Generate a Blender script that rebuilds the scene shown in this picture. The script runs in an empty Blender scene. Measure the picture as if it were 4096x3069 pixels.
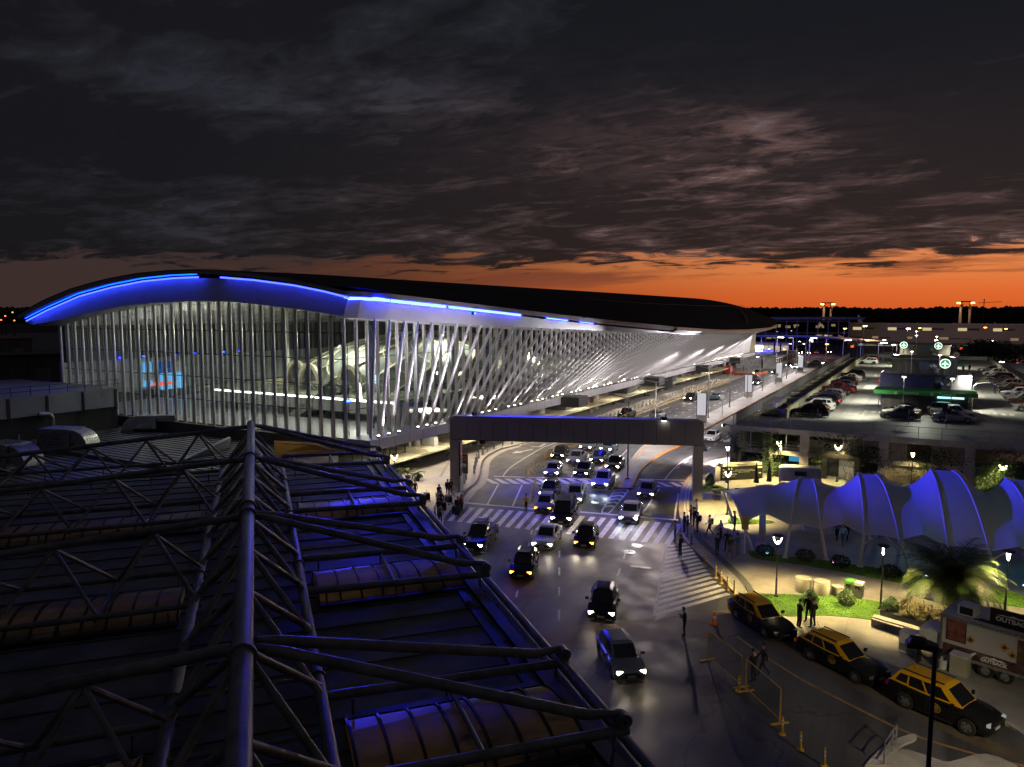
import bpy, bmesh, math, random
from mathutils import Vector, Matrix, Euler
random.seed(7)
R = math.radians
scene = bpy.context.scene
COL = scene.collection
PI = math.pi
# ------------------------------------------------------------------ survey
# camera station; at() turns a measured sight line into the ground point it hits
F = 2938.; CX = 2048.; CY = 1534.5; PITCH = R(5.53); YAW = R(29.3); H = 18.4
def ray(u, v):
    x = (u-CX)/F; y = -(v-CY)/F
    fy = math.cos(PITCH)+y*math.sin(PITCH); fz = -math.sin(PITCH)+y*math.cos(PITCH)
    return (x*math.cos(YAW)-fy*math.sin(YAW), x*math.sin(YAW)+fy*math.cos(YAW), fz)
def at(u, v, z=0.):
    d = ray(u, v); t = (z-H)/d[2]
    return (d[0]*t, d[1]*t, z)
def atX(u, v, X):
    d = ray(u, v); t = X/d[0]
    return (X, d[1]*t, H+d[2]*t)
def atY(u, v, Y):
    d = ray(u, v); t = Y/d[1]
    return (d[0]*t, Y, H+d[2]*t)
# ------------------------------------------------------------------ materials
def nt_mat(name):
    m = bpy.data.materials.new(name); m.use_nodes = True
    return m, m.node_tree.nodes, m.node_tree.links, m.node_tree.nodes['Principled BSDF']
def mat(name, col, rough=.6, metal=0., var=.25, scale=.6, bump=0., bscale=8., spec=.5, rvar=.12, coat=0., stretch=None, space='Object'):
    m, n, l, b = nt_mat(name)
    tc = n.new('ShaderNodeTexCoord'); src = tc.outputs['Object']
    if stretch:
        mp = n.new('ShaderNodeMapping'); mp.inputs['Scale'].default_value = stretch
        l.new(src, mp.inputs[0]); src = mp.outputs[0]
    nz = n.new('ShaderNodeTexNoise'); nz.inputs['Scale'].default_value = scale; nz.inputs['Detail'].default_value = 7; nz.inputs['Roughness'].default_value = .62
    l.new(src, nz.inputs['Vector'])
    cr = n.new('ShaderNodeMapRange'); cr.inputs['From Min'].default_value = .3; cr.inputs['From Max'].default_value = .7
    cr.inputs['To Min'].default_value = 1-var; cr.inputs['To Max'].default_value = 1+var
    l.new(nz.outputs['Fac'], cr.inputs['Value'])
    mx = n.new('ShaderNodeVectorMath'); mx.operation = 'SCALE'
    mx.inputs[0].default_value = col[:3]; l.new(cr.outputs[0], mx.inputs['Scale'])
    l.new(mx.outputs[0], b.inputs['Base Color'])
    rr = n.new('ShaderNodeMapRange'); rr.inputs['From Min'].default_value = .3; rr.inputs['From Max'].default_value = .7
    rr.inputs['To Min'].default_value = max(.02, rough-rvar); rr.inputs['To Max'].default_value = min(1, rough+rvar)
    l.new(nz.outputs['Fac'], rr.inputs['Value']); l.new(rr.outputs[0], b.inputs['Roughness'])
    b.inputs['Metallic'].default_value = metal
    b.inputs['Specular IOR Level'].default_value = spec
    b.inputs['Coat Weight'].default_value = coat; b.inputs['Coat Roughness'].default_value = .04
    if bump:
        n2 = n.new('ShaderNodeTexNoise'); n2.inputs['Scale'].default_value = bscale; n2.inputs['Detail'].default_value = 5
        l.new(src, n2.inputs['Vector'])
        bp = n.new('ShaderNodeBump'); bp.inputs['Strength'].default_value = bump; bp.inputs['Distance'].default_value = .05
        l.new(n2.outputs['Fac'], bp.inputs['Height']); l.new(bp.outputs[0], b.inputs['Normal'])
    return m
def emis(name, col, s):
    m = bpy.data.materials.new(name); m.use_nodes = True
    n = m.node_tree.nodes; n.clear()
    e = n.new('ShaderNodeEmission'); e.inputs[0].default_value = (*col, 1); e.inputs[1].default_value = s
    o = n.new('ShaderNodeOutputMaterial'); m.node_tree.links.new(e.outputs[0], o.inputs[0])
    return m
def glassy(name, tint=(.8, .85, .85), fac=.12, rough=.02):
    m = bpy.data.materials.new(name); m.use_nodes = True
    n = m.node_tree.nodes; l = m.node_tree.links; n.clear()
    t = n.new('ShaderNodeBsdfTransparent'); t.inputs[0].default_value = (*tint, 1)
    g = n.new('ShaderNodeBsdfGlossy'); g.inputs['Roughness'].default_value = rough; g.inputs[0].default_value = (.9, .95, 1, 1)
    lw = n.new('ShaderNodeLayerWeight'); lw.inputs[0].default_value = .25
    mr = n.new('ShaderNodeMapRange'); mr.inputs['To Min'].default_value = fac*.4; mr.inputs['To Max'].default_value = min(1, fac*4)
    l.new(lw.outputs['Fresnel'], mr.inputs[0])
    mx = n.new('ShaderNodeMixShader'); l.new(mr.outputs[0], mx.inputs[0]); l.new(t.outputs[0], mx.inputs[1]); l.new(g.outputs[0], mx.inputs[2])
    o = n.new('ShaderNodeOutputMaterial'); l.new(mx.outputs[0], o.inputs[0])
    return m
def asphalt(name, col, tint):
    m, n, l, b = nt_mat(name)
    tc = n.new('ShaderNodeTexCoord')
    def noise(s, d=6, r=.6):
        z = n.new('ShaderNodeTexNoise'); z.inputs['Scale'].default_value = s; z.inputs['Detail'].default_value = d; z.inputs['Roughness'].default_value = r
        l.new(tc.outputs['Object'], z.inputs['Vector']); return z.outputs['Fac']
    a = noise(.09, 8, .7); f = noise(14, 3); s = noise(.5, 5)
    mpn = n.new('ShaderNodeMapping'); mpn.inputs['Scale'].default_value = (1.3, .05, 1); mpn.inputs['Rotation'].default_value = (0, 0, -.2); l.new(tc.outputs['Object'], mpn.inputs[0])
    tn = n.new('ShaderNodeTexNoise'); tn.inputs['Scale'].default_value = .55; tn.inputs['Detail'].default_value = 4; l.new(mpn.outputs[0], tn.inputs['Vector'])
    mixf = n.new('ShaderNodeMath'); mixf.operation = 'MULTIPLY_ADD'; l.new(a, mixf.inputs[0]); mixf.inputs[1].default_value = .75; l.new(s, mixf.inputs[2])
    mr = n.new('ShaderNodeMapRange'); mr.inputs['From Min'].default_value = .55; mr.inputs['From Max'].default_value = 1.15; l.new(mixf.outputs[0], mr.inputs[0])
    m1 = n.new('ShaderNodeMix'); m1.data_type = 'RGBA'; m1.inputs[6].default_value = (*col, 1); m1.inputs[7].default_value = (*tint, 1); l.new(mr.outputs[0], m1.inputs[0])
    # cracks and tar repairs
    vo = n.new('ShaderNodeTexVoronoi'); vo.feature = 'DISTANCE_TO_EDGE'; vo.inputs['Scale'].default_value = .16
    ds = n.new('ShaderNodeTexNoise'); ds.inputs['Scale'].default_value = .6; ds.inputs['Detail'].default_value = 4; l.new(tc.outputs['Object'], ds.inputs['Vector'])
    va = n.new('ShaderNodeVectorMath'); va.operation = 'MULTIPLY_ADD'; l.new(ds.outputs['Color'], va.inputs[0]); va.inputs[1].default_value = (2.5, 2.5, 0); l.new(tc.outputs['Object'], va.inputs[2])
    l.new(va.outputs[0], vo.inputs['Vector'])
    ck = n.new('ShaderNodeMapRange'); ck.inputs['From Min'].default_value = .002; ck.inputs['From Max'].default_value = .012; ck.inputs['To Min'].default_value = .55; l.new(vo.outputs['Distance'], ck.inputs[0])
    gr = n.new('ShaderNodeMapRange'); gr.inputs['From Min'].default_value = .3; gr.inputs['From Max'].default_value = .75; gr.inputs['To Min'].default_value = .7; gr.inputs['To Max'].default_value = 1.35; l.new(f, gr.inputs[0])
    tl = n.new('ShaderNodeMapRange'); tl.inputs['From Min'].default_value = .35; tl.inputs['From Max'].default_value = .65; tl.inputs['To Min'].default_value = .55; tl.inputs['To Max'].default_value = 1.3; l.new(tn.outputs['Fac'], tl.inputs[0])
    p0_ = n.new('ShaderNodeMath'); p0_.operation = 'MULTIPLY'; l.new(ck.outputs[0], p0_.inputs[0]); l.new(tl.outputs[0], p0_.inputs[1])
    p = n.new('ShaderNodeMath'); p.operation = 'MULTIPLY'; l.new(p0_.outputs[0], p.inputs[0]); l.new(gr.outputs[0], p.inputs[1])
    sc = n.new('ShaderNodeVectorMath'); sc.operation = 'SCALE'; l.new(m1.outputs[2], sc.inputs[0]); l.new(p.outputs[0], sc.inputs['Scale'])
    l.new(sc.outputs[0], b.inputs['Base Color'])
    rg = n.new('ShaderNodeMapRange'); rg.inputs['From Min'].default_value = .3; rg.inputs['From Max'].default_value = .7; rg.inputs['To Min'].default_value = .42; rg.inputs['To Max'].default_value = .78; l.new(s, rg.inputs[0]); l.new(rg.outputs[0], b.inputs['Roughness'])
    bp = n.new('ShaderNodeBump'); bp.inputs['Strength'].default_value = .35; bp.inputs['Distance'].default_value = .02; l.new(f, bp.inputs['Height']); l.new(bp.outputs[0], b.inputs['Normal'])
    return m
def slabs(name, col, sx=1.2, sy=1.2, grout=.55, var=.2):
    m, n, l, b = nt_mat(name)
    tc = n.new('ShaderNodeTexCoord')
    br = n.new('ShaderNodeTexBrick'); br.offset = 0; br.inputs['Scale'].default_value = 1
    br.inputs['Brick Width'].default_value = sx; br.inputs['Row Height'].default_value = sy; br.inputs['Mortar Size'].default_value = .012
    br.inputs['Color1'].default_value = (*col, 1); br.inputs['Color2'].default_value = (*[c*.9 for c in col], 1); br.inputs['Mortar'].default_value = (*[c*grout for c in col], 1)
    l.new(tc.outputs['Object'], br.inputs['Vector'])
    nz = n.new('ShaderNodeTexNoise'); nz.inputs['Scale'].default_value = .35; nz.inputs['Detail'].default_value = 9; nz.inputs['Roughness'].default_value = .7; l.new(tc.outputs['Object'], nz.inputs['Vector'])
    mr = n.new('ShaderNodeMapRange'); mr.inputs['From Min'].default_value = .3; mr.inputs['From Max'].default_value = .7; mr.inputs['To Min'].default_value = 1-var; mr.inputs['To Max'].default_value = 1+var; l.new(nz.outputs['Fac'], mr.inputs[0])
    sc = n.new('ShaderNodeVectorMath'); sc.operation = 'SCALE'; l.new(br.outputs['Color'], sc.inputs[0]); l.new(mr.outputs[0], sc.inputs['Scale']); l.new(sc.outputs[0], b.inputs['Base Color'])
    b.inputs['Roughness'].default_value = .55
    return m
M = {}
M['asphalt'] = asphalt('asphalt', (.055, .053, .055), (.1, .098, .1))
M['paving'] = slabs('paving', (.32, .3, .27), 1.0, 1.0)
M['plaza'] = slabs('plaza_concrete', (.33, .31, .27), 3.2, 3.2, .6, .38)
M['deck'] = slabs('deck_concrete', (.34, .34, .33), 6, 7.5, .7, .3)
M['conc'] = mat('concrete', (.36, .34, .31), .8, var=.35, scale=.7, bump=.25, bscale=6)
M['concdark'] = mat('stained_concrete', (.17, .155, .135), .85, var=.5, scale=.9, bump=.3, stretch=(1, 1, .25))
M['kerb'] = mat('kerb_stone', (.42, .38, .33), .7, var=.3, scale=1.5)
M['okerb'] = mat('orange_kerb_paint', (.62, .25, .06), .6, var=.35, scale=2)
M['white'] = mat('road_paint_white', (.66, .65, .62), .6, var=.35, scale=2.5)
M['ypaint'] = mat('road_paint_ochre', (.3, .18, .06), .65, var=.4, scale=2)
M['rpaint'] = mat('rumble_band', (.16, .1, .07), .65, var=.4, scale=1.2)
M['earth'] = mat('earth', (.035, .04, .025), .9, var=.5, scale=.05)
M['grassbase'] = mat('lawn_soil', (.09, .2, .02), .9, var=.5, scale=1.2)
M['blade'] = mat('grass_blade', (.14, .3, .03), .7, var=.5, scale=1.5)
M['whitemetal'] = mat('white_metal', (.75, .74, .76), .38, .15, var=.06, scale=.5)
M['panel'] = mat('pale_cladding', (.6, .59, .62), .42, .25, var=.08, scale=.4)
M['roofskin'] = mat('dark_roof_sheet', (.04, .04, .044), .85, 0, spec=.15, var=.25, scale=.25, stretch=(.3, 1, 1))
M['steel'] = mat('brushed_steel', (.5, .5, .5), .3, .9, var=.15, scale=2)
M['greysteel'] = mat('grey_steel', (.3, .3, .3), .45, .5, var=.2, scale=1.5)
M['darkmetal'] = mat('dark_metal', (.035, .035, .04), .45, .4, var=.3, scale=2)
M['black'] = mat('black_plastic', (.012, .012, .013), .45, var=.2, scale=3)
M['gantry'] = mat('gantry_sheet', (.28, .25, .235), .45, .3, var=.15, scale=.4)
M['gantrytop'] = mat('gantry_top_sheet', (.6, .6, .6), .4, .1, var=.15, scale=.6)
M['pipe'] = mat('painted_pipe', (.18, .178, .165), .5, .1, var=.55, scale=1.2, bump=.15, bscale=10)
M['olddeck'] = mat('old_roof_sheet', (.15, .15, .15), .75, .0, spec=.2, var=.45, scale=.5, bump=.1)
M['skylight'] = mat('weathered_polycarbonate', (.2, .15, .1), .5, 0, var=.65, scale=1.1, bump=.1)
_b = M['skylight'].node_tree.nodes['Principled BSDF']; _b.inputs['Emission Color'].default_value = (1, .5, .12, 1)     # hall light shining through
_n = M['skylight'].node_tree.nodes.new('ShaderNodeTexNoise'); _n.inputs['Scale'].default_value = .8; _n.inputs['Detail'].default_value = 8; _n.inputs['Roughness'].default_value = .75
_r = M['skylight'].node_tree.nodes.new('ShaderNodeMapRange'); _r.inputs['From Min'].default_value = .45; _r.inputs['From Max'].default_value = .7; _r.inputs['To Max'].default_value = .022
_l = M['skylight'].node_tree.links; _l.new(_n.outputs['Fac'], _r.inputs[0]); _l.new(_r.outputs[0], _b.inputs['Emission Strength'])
M['glass'] = glassy('facade_glass')
M['shopglass'] = glassy('shop_glass', (.3, .33, .34), .2)
M['carglass'] = mat('car_glass', (.008, .009, .011), .06, 0, var=.1, spec=.8, rvar=.02)
M['tyre'] = mat('tyre_rubber', (.014, .014, .014), .8, var=.2, scale=6)
M['rim'] = mat('alloy_rim', (.45, .45, .46), .3, .85, var=.1, scale=6)
M['plate'] = mat('number_plate', (.6, .6, .6), .4, var=.1)
M['ymetal'] = mat('yellow_tube', (.55, .34, .03), .5, var=.3, scale=3)
M['orange'] = mat('orange_plastic', (.75, .16, .03), .5, var=.15, scale=4)
M['leaf'] = mat('bush_leaf', (.05, .1, .025), .6, var=.6, scale=4)
M['palmleaf'] = mat('palm_leaf', (.06, .09, .02), .55, var=.5, scale=2)
M['darkleaf'] = mat('dark_foliage', (.03, .045, .02), .8, var=.5, scale=.8)
M['bark'] = mat('bark', (.1, .07, .045), .9, var=.4, scale=4, bump=.5)
M['membrane'] = mat('tent_membrane', (.62, .6, .57), .6, var=.12, scale=.5)
M['green'] = mat('sign_green', (.03, .3, .06), .5, var=.08)
M['red'] = mat('red_paint', (.55, .03, .03), .4, var=.15)
M['galv'] = mat('galvanised_duct', (.5, .5, .51), .34, .85, var=.25, scale=3, bump=.03, bscale=3)
M['acwhite'] = mat('appliance_white', (.55, .55, .53), .5, var=.2)
M['innerwhite'] = mat('interior_white', (.7, .72, .7), .55, var=.06)
M['innerfloor'] = mat('interior_floor', (.66, .62, .42), .3, var=.1, scale=.3)
M['innerdark'] = mat('interior_grey_wall', (.07, .075, .075), .7, var=.35, scale=.3, stretch=(1, 1, .1))
M['innergrey'] = mat('interior_panel', (.42, .44, .42), .6, var=.15, scale=.3)
M['cream'] = mat('cream_rib', (.7, .66, .5), .5, var=.06)
M['yellowwall'] = mat('ochre_wall', (.55, .38, .14), .7, var=.15, scale=.4)
M['bluewall'] = mat('blue_hoarding', (.12, .14, .3), .6, var=.2)
E_ = {}
E_['blue'] = emis('blue_led', (.006, .012, 1), 110)
E_['archblue'] = emis('blue_led_arch', (.03, .05, 1), 8)
E_['cyan'] = emis('cyan_led', (.002, .06, 1), 8)
E_['bluespot'] = emis('blue_spot_led', (.01, .03, 1), 40)
E_['white'] = emis('white_led', (1, .96, .9), 14)
E_['warm'] = emis('warm_led', (1, .85, .6), 16)
E_['garden'] = emis('garden_lamp_led', (1, .86, .55), 22)
E_['head'] = emis('headlight_warm', (1, .82, .55), 45)
E_['headw'] = emis('headlight_white', (.85, .95, 1), 55)
E_['drl'] = emis('daylight_lamp', (.8, .95, 1), 22)
E_['amber'] = emis('amber_lamp', (1, .3, .03), 12)
E_['tail'] = emis('tail_lamp', (1, .02, .02), 4)
E_['taildim'] = emis('tail_lamp_dim', (1, .03, .03), .05)
E_['sodium'] = emis('sodium_lamp', (1, .4, .06), 18)
E_['far'] = emis('far_white_lamp', (1, .92, .75), 30)
E_['window'] = emis('lit_window', (1, .8, .42), .6)
E_['windowdim'] = emis('dim_window', (1, .72, .36), .22)
E_['signgreen'] = emis('green_disc', (.01, .42, .12), 1.1)
E_['signwhite'] = emis('white_disc', (.9, 1, .92), 2.2)
E_['redsign'] = emis('red_screen', (1, .08, .03), 2.2)
E_['screenblue'] = emis('blue_screen', (.15, .55, 1), 1.6)
E_['screencyan'] = emis('cyan_screen', (.5, 1, .95), 1.6)
E_['adblue'] = emis('advert_blue', (.02, .1, .4), .9)
E_['adpale'] = emis('advert_pale', (.6, .6, .55), .45)
E_['totem'] = emis('blank_lightbox', (.82, .8, .86), .68)
E_['orange'] = emis('orange_screen', (1, .35, .1), 1.0)
# ------------------------------------------------------------------ mesh builder
class MB:
    def __init__(s): s.v = []; s.f = []; s.m = []; s.k = 0
    def add(s, vs, fs, k=None):
        o = len(s.v); s.v += [tuple(p) for p in vs]
        s.f += [tuple(i+o for i in f) for f in fs]; s.m += [s.k if k is None else k]*len(fs)
        return s
    def box(s, c, d, rz=0., k=None, M4=None):
        x, y, z = d[0]/2, d[1]/2, d[2]/2
        vs = [Vector(p) for p in ((-x,-y,-z),(x,-y,-z),(x,y,-z),(-x,y,-z),(-x,-y,z),(x,-y,z),(x,y,z),(-x,y,z))]
        if M4 is not None: vs = [M4 @ p for p in vs]
        elif rz:
            m = Matrix.Rotation(rz, 3, 'Z'); vs = [m @ p for p in vs]
        vs = [p+Vector(c) for p in vs]
        return s.add(vs, [(0,3,2,1),(4,5,6,7),(0,1,5,4),(1,2,6,5),(2,3,7,6),(3,0,4,7)], k)
    def bar(s, a, b, w, h, k=None, up=(0, 0, 1)):
        a = Vector(a); b = Vector(b); d = (b-a); L = d.length; d.normalize()
        y = Vector(up).cross(d)
        if y.length < 1e-4: y = Vector((1, 0, 0)).cross(d)
        y.normalize(); z = d.cross(y)
        vs = [p+y*i*w/2+z*j*h/2 for p in (a, b) for (i, j) in ((-1,-1),(1,-1),(1,1),(-1,1))]
        return s.add(vs, [(0,3,2,1),(4,5,6,7),(0,1,5,4),(1,2,6,5),(2,3,7,6),(3,0,4,7)], k)
    def tube(s, a, b, r, n=10, r2=None, k=None, caps=True):
        a = Vector(a); b = Vector(b); d = (b-a).normalized()
        x = d.orthogonal().normalized(); y = d.cross(x); r2 = r if r2 is None else r2
        vs = [a+(x*math.cos(2*PI*i/n)+y*math.sin(2*PI*i/n))*r for i in range(n)]+[b+(x*math.cos(2*PI*i/n)+y*math.sin(2*PI*i/n))*r2 for i in range(n)]
        fs = [(i, (i+1) % n, n+(i+1) % n, n+i) for i in range(n)]
        if caps: fs += [tuple(range(n))[::-1], tuple(range(n, 2*n))]
        return s.add(vs, fs, k)
    def path(s, pts, r, n=8, k=None):
        for a, b in zip(pts, pts[1:]): s.tube(a, b, r, n, k=k)
        return s
    def lathe(s, prof, n=16, c=(0, 0, 0), k=None, axis='z'):
        vs = []
        for (r, z) in prof:
            for i in range(n):
                a = 2*PI*i/n
                p = (r*math.cos(a), r*math.sin(a), z)
                if axis == 'y': p = (p[0], p[2], p[1])
                if axis == 'x': p = (p[2], p[0], p[1])
                vs.append((p[0]+c[0], p[1]+c[1], p[2]+c[2]))
        fs = [(j*n+i, j*n+(i+1) % n, (j+1)*n+(i+1) % n, (j+1)*n+i) for j in range(len(prof)-1) for i in range(n)]
        if abs(prof[0][0]-prof[-1][0]) > 1e-6 or prof[0][0] < .04: fs += [tuple(range(n))[::-1], tuple(range((len(prof)-1)*n, len(prof)*n))]
        return s.add(vs, fs, k)
    def loft(s, rings, closed=False, k=None):
        n = len(rings[0]); vs = [p for r in rings for p in r]
        fs = []
        for j in range(len(rings)-1):
            for i in range(n if closed else n-1):
                fs.append((j*n+i, j*n+(i+1) % n, (j+1)*n+(i+1) % n, (j+1)*n+i))
        return s.add(vs, fs, k)
    def prism(s, poly, z0, z1, k=None):
        n = len(poly)
        vs = [(p[0], p[1], z0) for p in poly]+[(p[0], p[1], z1) for p in poly]
        fs = [tuple(range(n))[::-1], tuple(range(n, 2*n))]+[(i, (i+1) % n, n+(i+1) % n, n+i) for i in range(n)]
        return s.add(vs, fs, k)
    def flat(s, poly, z, k=None):
        return s.add([(p[0], p[1], z) for p in poly], [tuple(range(len(poly)))], k)
    def mesh(s, name, mats, smooth=False):
        me = bpy.data.meshes.new(name); me.from_pydata(s.v, [], s.f)
        for m in (mats if isinstance(mats, (list, tuple)) else [mats]): me.materials.append(m)
        me.polygons.foreach_set('material_index', s.m)
        bm = bmesh.new(); bm.from_mesh(me); bmesh.ops.recalc_face_normals(bm, faces=bm.faces); bm.to_mesh(me); bm.free()
        if smooth:
            me.polygons.foreach_set('use_smooth', [True]*len(me.polygons))
            try: me.set_sharp_from_angle(angle=R(38))
            except Exception: pass
        me.update()
        return me
    def build(s, name, mats, parent=None, smooth=False):
        return link(name, s.mesh(name, mats, smooth), parent)
def link(name, data, parent=None, loc=None, rot=None):
    o = bpy.data.objects.new(name, data); COL.objects.link(o)
    if parent: o.parent = parent
    if loc: o.location = loc
    if rot: o.rotation_euler = rot
    return o
def tag(o, label=None, cat=None, group=None, kind=None):
    if label: o['label'] = label
    if cat: o['category'] = cat
    if group: o['group'] = group
    if kind: o['kind'] = kind
    return o
def thing(name, label, cat, loc=(0, 0, 0), rz=0, group=None):
    o = link(name, None, None, loc, (0, 0, rz)); o.empty_display_size = .2
    return tag(o, label, cat, group)
def struct(o): return tag(o, kind='structure')
def dup(root, loc, rz=0, label=None, parent=None):
    def cp(o, par):
        c = o.copy(); COL.objects.link(c)
        if par: c.parent = par
        for ch in o.children: cp(ch, c)
        return c
    c = cp(root, parent); c.location = loc; c.rotation_euler = (0, 0, rz)
    if label: c['label'] = label
    return c
_fonts = {}
def text_mesh(txt, size, bold=0., ext=.004):
    cu = bpy.data.curves.new('t', 'FONT'); cu.body = txt; cu.size = size; cu.extrude = ext; cu.align_x = 'CENTER'; cu.align_y = 'CENTER'; cu.offset = bold; cu.resolution_u = 2
    o = bpy.data.objects.new('t', cu); COL.objects.link(o)
    dg = bpy.context.evaluated_depsgraph_get()
    me = bpy.data.meshes.new_from_object(o.evaluated_get(dg))
    bpy.data.objects.remove(o); bpy.data.curves.remove(cu)
    return me
def lettering(name, txt, size, m, parent, loc, rot, bold=0.):
    me = text_mesh(txt, size, bold); me.materials.clear(); me.materials.append(m)
    return link(name, me, parent, loc, rot)
def spot(loc, target, watts, col=(1, 1, 1), ang=90, blend=.5, rad=.1, parent=None):
    L = bpy.data.lights.new('lamp', 'SPOT'); L.energy = watts; L.color = col; L.spot_size = R(ang); L.spot_blend = blend; L.shadow_soft_size = rad
    o = bpy.data.objects.new('lamp', L); COL.objects.link(o)
    d = Vector(target)-Vector(loc); o.rotation_euler = d.to_track_quat('-Z', 'Y').to_euler(); o.location = loc
    return o
def point(loc, watts, col=(1, 1, 1), rad=.15):
    L = bpy.data.lights.new('lamp', 'POINT'); L.energy = watts; L.color = col; L.shadow_soft_size = rad
    o = bpy.data.objects.new('lamp', L); COL.objects.link(o); o.location = loc
    return o
# ------------------------------------------------------------------ camera
cam = bpy.data.cameras.new('camera'); camo = bpy.data.objects.new('camera', cam); COL.objects.link(camo)
cam.sensor_width = 36; cam.sensor_fit = 'HORIZONTAL'; cam.lens = 36*F/4096; cam.clip_start = .5; cam.clip_end = 20000
camo.location = (0, 0, H); camo.rotation_euler = (PI/2-PITCH, 0, YAW); scene.camera = camo
# ------------------------------------------------------------------ sky
def build_world():
    w = bpy.data.worlds.new('World'); scene.world = w; w.use_nodes = True
    n = w.node_tree.nodes; l = w.node_tree.links; n.clear()
    def val(x):
        return x
    def mth(op, a, b=None, c=None, clamp=False):
        q = n.new('ShaderNodeMath'); q.operation = op; q.use_clamp = clamp
        for i, x in enumerate((a, b, c)):
            if x is None: continue
            if isinstance(x, (int, float)): q.inputs[i].default_value = x
            else: l.new(x, q.inputs[i])
        return q.outputs[0]
    def sstep(x, a, b, lo=0., hi=1.):
        q = n.new('ShaderNodeMapRange'); q.interpolation_type = 'SMOOTHSTEP'
        l.new(x, q.inputs['Value']); q.inputs['From Min'].default_value = a; q.inputs['From Max'].default_value = b
        q.inputs['To Min'].default_value = lo; q.inputs['To Max'].default_value = hi
        return q.outputs[0]
    def mixc(f, a, b):
        q = n.new('ShaderNodeMix'); q.data_type = 'RGBA'; l.new(f, q.inputs[0])
        for i, x in ((6, a), (7, b)):
            if isinstance(x, tuple): q.inputs[i].default_value = (*x, 1)
            else: l.new(x, q.inputs[i])
        return q.outputs[2]
    def scalec(c, f):
        q = n.new('ShaderNodeVectorMath'); q.operation = 'SCALE'; l.new(c, q.inputs[0])
        if isinstance(f, (int, float)): q.inputs['Scale'].default_value = f
        else: l.new(f, q.inputs['Scale'])
        return q.outputs[0]
    tc = n.new('ShaderNodeTexCoord'); sp = n.new('ShaderNodeSeparateXYZ'); l.new(tc.outputs['Generated'], sp.inputs[0])
    x, y, z = sp.outputs
    hyp = mth('SQRT', mth('ADD', mth('MULTIPLY', x, x), mth('MULTIPLY', y, y)))
    hyp = mth('MAXIMUM', hyp, .001)
    el = mth('MAXIMUM', mth('DIVIDE', z, hyp), 0.)                 # tangent of elevation
    sa = R(16)
    az = mth('DIVIDE', mth('ADD', mth('MULTIPLY', x, math.sin(sa)), mth('MULTIPLY', y, math.cos(sa))), hyp)   # 1 towards the sunset
    # cloud-deck coordinates
    zz = mth('ADD', el, .09)
    cx = mth('DIVIDE', mth('DIVIDE', x, hyp), zz); cy = mth('DIVIDE', mth('DIVIDE', y, hyp), zz)
    def noise(sx, sy, sc, det, rough, dist=0., off=0.):
        cb = n.new('ShaderNodeCombineXYZ'); l.new(mth('MULTIPLY_ADD', cx, sx, off), cb.inputs[0]); l.new(mth('MULTIPLY_ADD', cy, sy, off*.7), cb.inputs[1]); cb.inputs[2].default_value = off
        q = n.new('ShaderNodeTexNoise'); l.new(cb.outputs[0], q.inputs['Vector']); q.inputs['Scale'].default_value = sc; q.inputs['Detail'].default_value = det; q.inputs['Roughness'].default_value = rough; q.inputs['Distortion'].default_value = dist
        return q.outputs['Fac']
    big = noise(1, 1, SKY['big'], 9, .55, .6, SKY['off'])
    fine = noise(.8, 1.1, SKY['fine'], 11, .6, .9, SKY['off2'])
    crisp = noise(.7, 1.2, 7.5, 9, .66, .6, 5.1)
    # edge of the deck: the clear band below it
    edge = mth('ADD', el, mth('MULTIPLY', mth('SUBTRACT', fine, .5), .1))
    edge = mth('ADD', edge, mth('MULTIPLY', mth('SUBTRACT', big, .5), .05))
    deck = sstep(edge, .057, .073)
    # blob of thin cloud towards the upper right, dark masses elsewhere
    def blob(u, v, w, h):
        d = Vector(ray(u, v)).normalized(); hy = math.hypot(d.x, d.y)
        a0 = math.atan2(d.x, d.y); e0 = d.z/hy
        azang = mth('ARCTAN2', x, y)
        p = mth('DIVIDE', mth('SUBTRACT', azang, a0), w); q = mth('DIVIDE', mth('SUBTRACT', el, e0), h)
        r = mth('ADD', mth('MULTIPLY', p, p), mth('MULTIPLY', q, q))
        return mth('POWER', 2.718, mth('MULTIPLY', r, -1.))
    b1 = blob(2750, 610, .22, .055); b2 = blob(2150, 420, .33, .09); b3 = blob(3500, 170, .42, .13); b4 = blob(700, 620, .35, .045); b5 = blob(900, 350, .35, .04); b6 = blob(3300, 730, .25, .02)
    thick = mth('ADD', mth('ADD', mth('MULTIPLY', big, .62), mth('MULTIPLY', fine, .6)), mth('MULTIPLY', mth('SUBTRACT', crisp, .5), .36))          # ~.3 .. .85
    thick = mth('SUBTRACT', thick, mth('MULTIPLY', b1, .06))
    thick = mth('SUBTRACT', thick, mth('MULTIPLY', b2, .07))
    thick = mth('SUBTRACT', thick, mth('MULTIPLY', b6, .1))
    thick = mth('ADD', thick, mth('MULTIPLY', b3, .22))
    thick = mth('ADD', thick, mth('MULTIPLY', b4, .12))
    thick = mth('SUBTRACT', thick, mth('MULTIPLY', b5, .06))
    opn = sstep(thick, .545, .43)                                   # holes in the deck
    lit = sstep(thick, .66, .52)                                  # thin cloud catches light
    # clear sky
    cr = n.new('ShaderNodeValToRGB'); l.new(mth('MULTIPLY', el, 2.), cr.inputs[0])
    els = cr.color_ramp.elements
    els[0].position = 0; els[0].color = (.62, .1, .018, 1); els[1].position = 1; els[1].color = (.03, .036, .055, 1)
    for p, c in ((.05, (.68, .13, .028)), (.11, (.72, .21, .06)), (.18, (.66, .22, .09)), (.26, (.42, .18, .11)), (.38, (.2, .14, .14)), (.6, (.1, .095, .12))):
        e = els.new(p); e.color = (*c, 1)
    azf = sstep(az, -.1, 1.02)
    azf2 = mth('POWER', azf, 3.4)
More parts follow.
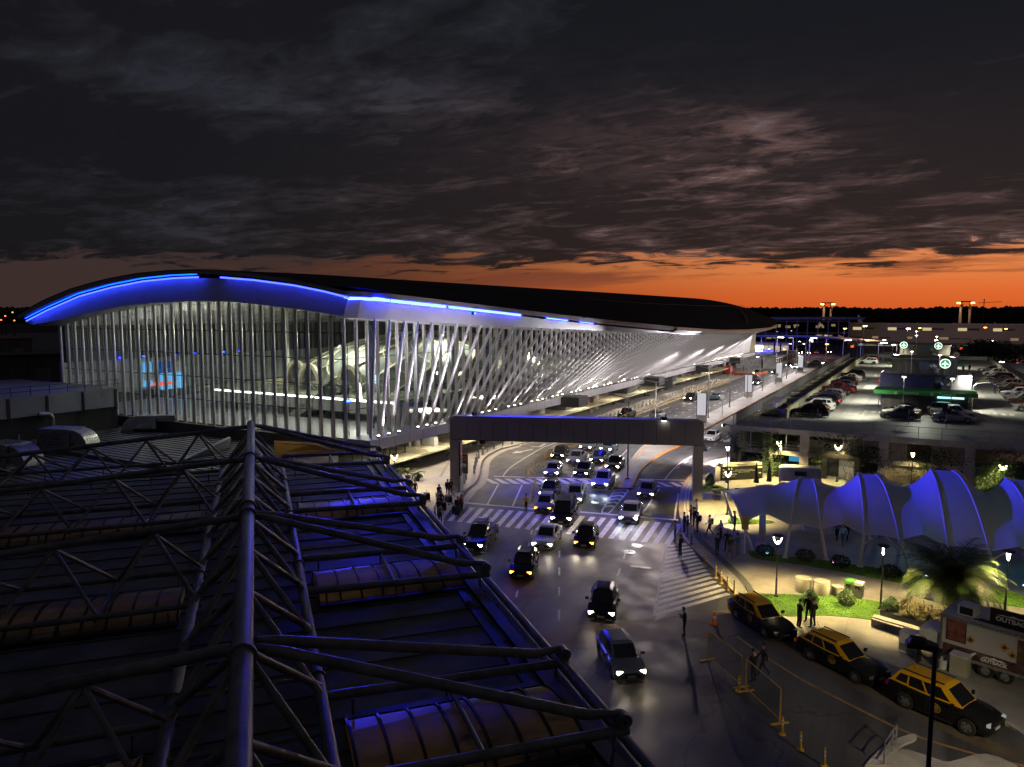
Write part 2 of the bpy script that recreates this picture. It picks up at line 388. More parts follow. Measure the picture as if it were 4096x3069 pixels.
    warm = scalec(cr.outputs[0], mth('MULTIPLY_ADD', azf2, 1.08, .0))
    cold = mixc(sstep(el, .0, .3), (.045, .027, .024), (.02, .023, .036))
    clear = mixc(sstep(az, .3, .93), cold, warm)
    # cloud colour
    glow = mth('MULTIPLY', sstep(az, .3, 1.), sstep(el, .36, .07))
    dark = mixc(glow, (.007, .007, .0095), (.021, .0125, .013))
    light = mixc(glow, (.019, .0195, .0245), (.07, .038, .037))
    litc = mixc(b1, light, (.125, .07, .066))
    soft = mth('ADD', mth('MULTIPLY', b2, .34), mth('MULTIPLY', b1, .3))
    soft = mth('MULTIPLY', soft, sstep(crisp, .75, .3))
    cloud = mixc(mth('ADD', mth('MULTIPLY', lit, mth('MULTIPLY_ADD', glow, .5, .5)), soft, clamp=True), dark, litc)
    hole = mixc(glow, (.034, .038, .056), (.36, .24, .22))
    cloud = mixc(mth('MULTIPLY', opn, mth('MULTIPLY_ADD', b1, .75, .35)), cloud, hole)
    # streaks inside the clear band
    st = noise(.35, .9, .62, 9, .6, .2, 9.1)
    streak = mth('MULTIPLY', sstep(st, .54, .64), sstep(el, .016, .05))
    streakc = mixc(azf, (.022, .016, .017), (.2, .05, .025))
    low = mixc(mth('MULTIPLY', streak, .85), clear, streakc)
    sky = mixc(deck, low, cloud)
    sky = scalec(sky, mth('MULTIPLY_ADD', sstep(el, .43, 1.2), 1.3, 1.))      # sky above the view, brightened to lift the ambient light
    # dusk daylight from the physical sky, the sun on the horizon
    ns = n.new('ShaderNodeTexSky'); ns.sky_type = 'NISHITA'; ns.sun_disc = False; ns.sun_elevation = R(-3); ns.sun_rotation = R(16); ns.altitude = 20
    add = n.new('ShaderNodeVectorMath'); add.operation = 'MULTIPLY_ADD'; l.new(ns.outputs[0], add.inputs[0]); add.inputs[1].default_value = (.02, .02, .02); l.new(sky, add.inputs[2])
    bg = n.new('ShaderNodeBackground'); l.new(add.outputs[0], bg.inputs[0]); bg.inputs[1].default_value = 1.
    o = n.new('ShaderNodeOutputWorld'); l.new(bg.outputs[0], o.inputs[0])
SKY = dict(big=.75, off=1.7, fine=2.4, off2=3.3)
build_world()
# ------------------------------------------------------------------ ground, roads, markings
def q6(x, y, z=0): return at(1700+.5432*x, 1600+.5432*y, z)
def q8(x, y, z=0): return at(1750+.2716*x, 1750+.2716*y, z)
def q7(x, y, z=0): return at(2300+.2713*x, 1850+.2713*y, z)
def qk(x, y, z=0): return at(2450+.2716*x, 1500+.2716*y, z)
def qt(x, y, z=0): return at(2500+.7215*x, 2200+.7215*y, z)
def qp(x, y, z=0): return at(2700+.6311*x, 1700+.6311*y, z)
b = MB()
b.flat([(-6000, -600), (6000, -600), (6000, 9000), (-6000, 9000)], -.06)
struct(b.build('ground', M['earth']))
b = MB(); b.flat([(-90, -40), (60, -40), (60, 86), (-19.5, 86), (-19.5, 250), (-90, 250)], 0)
b.flat([(-60, 250), (40, 250), (70, 330), (-60, 330)], 0)
struct(b.build('road', M['asphalt']))
def smooth(pts, n=4):
    out = []
    P = [Vector(p[:2]) for p in pts]
    for i in range(len(P)-1):
        p0 = P[max(i-1, 0)]; p1 = P[i]; p2 = P[i+1]; p3 = P[min(i+2, len(P)-1)]
        for k in range(n):
            t = k/n
            out.append(.5*((2*p1)+(-p0+p2)*t+(2*p0-5*p1+4*p2-p3)*t*t+(-p0+3*p1-3*p2+p3)*t**3))
    out.append(P[-1]); return [(p.x, p.y) for p in out]
# terminal pavement
kl = smooth([(-46.5, 262), (-46.2, 200), (-46., 150), (-45.6, 118), at(2076, 1780), at(1994, 1802), at(1940, 1834), at(1924, 1864), at(1918, 1902), at(1902, 1937), at(1872, 1959), at(1818, 2022), at(1777, 2076), at(1690, 2190), (-39, 30), (-30, 12)])
b = MB(); b.prism(kl+[(-100, 12), (-100, 262)], -.05, .13)
struct(b.build('pavement', M['paving']))
def ribbon(pts, w, z, side=1):
    L = []
    for i, p in enumerate(pts):
        a = Vector(pts[max(0, i-1)]); c = Vector(pts[min(len(pts)-1, i+1)]); d = (c-a).normalized(); nrm = Vector((-d.y, d.x))*side
        L.append(((p[0], p[1]), (p[0]+nrm.x*w, p[1]+nrm.y*w)))
    return L
def kerb(pts, w, h, m, name='kerb', side=1, z0=-.02):
    R_ = ribbon(pts, w, 0, side); b = MB()
    b.loft([[(*a, z0), (*a, h), (*c, h), (*c, z0)] for a, c in R_])
    return struct(b.build(name, m))
kerb(kl, .3, .15, M['kerb'], side=-1)
# gutter slab beside the kerb
b = MB(); R_ = ribbon([(p[0]+.3, p[1]) for p in kl[:-14]], .75, 0, 1); b.loft([[(*a, .006), (*c, .006)] for a, c in R_]); struct(b.build('gutter', M['kerb']))
# plaza on the right
kr = smooth([(-20.4, 240), (-20.4, 150), (-20.3, 100), at(2843, 1850), at(2772, 1896), at(2739, 1937), at(2723, 1967), at(2715, 2024), at(2718, 2062), at(2723, 2094), at(2732, 2154), at(2786, 2214), at(2895, 2322), at(2947, 2388), at(3120, 2467), at(3193, 2561), at(3532, 2712), at(3943, 2885), at(4096, 2950), (9, 30)])
b = MB(); b.prism(kr+[(60, 26), (60, 95), (-19.2, 95), (-19.2, 240)], -.05, .12)
struct(b.build('plaza', M['plaza']))
kerb(kr, .22, .14, M['kerb'], side=1)
kerb(kr[4:24], .1, .145, M['okerb'], side=-1)
# drain channel along the plaza kerb
b = MB(); R_ = ribbon(kr[24:60], .35, 0, 1); b.loft([[(a[0]*.0+a[0], a[1], .142), (c[0], c[1], .142)] for a, c in [((p[0]+.6*(q[0]-p[0])/.35*1.6, p[1]+.6*(q[1]-p[1])/.35*1.6), (p[0]+.95*(q[0]-p[0])/.35*1.6, p[1]+.95*(q[1]-p[1])/.35*1.6)) for p, q in R_]])
struct(b.build('drain_channel', mat('drain_grate', (.12, .12, .12), .6, .3, var=.7, scale=6)))
# median island
il = [at(2462, 1953), (-29.4, 78.7), (-31.2, 86.7), (-33.1, 97.7), (-33.4, 115), (-33.6, 150), (-34, 200), (-34.5, 262)]
ir = [at(2522, 1957), (-27.7, 78.1), (-28.6, 83.4), (-29.3, 92), (-28.8, 100.7), (-29.6, 113), (-29.8, 150), (-30, 200), (-30.5, 262)]
ils = smooth(il, 3); irs = smooth(ir, 3)
b = MB(); b.prism(ils+irs[::-1], -.05, .13); struct(b.build('median', M['paving']))
kerb(ils, .22, .15, M['kerb'], side=1); kerb([ils[0], irs[0]], .2, .16, M['okerb'], side=-1)
kerb(irs, .22, .16, M['okerb'], side=-1)
kerb([(p[0]+.28, p[1]) for p in ils[:10]], .16, .135, M['okerb'], side=-1, z0=.12)
# ---- painted markings
def marks(name, polys, z=.006, m=None):
    b = MB()
    for p in polys: b.flat(p, z)
    return struct(b.build(name, m or M['white']))
def line(p, q, w):
    p = Vector(p[:2]); q = Vector(q[:2]); d = (q-p).normalized(); n_ = Vector((-d.y, d.x))*w/2
    return [tuple(p+n_), tuple(p-n_), tuple(q-n_), tuple(q+n_)]
def pline(pts, w): return [line(a, c, w) for a, c in zip(pts, pts[1:])]
def dashed(p, q, w, on, off):
    p = Vector(p[:2]); q = Vector(q[:2]); L = (q-p).length; d = (q-p)/L; t = 0; out = []
    while t < L:
        out.append(line(p+d*t, p+d*min(t+on, L), w)); t += on+off
    return out
# wide zebra crossing
tl, tr = Vector(q6(262, 785)[:2]), Vector(q6(1900, 914)[:2]); bl, br_ = Vector(q6(165, 890)[:2]), Vector(q6(1800, 1070)[:2])
Z = []; N = 22
for i in range(N):
    a0 = i/(N-.5); a1 = (i+.5)/(N-.5)
    Z.append([tuple(tl.lerp(tr, a0)), tuple(tl.lerp(tr, a1)), tuple(bl.lerp(br_, a1)), tuple(bl.lerp(br_, a0))])
marks('zebra_crossing', Z)
# stop lines
marks('stop_line', [line(q6(285, 757), q6(830, 805), .4), line(q6(1140, 825), q6(1865, 885), .4), line(q6(505, 563), q6(1240, 583), .4), line(q6(1575, 585), q6(1930, 592), .4)])
# raised crossing with slanted bars
S_ = []
for x in range(36, 900, 76):
    if x > 860: break
    S_.append([q6(395+x, 580), q6(432+x, 580), q6(520+x, 619), q6(462+x, 617)])
for x in (0, 85, 170, 250): S_.append([q6(1618+x, 605), q6(1655+x, 605), q6(1745+x, 640), q6(1690+x, 640)])
marks('speed_table_bars', [[p[:2] for p in s] for s in S_])
b = MB(); b.flat([q6(425, 576), q6(1240, 596), q6(1235, 640), q6(420, 623)], .003); b.flat([q6(1560, 596), q6(1920, 600), q6(1905, 650), q6(1545, 645)], .003)
struct(b.build('speed_table', mat('speed_table_asphalt', (.075, .07, .075), .6, var=.3, scale=1.5)))
# lane lines
LL = pline(smooth([q6(575, 560), q6(620, 505), q6(700, 450), q6(770, 408), q6(950, 320), (-42.5, 110), (-43, 140)]), .16)
LL += [line(q6(540, 622), q6(460, 768), .16), line(q6(715, 625), q6(645, 783), .16)]
LL += pline(smooth([q6(1868, 690), q6(1850, 780), q6(1838, 880)]), .16)
LL += pline(smooth([q6(1768, 585), q6(1815, 525), q6(1880, 465), q6(1978, 405), q7(1600, 0)], 3), .16)
LL += [line(q6(1725, 655), q6(1615, 820), .16), line(q6(1120, 500), q6(1075, 570), .14), line(q6(1490, 365), q6(1440, 420), .14)]
LL += dashed(q6(990, 1110), q6(985, 1660), .14, 1.6, 2.2)+dashed(q6(1480, 1120), q6(1380, 1400), .14, 1.6, 2.2)+dashed(q6(790, 960), q6(640, 1580), .14, 1.2, 2.2)
for X in (-41.2, -38.7, -36.2): LL += dashed((X+.6, 104), (X-.2, 250), .14, 2., 2.6)
LL += dashed((-24.9, 84), (-25.2, 230), .14, 1.6, 2.)
LL += pline([(-20.9, 92), (-21, 230)], .12)
marks('lane_line', LL)
# arrows
def arrow(c, ang, s=1.):
    c = Vector(c[:2]); m = Matrix.Rotation(ang, 2)
    sh = [(-1.7, -.13), (.4, -.13), (.4, -.5), (1.7, 0), (.4, .5), (.4, .13), (-1.7, .13)]
    return [tuple(c+m @ Vector((x*s, y*s))) for x, y in sh]
marks('lane_arrow', [arrow(qk(1480, 235), -PI/2), arrow(qk(1640, 243), -PI/2), arrow(qk(1815, 258), -PI/2), arrow(qk(1710, 955), -PI/2, 1.5), arrow(q8(1250, 205), -PI/2-.25, 1.2), arrow((-42.2, 150), -PI/2)])
# hatched triangle beside the plaza
Hh = []
O0 = [q6(1775, 1070), q6(1680, 1620)]
rt = [q6(1945, 1060), q6(2030, 1190), q6(2120, 1320), q6(2209, 1400), q6(2260, 1460)]
def along(pts, t):
    P = [Vector(p[:2]) for p in pts]; L = [(P[i+1]-P[i]).length for i in range(len(P)-1)]; s = t*sum(L)
    for i, l_ in enumerate(L):
        if s <= l_ or i == len(L)-1: return P[i].lerp(P[i+1], min(1, s/l_))
        s -= l_
n_ = 15
for i in range(n_):
    t = (i+.3)/n_
    a = Vector(O0[0][:2]).lerp(Vector(O0[1][:2]), t); c = along(rt, max(0, t-.02))
    Hh.append(line(a, c, .36))
Hh += pline(O0, .16)
marks('hatched_bay', [[p for p in s] for s in Hh])
# chevrons ahead of the island
C_ = []
for i in range(6):
    t0 = i/6
    l0 = Vector(q6(1395, 665)[:2]).lerp(Vector(q6(1305, 815)[:2]), t0); r0 = Vector(q6(1498, 668)[:2]).lerp(Vector(q6(1368, 822)[:2]), t0)
    mid = l0.lerp(r0, .5)+Vector((.15, .75))
    C_ += [line(l0, mid, .3), line(mid, r0, .3)]
C_ += pline(smooth([q6(1395, 665), q6(1305, 815), q6(1330, 830), q6(1368, 822), q6(1498, 668)], 3), .14)
marks('chevron_bay', C_)
# rumble bands at the taxi exit
Rb = []
a0, a1 = q6(820, 1750), q6(2160, 1590)
for k in range(11):
    p = Vector(at(2150, 2520+k*8)[:2]); q = Vector(at(2935, 2442+k*9.5)[:2]); Rb.append(line(p, q, .17))
marks('rumble_band', Rb, .006, M['rpaint'])
tb = []
for i in range(34):
    t = i/33; p = Vector(qt(700, 500)[:2]).lerp(Vector(qt(2030, 1130)[:2]), t); q = p+Vector((1.75, .25)); tb.append(line(p, q, .2))
marks('taxi_rank_bars', tb, .006, mat('rank_bar_paint', (.12, .09, .06), .7, var=.4))
marks('rank_line', pline(smooth([qt(620, 480), qt(790, 600), qt(1000, 730), qt(1290, 880), qt(1560, 1010), qt(1860, 1110), qt(2212, 1200)]), .16), .01, M['ypaint'])
# covers and grates let into the road
def cover(c, r=.36, name='manhole_cover', m=None):
    b = MB(); b.lathe([(r*1.15, .0), (r*1.15, .012), (r, .014), (r*.96, .02), (r*.3, .02), (r*.28, .024), (0.01, .024)], 20)
    o = b.build(name, m or M['steel']); o.location = (c[0], c[1], 0); return o
for c, r, lab in ((q6(1555, 1073), .42, 'round steel manhole cover in the road, nearer the zebra crossing'), (q6(1505, 1120), .42, 'round steel manhole cover just below another one in the open road'), (q6(1250, 757), .36, 'worn round manhole cover left of the chevron bay'), (q8(560, 1355), .5, '')):
    if lab: tag(cover(c, r), lab, 'manhole cover')
o = MB().box((0, 0, .012), (1.5, .35, .02)).build('drain_grate', mat('grate', (.15, .15, .15), .5, .5, var=.8, scale=12)); o.location = q6(1590, 1232); o.rotation_euler.z = .2
tag(o, 'slotted rectangular drain grate in the dark road surface', 'drain grate')
o = MB().box((0, 0, .01), (4.2, 1.6, .02)).build('ventilation_grate', mat('grate2', (.06, .06, .06), .5, .5, var=.8, scale=9)); o.location = q8(1390, 105); o.rotation_euler.z = PI/2-.1
tag(o, 'large rectangular grate in the road under the portal beam', 'grate')
o = MB().box((0, 0, .01), (9, 2.2, .02)).build('ventilation_grate', mat('grate3', (.05, .05, .05), .5, .5, var=.8, scale=9)); o.location = qk(130, 563); o.rotation_euler.z = PI/2
tag(o, 'long rectangular grate in the road beside the terminal kerb', 'grate')
marks('grate_border', [line((q8(1190, 90)), (q8(1260, 130)), .3), line(q8(1260, 130), q8(1500, 140), .3), line(q8(1500, 140), q8(1590, 95), .3), line(q8(1590, 95), q8(1190, 90), .2)], .004)
# tactile strips on the pavements
marks('tactile_strip', [line(q8(215, 300), q8(40, 600), .35), line(at(2800, 2120), at(2830, 2165), .5)], .137, mat('tactile', (.2, .19, .18), .7, var=.4, scale=9))
# tactile rails along the plaza kerb
R1 = ribbon(kr[20:36], 1., 0, 1)
marks('tactile_strip', [line((a[0]+(c[0]-a[0])*w, a[1]+(c[1]-a[1])*w), (a2[0]+(c2[0]-a2[0])*w, a2[1]+(c2[1]-a2[1])*w), .07) for w in (.55, .85, 1.15) for (a, c), (a2, c2) in zip(R1, R1[1:])], .128, M['white'])
# lawns
def lawn(pts, lab, name='lawn'):
    p = smooth(pts+[pts[0]], 4); b = MB(); b.prism(p[:-1], .1, .15); struct(b.build(name, M['grassbase']))
    xs = [q[0] for q in p]; ys = [q[1] for q in p]; g = MB()
    def inside(x, y):
        c = False
        for (x0, y0), (x1, y1) in zip(p, p[1:]):
            if (y0 > y) != (y1 > y) and x < (x1-x0)*(y-y0)/(y1-y0)+x0: c = not c
        return c
    area = (max(xs)-min(xs))*(max(ys)-min(ys))
    for _ in range(int(area*260)):
        x = random.uniform(min(xs), max(xs)); y = random.uniform(min(ys), max(ys))
        if not inside(x, y): continue
        a = random.random()*PI; w = .03; h = random.uniform(.02, .06); dx, dy = w*math.cos(a), w*math.sin(a); lx, ly = random.uniform(-.05, .05), random.uniform(-.05, .05)
        g.add([(x-dx, y-dy, .15), (x+dx, y+dy, .15), (x+lx, y+ly, .15+h)], [(0, 1, 2)])
    tag(g.build('grass', M['blade']), lab, 'grass', kind='stuff')
lawn([qt(730, 255), qt(1000, 262), qt(1280, 280), qt(1560, 330), qt(1700, 360), qt(1660, 400), qt(1540, 428), qt(1330, 395), qt(1100, 375), qt(880, 378), qt(790, 330)], 'short lamp-lit grass of the lawn between taxis and tent')
lawn([at(2790, 1940), at(2865, 1945), at(2905, 1960), at(2905, 1968), at(2790, 1972)], 'short grass of the small lawn beside the portal pillar')
lawn([at(2914, 2080), at(2950, 2080), at(3080, 2090), at(3080, 2100), at(2925, 2102)], 'thin strip of grass under the tip of the tent')
# planted bed below the tent
lawn([at(2990, 2205), at(3120, 2228), at(3300, 2250), at(3640, 2300), at(3900, 2350), at(4096, 2390), at(4096, 2440), at(3800, 2380), at(3500, 2320), at(3200, 2265), at(3020, 2240)], 'dark grass of the long planted bed below the tent', 'planting_bed')
# dark aprons far left
b = MB(); b.flat([(-700, 90), (-120, 90), (-120, 400), (-700, 700)], -.03); struct(b.build('apron', mat('apron_concrete', (.12, .12, .12), .7, var=.3, scale=.02)))

# tar patches and a worn wheel track
for pts in ((q6(600, 1130), q6(700, 1135), q6(660, 1290), q6(540, 1280)), (q6(1300, 1250), q6(1420, 1255), q6(1400, 1330), q6(1275, 1325)), (q6(330, 650), q6(430, 655), q6(380, 720), q6(270, 714)), (qt(330, 700), qt(520, 690), qt(560, 800), qt(350, 820))):
    b = MB(); b.flat([p[:2] for p in pts], .004); struct(b.build('road_patch', asphalt('patch_asphalt', (.035, .034, .036), (.06, .058, .06))))
# ------------------------------------------------------------------ new terminal
T = thing('terminal_building', 'long glass terminal with sweeping dark roof, blue light strips and slanted white columns', 'terminal', (-70, 120, 0))
def tb_(mb, name, mats, smooth=False, parent=None):
    o = mb.build(name, mats, None, smooth)
    par = parent or T
    o.parent = par; o.matrix_parent_inverse = Matrix.Translation(-Vector(T.location))
    return o
def interp(tab, x):
    if x <= tab[0][0]: return tab[0][1]
    for (a, p), (b_, q) in zip(tab, tab[1:]):
        if x <= b_:
            t = (x-a)/(b_-a)
            return p+(q-p)*t
    return tab[-1][1]
ZE = [(55, 17.85), (60, 17.5), (75, 16.7), (90, 16), (105, 15.4), (120, 14.8), (135, 14.45), (150, 14.05), (165, 13.7), (180, 13.3), (195, 12.9), (210, 12.45), (225, 11.9), (240, 11.5)]
def ze(Y): return interp(ZE, Y)
def Xe(Y): return -46.7+14.4*(1-((Y-140)/85.)**2)-(max(0, 55-Y)*.45) if Y < 226 else -46.7
YS = [52.6, 54.2, 57, 60, 64, 68, 72, 77, 82, 87, 92, 98, 105, 112, 120, 128, 136, 144, 152, 160, 170, 180, 190, 200, 210, 218, 225]
STR = [(52.6, 1.85), (60, 1.75), (77, 1.2), (90, .75), (103, .42), (115, .24), (134, .04), (150, .02), (300, .02)]   # strip above eave
TOP = [(52.6, 2.55), (60, 2.45), (77, 1.85), (90, 1.45), (103, 1.2), (115, 1.0), (134, .85), (150, .9), (225, .9)]
# lower fascia, led recess, upper fascia
f1 = MB(); f2 = MB()
lo = []; up = []
for Y in YS:
    X = Xe(Y); z = ze(Y); s = interp(STR, Y); t = interp(TOP, Y)
    lo.append([(X, Y, z), (X+.12+.2*s, Y, z+s-.06), (X-.1, Y, z+s-.06)])
    up.append([(X-.1, Y, z+s+.16), (X+.3+.2*s, Y, z+s+.16), (X+.34+.1*t, Y, z+t)])
f1.loft(lo); f2.loft(up)
tb_(f1, 'lower_fascia', M['panel']); tb_(f2, 'upper_fascia', M['panel'])
# blue strips of the long side
def strip(Y0, Y1, w=.11, off=0):
    b = MB(); rings = []
    k = max(2, int((Y1-Y0)/2.5))
    for i in range(k+1):
        Y = Y0+(Y1-Y0)*i/k; X = Xe(Y); s = interp(STR, Y); z = ze(Y)+s+.05
        x = X+.16+.2*s
        rings.append([(x, Y, z-w), (x+w*.7, Y, z-w*.5), (x+w*.7, Y, z+w*.5), (x, Y, z+w)])
    b.loft(rings, True); b.f.append(tuple(range(4))); b.m.append(0); b.f.append(tuple(range(len(b.v)-4, len(b.v)))); b.m.append(0)
    return b
for Y0, Y1, w in ((52.9, 63.4, .16), (63.8, 74.2, .12), (78.6, 82.6, .06), (85, 88, .04)):
    tb_(strip(Y0, Y1, w), 'light_strip', E_['blue'])
# soffit between eave and glass
b = MB(); b.loft([[(-50.2, Y, ze(Y)+.02), (Xe(Y), Y, ze(Y))] for Y in YS]); tb_(b, 'soffit', M['panel'])
# white cladding at the far end of the long side
b = MB(); b.loft([[(-47.6, 226, 6.), (-46.8, 226.2, 11.9)], [(-47.6, 236, 6.), (-46.6, 236, 11.8)], [(-53, 240, 6), (-52, 240, 12.)]]); tb_(b, 'end_cladding', M['whitemetal'])
# arch of the near end (fascia plane)
YF = 52.6
def atF(u, v, Y=YF): p = atY(u, v, Y); return (p[0], p[2])
LEDP = ((106, 1284), (190, 1241), (316, 1186), (443, 1151), (570, 1126), (696, 1113), (795, 1109), (882, 1110), (1016, 1121), (1175, 1142), (1290, 1165), (1398, 1192))
topc = [atF(*p) for p in ((95, 1262), (190, 1205), (316, 1153), (443, 1118), (570, 1094), (696, 1082), (830, 1078), (921, 1082), (1050, 1095), (1175, 1112), (1290, 1137), (1400, 1164))]
ledc = [atF(*p) for p in ((106, 1284), (190, 1241), (316, 1186), (443, 1151), (570, 1126), (696, 1113), (795, 1109), (882, 1110), (1016, 1121), (1175, 1142), (1290, 1165), (1398, 1192))]
botc = [atF(*p) for p in ((131, 1300), (253, 1276), (380, 1245), (506, 1222), (600, 1213), (696, 1208), (811, 1205), (921, 1207), (1064, 1221), (1213, 1240), (1300, 1254), (1372, 1266))]
glc = [atY(*p, 54.6) for p in ((250, 1305), (300, 1290), (348, 1276), (443, 1254), (570, 1231), (696, 1214), (811, 1208), (921, 1209), (1064, 1223), (1213, 1242), (1300, 1256), (1385, 1268))]
def samp(c, n_):
    out = []
    for i in range(n_+1):
        t = i/n_*(len(c)-1); k = min(int(t), len(c)-2); f = t-k
        out.append(tuple(c[k][j]*(1-f)+c[k+1][j]*f for j in range(len(c[0]))))
    return out
n_ = 44
ldS = samp([atF(*p, YF-.9) for p in LEDP], n_)
tp, ld, bt, gl = samp(topc, n_), samp(ledc, n_), samp(botc, n_), samp(glc, n_)
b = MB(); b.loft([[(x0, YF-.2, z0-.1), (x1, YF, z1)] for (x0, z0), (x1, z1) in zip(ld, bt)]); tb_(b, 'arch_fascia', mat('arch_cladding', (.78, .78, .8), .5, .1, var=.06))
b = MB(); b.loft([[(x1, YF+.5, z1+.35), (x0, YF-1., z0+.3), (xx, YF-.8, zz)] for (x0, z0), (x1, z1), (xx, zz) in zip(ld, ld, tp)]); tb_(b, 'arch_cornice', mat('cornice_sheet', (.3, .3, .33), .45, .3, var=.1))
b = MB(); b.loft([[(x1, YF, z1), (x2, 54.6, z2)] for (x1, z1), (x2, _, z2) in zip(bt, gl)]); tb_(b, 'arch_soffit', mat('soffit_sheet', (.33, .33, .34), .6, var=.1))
def astrip(c, i0, i1, w, dy, m, dz=0):
    b = MB(); rings = []
    for i in range(i0, i1+1):
        x, z = c[i]
        rings.append([(x, YF+dy, z-w+dz), (x, YF+dy-w*.8, z-w*.5+dz), (x, YF+dy-w*.8, z+w*.5+dz), (x, YF+dy, z+w+dz)])
    b.loft(rings, True); b.f.append((0, 1, 2, 3)); b.m.append(0); q = len(b.v); b.f.append((q-4, q-3, q-2, q-1)); b.m.append(0)
    return tb_(b, 'light_strip', m)
i_gap0 = int(6/11*n_); i_gap1 = int(math.ceil(7/11*n_))
astrip(ldS, 0, i_gap0, .085, -.9, E_['archblue']); astrip(ldS, i_gap1, n_, .085, -.9, E_['archblue'])
astrip([(x-.25, z) for x, z in ldS], 0, i_gap0, .06, -.9, E_['cyan'], .32)
# roof shell
RIM = [(52, -48.9, 20.5), (55, -46.2, 20.45), (70, -41.1, 19.0), (90, -36.4, 17.5), (110, -33., 16.2), (130, -31.4, 15.35), (150, -30.9, 15.0), (180, -31.6, 14.9), (205, -34.4, 15.3), (235, -39.6, 16.1), (262, -46.6, 16.6), (283, -56, 17.4), (296, -69, 18.4)]
def rim(Y):
    return interp([(a, b_) for a, b_, c in RIM], Y), interp([(a, c) for a, b_, c in RIM], Y)
def archz(X):
    P = sorted(topc)
    return interp(P, X)
rings = []
RY = [51.7, 54, 57, 61, 66, 72, 80, 90, 100, 110, 120, 135, 150, 165, 180, 195, 210, 222, 235, 246, 256, 266, 275, 283, 289, 294, 296]
for Y in RY:
    xr, zr = rim(Y); zt = 23.1 if Y < 230 else 23.1-(23.1-18.6)*((Y-230)/66.)**2.2
    xl = -106. if Y < 180 else -69-(37*math.sqrt(max(0, 1-((Y-180)/117.)**2.4)))
    ring = []
    for i in range(29):
        q = i/28.
        if q <= .5:
            u = q*2; X = xl+(-69-xl)*u; z = 17+(zt-17)*math.sin(u*PI/2)**.9
        else:
            u = (q-.5)*2; X = -69+(xr+69)*u; z = zr+(zt-zr)*(1-u**1.9)
        if Y < 66:
            w = min(1, max(0, (Y-51.9)/14.)); w = w*w*(3-2*w)
            if Y <= 51.95: z = archz(X)
            else: z = archz(max(-106, min(-48.9, X)))*(1-w)+z*w if X < -47 else z
        ring.append((X, Y, z))
    rings.append(ring)
b = MB(); b.loft(rings); tb_(b, 'roof', M['roofskin'], True)
# rim lip below the roof edge, past the eave
b = MB()
LY = [110, 130, 150, 165, 180, 195, 205, 220, 235, 250, 262, 275, 283, 290, 296]
lip = []
for Y in LY:
    x, z = rim(Y); h = .5 if Y < 200 else .9
    nx = .0
    xi = min(Xe(min(Y, 225)), x-.6) if Y <= 225 else x-6*min(1, (Y-200)/40.)
    zi = ze(Y) if Y <= 225 else z-2.2
    lip.append([(x, Y, z), (x+.05, Y, z-h), (xi, Y, zi)])
b.loft(lip); tb_(b, 'roof_lip', M['panel'], True)
# roof walk line and snow rail
b = MB(); pts = []
for i in range(60):
    Y = 66+i*3.6; xr, zr = rim(Y); X = -69+(xr+69)*.62; z = zr+(23.1-zr)*(1-.62**1.9)+.14; pts.append((X, Y, z))
b.path(pts, .05, 5); tb_(b, 'roof_rail', M['darkmetal'])
b = MB(); pts = []
for i in range(12):
    Y = 165+i*5.6; xr, zr = rim(Y); u = .93-.55*(i/19.); pts.append((-69+(xr+69)*u, Y, zr+((23.1 if Y < 230 else 23.1-4.5*((Y-230)/66.)**2.2)-zr)*(1-u**1.9)+.25))
b.path(pts, .12, 5); tb_(b, 'roof_walkway', M['greysteel'])
# glazing
b = MB(); ZC = lambda Y: ze(Y)
b.add([(-50, 54.6, 6), (-50, 228, 6), (-50, 228, 11.9), (-50, 54.6, 18)], [(0, 1, 2, 3)])
tb_(b, 'side_glazing', M['glass'])
b = MB(); b.loft([[(x, 54.62, 6.), (x, 54.62, z)] for x, _, z in gl]); tb_(b, 'end_glazing', M['glass'])
# glazing joints
b = MB()
for z in (8.6, 11.2, 13.8, 16.4):
    xs = [x for x, _, zz in gl if zz > z+.05]
    b.box(((min(xs)+max(xs))/2, 54.55, z), (max(xs)-min(xs), .04, .07))
    ymax = max(Y for Y in YS if ze(Y) > z) if z < 16 else 76
    if z < 17: b.box((-49.96, (54.6+ymax)/2, z), (.04, ymax-54.6, .07))
for i in range(30): b.box((-97+i*1.62+.3, 54.56, 6+ (interp(sorted([(x, z) for x, _, z in gl]), -97+i*1.62+.3)-6)/2), (.05, .05, interp(sorted([(x, z) for x, _, z in gl]), -97+i*1.62+.3)-6))
for i in range(100): Y = 55.6+i*1.63; b.box((-49.94, Y, 6+(ze(Y)-6)/2), (.05, .05, ze(Y)-6))
tb_(b, 'glazing_joint', M['black'])
# columns
ct = MB(); ct.lathe([(.2, 0), (.2, 1)], 12); ctm = ct.mesh('facade_column', M['whitemetal'], True)
def col(name, p, q, r=1., me=ctm):
    o = link(name, me, T); o.matrix_parent_inverse = Matrix.Translation(-Vector(T.location))
    p = Vector(p); d = Vector(q)-p; o.location = p; o.rotation_mode = 'QUATERNION'; o.rotation_quaternion = d.to_track_quat('Z', 'Y'); o.scale = (r, r, d.length); return o
gls = sorted([(x, z) for x, _, z in gl])
for i in range(31):
    X = -97.1+i*1.6; col('facade_column', (X, 54.2, 5.9), (X, 54.2, interp(gls, X)+.02), .9)
rest = MB()
for i in range(104):
    Y = 55.6+i*1.63
    if i < 69: col('facade_column', (-49.5, Y+.8, 6), (-49.5, Y+.8, ze(Y)), .95)
    else: rest.tube((-49.5, Y+.8, 6), (-49.5, Y+.8, ze(Y)), .19, 8)
tag(tb_(rest, 'far_facade_columns', M['whitemetal'], True), kind='stuff')
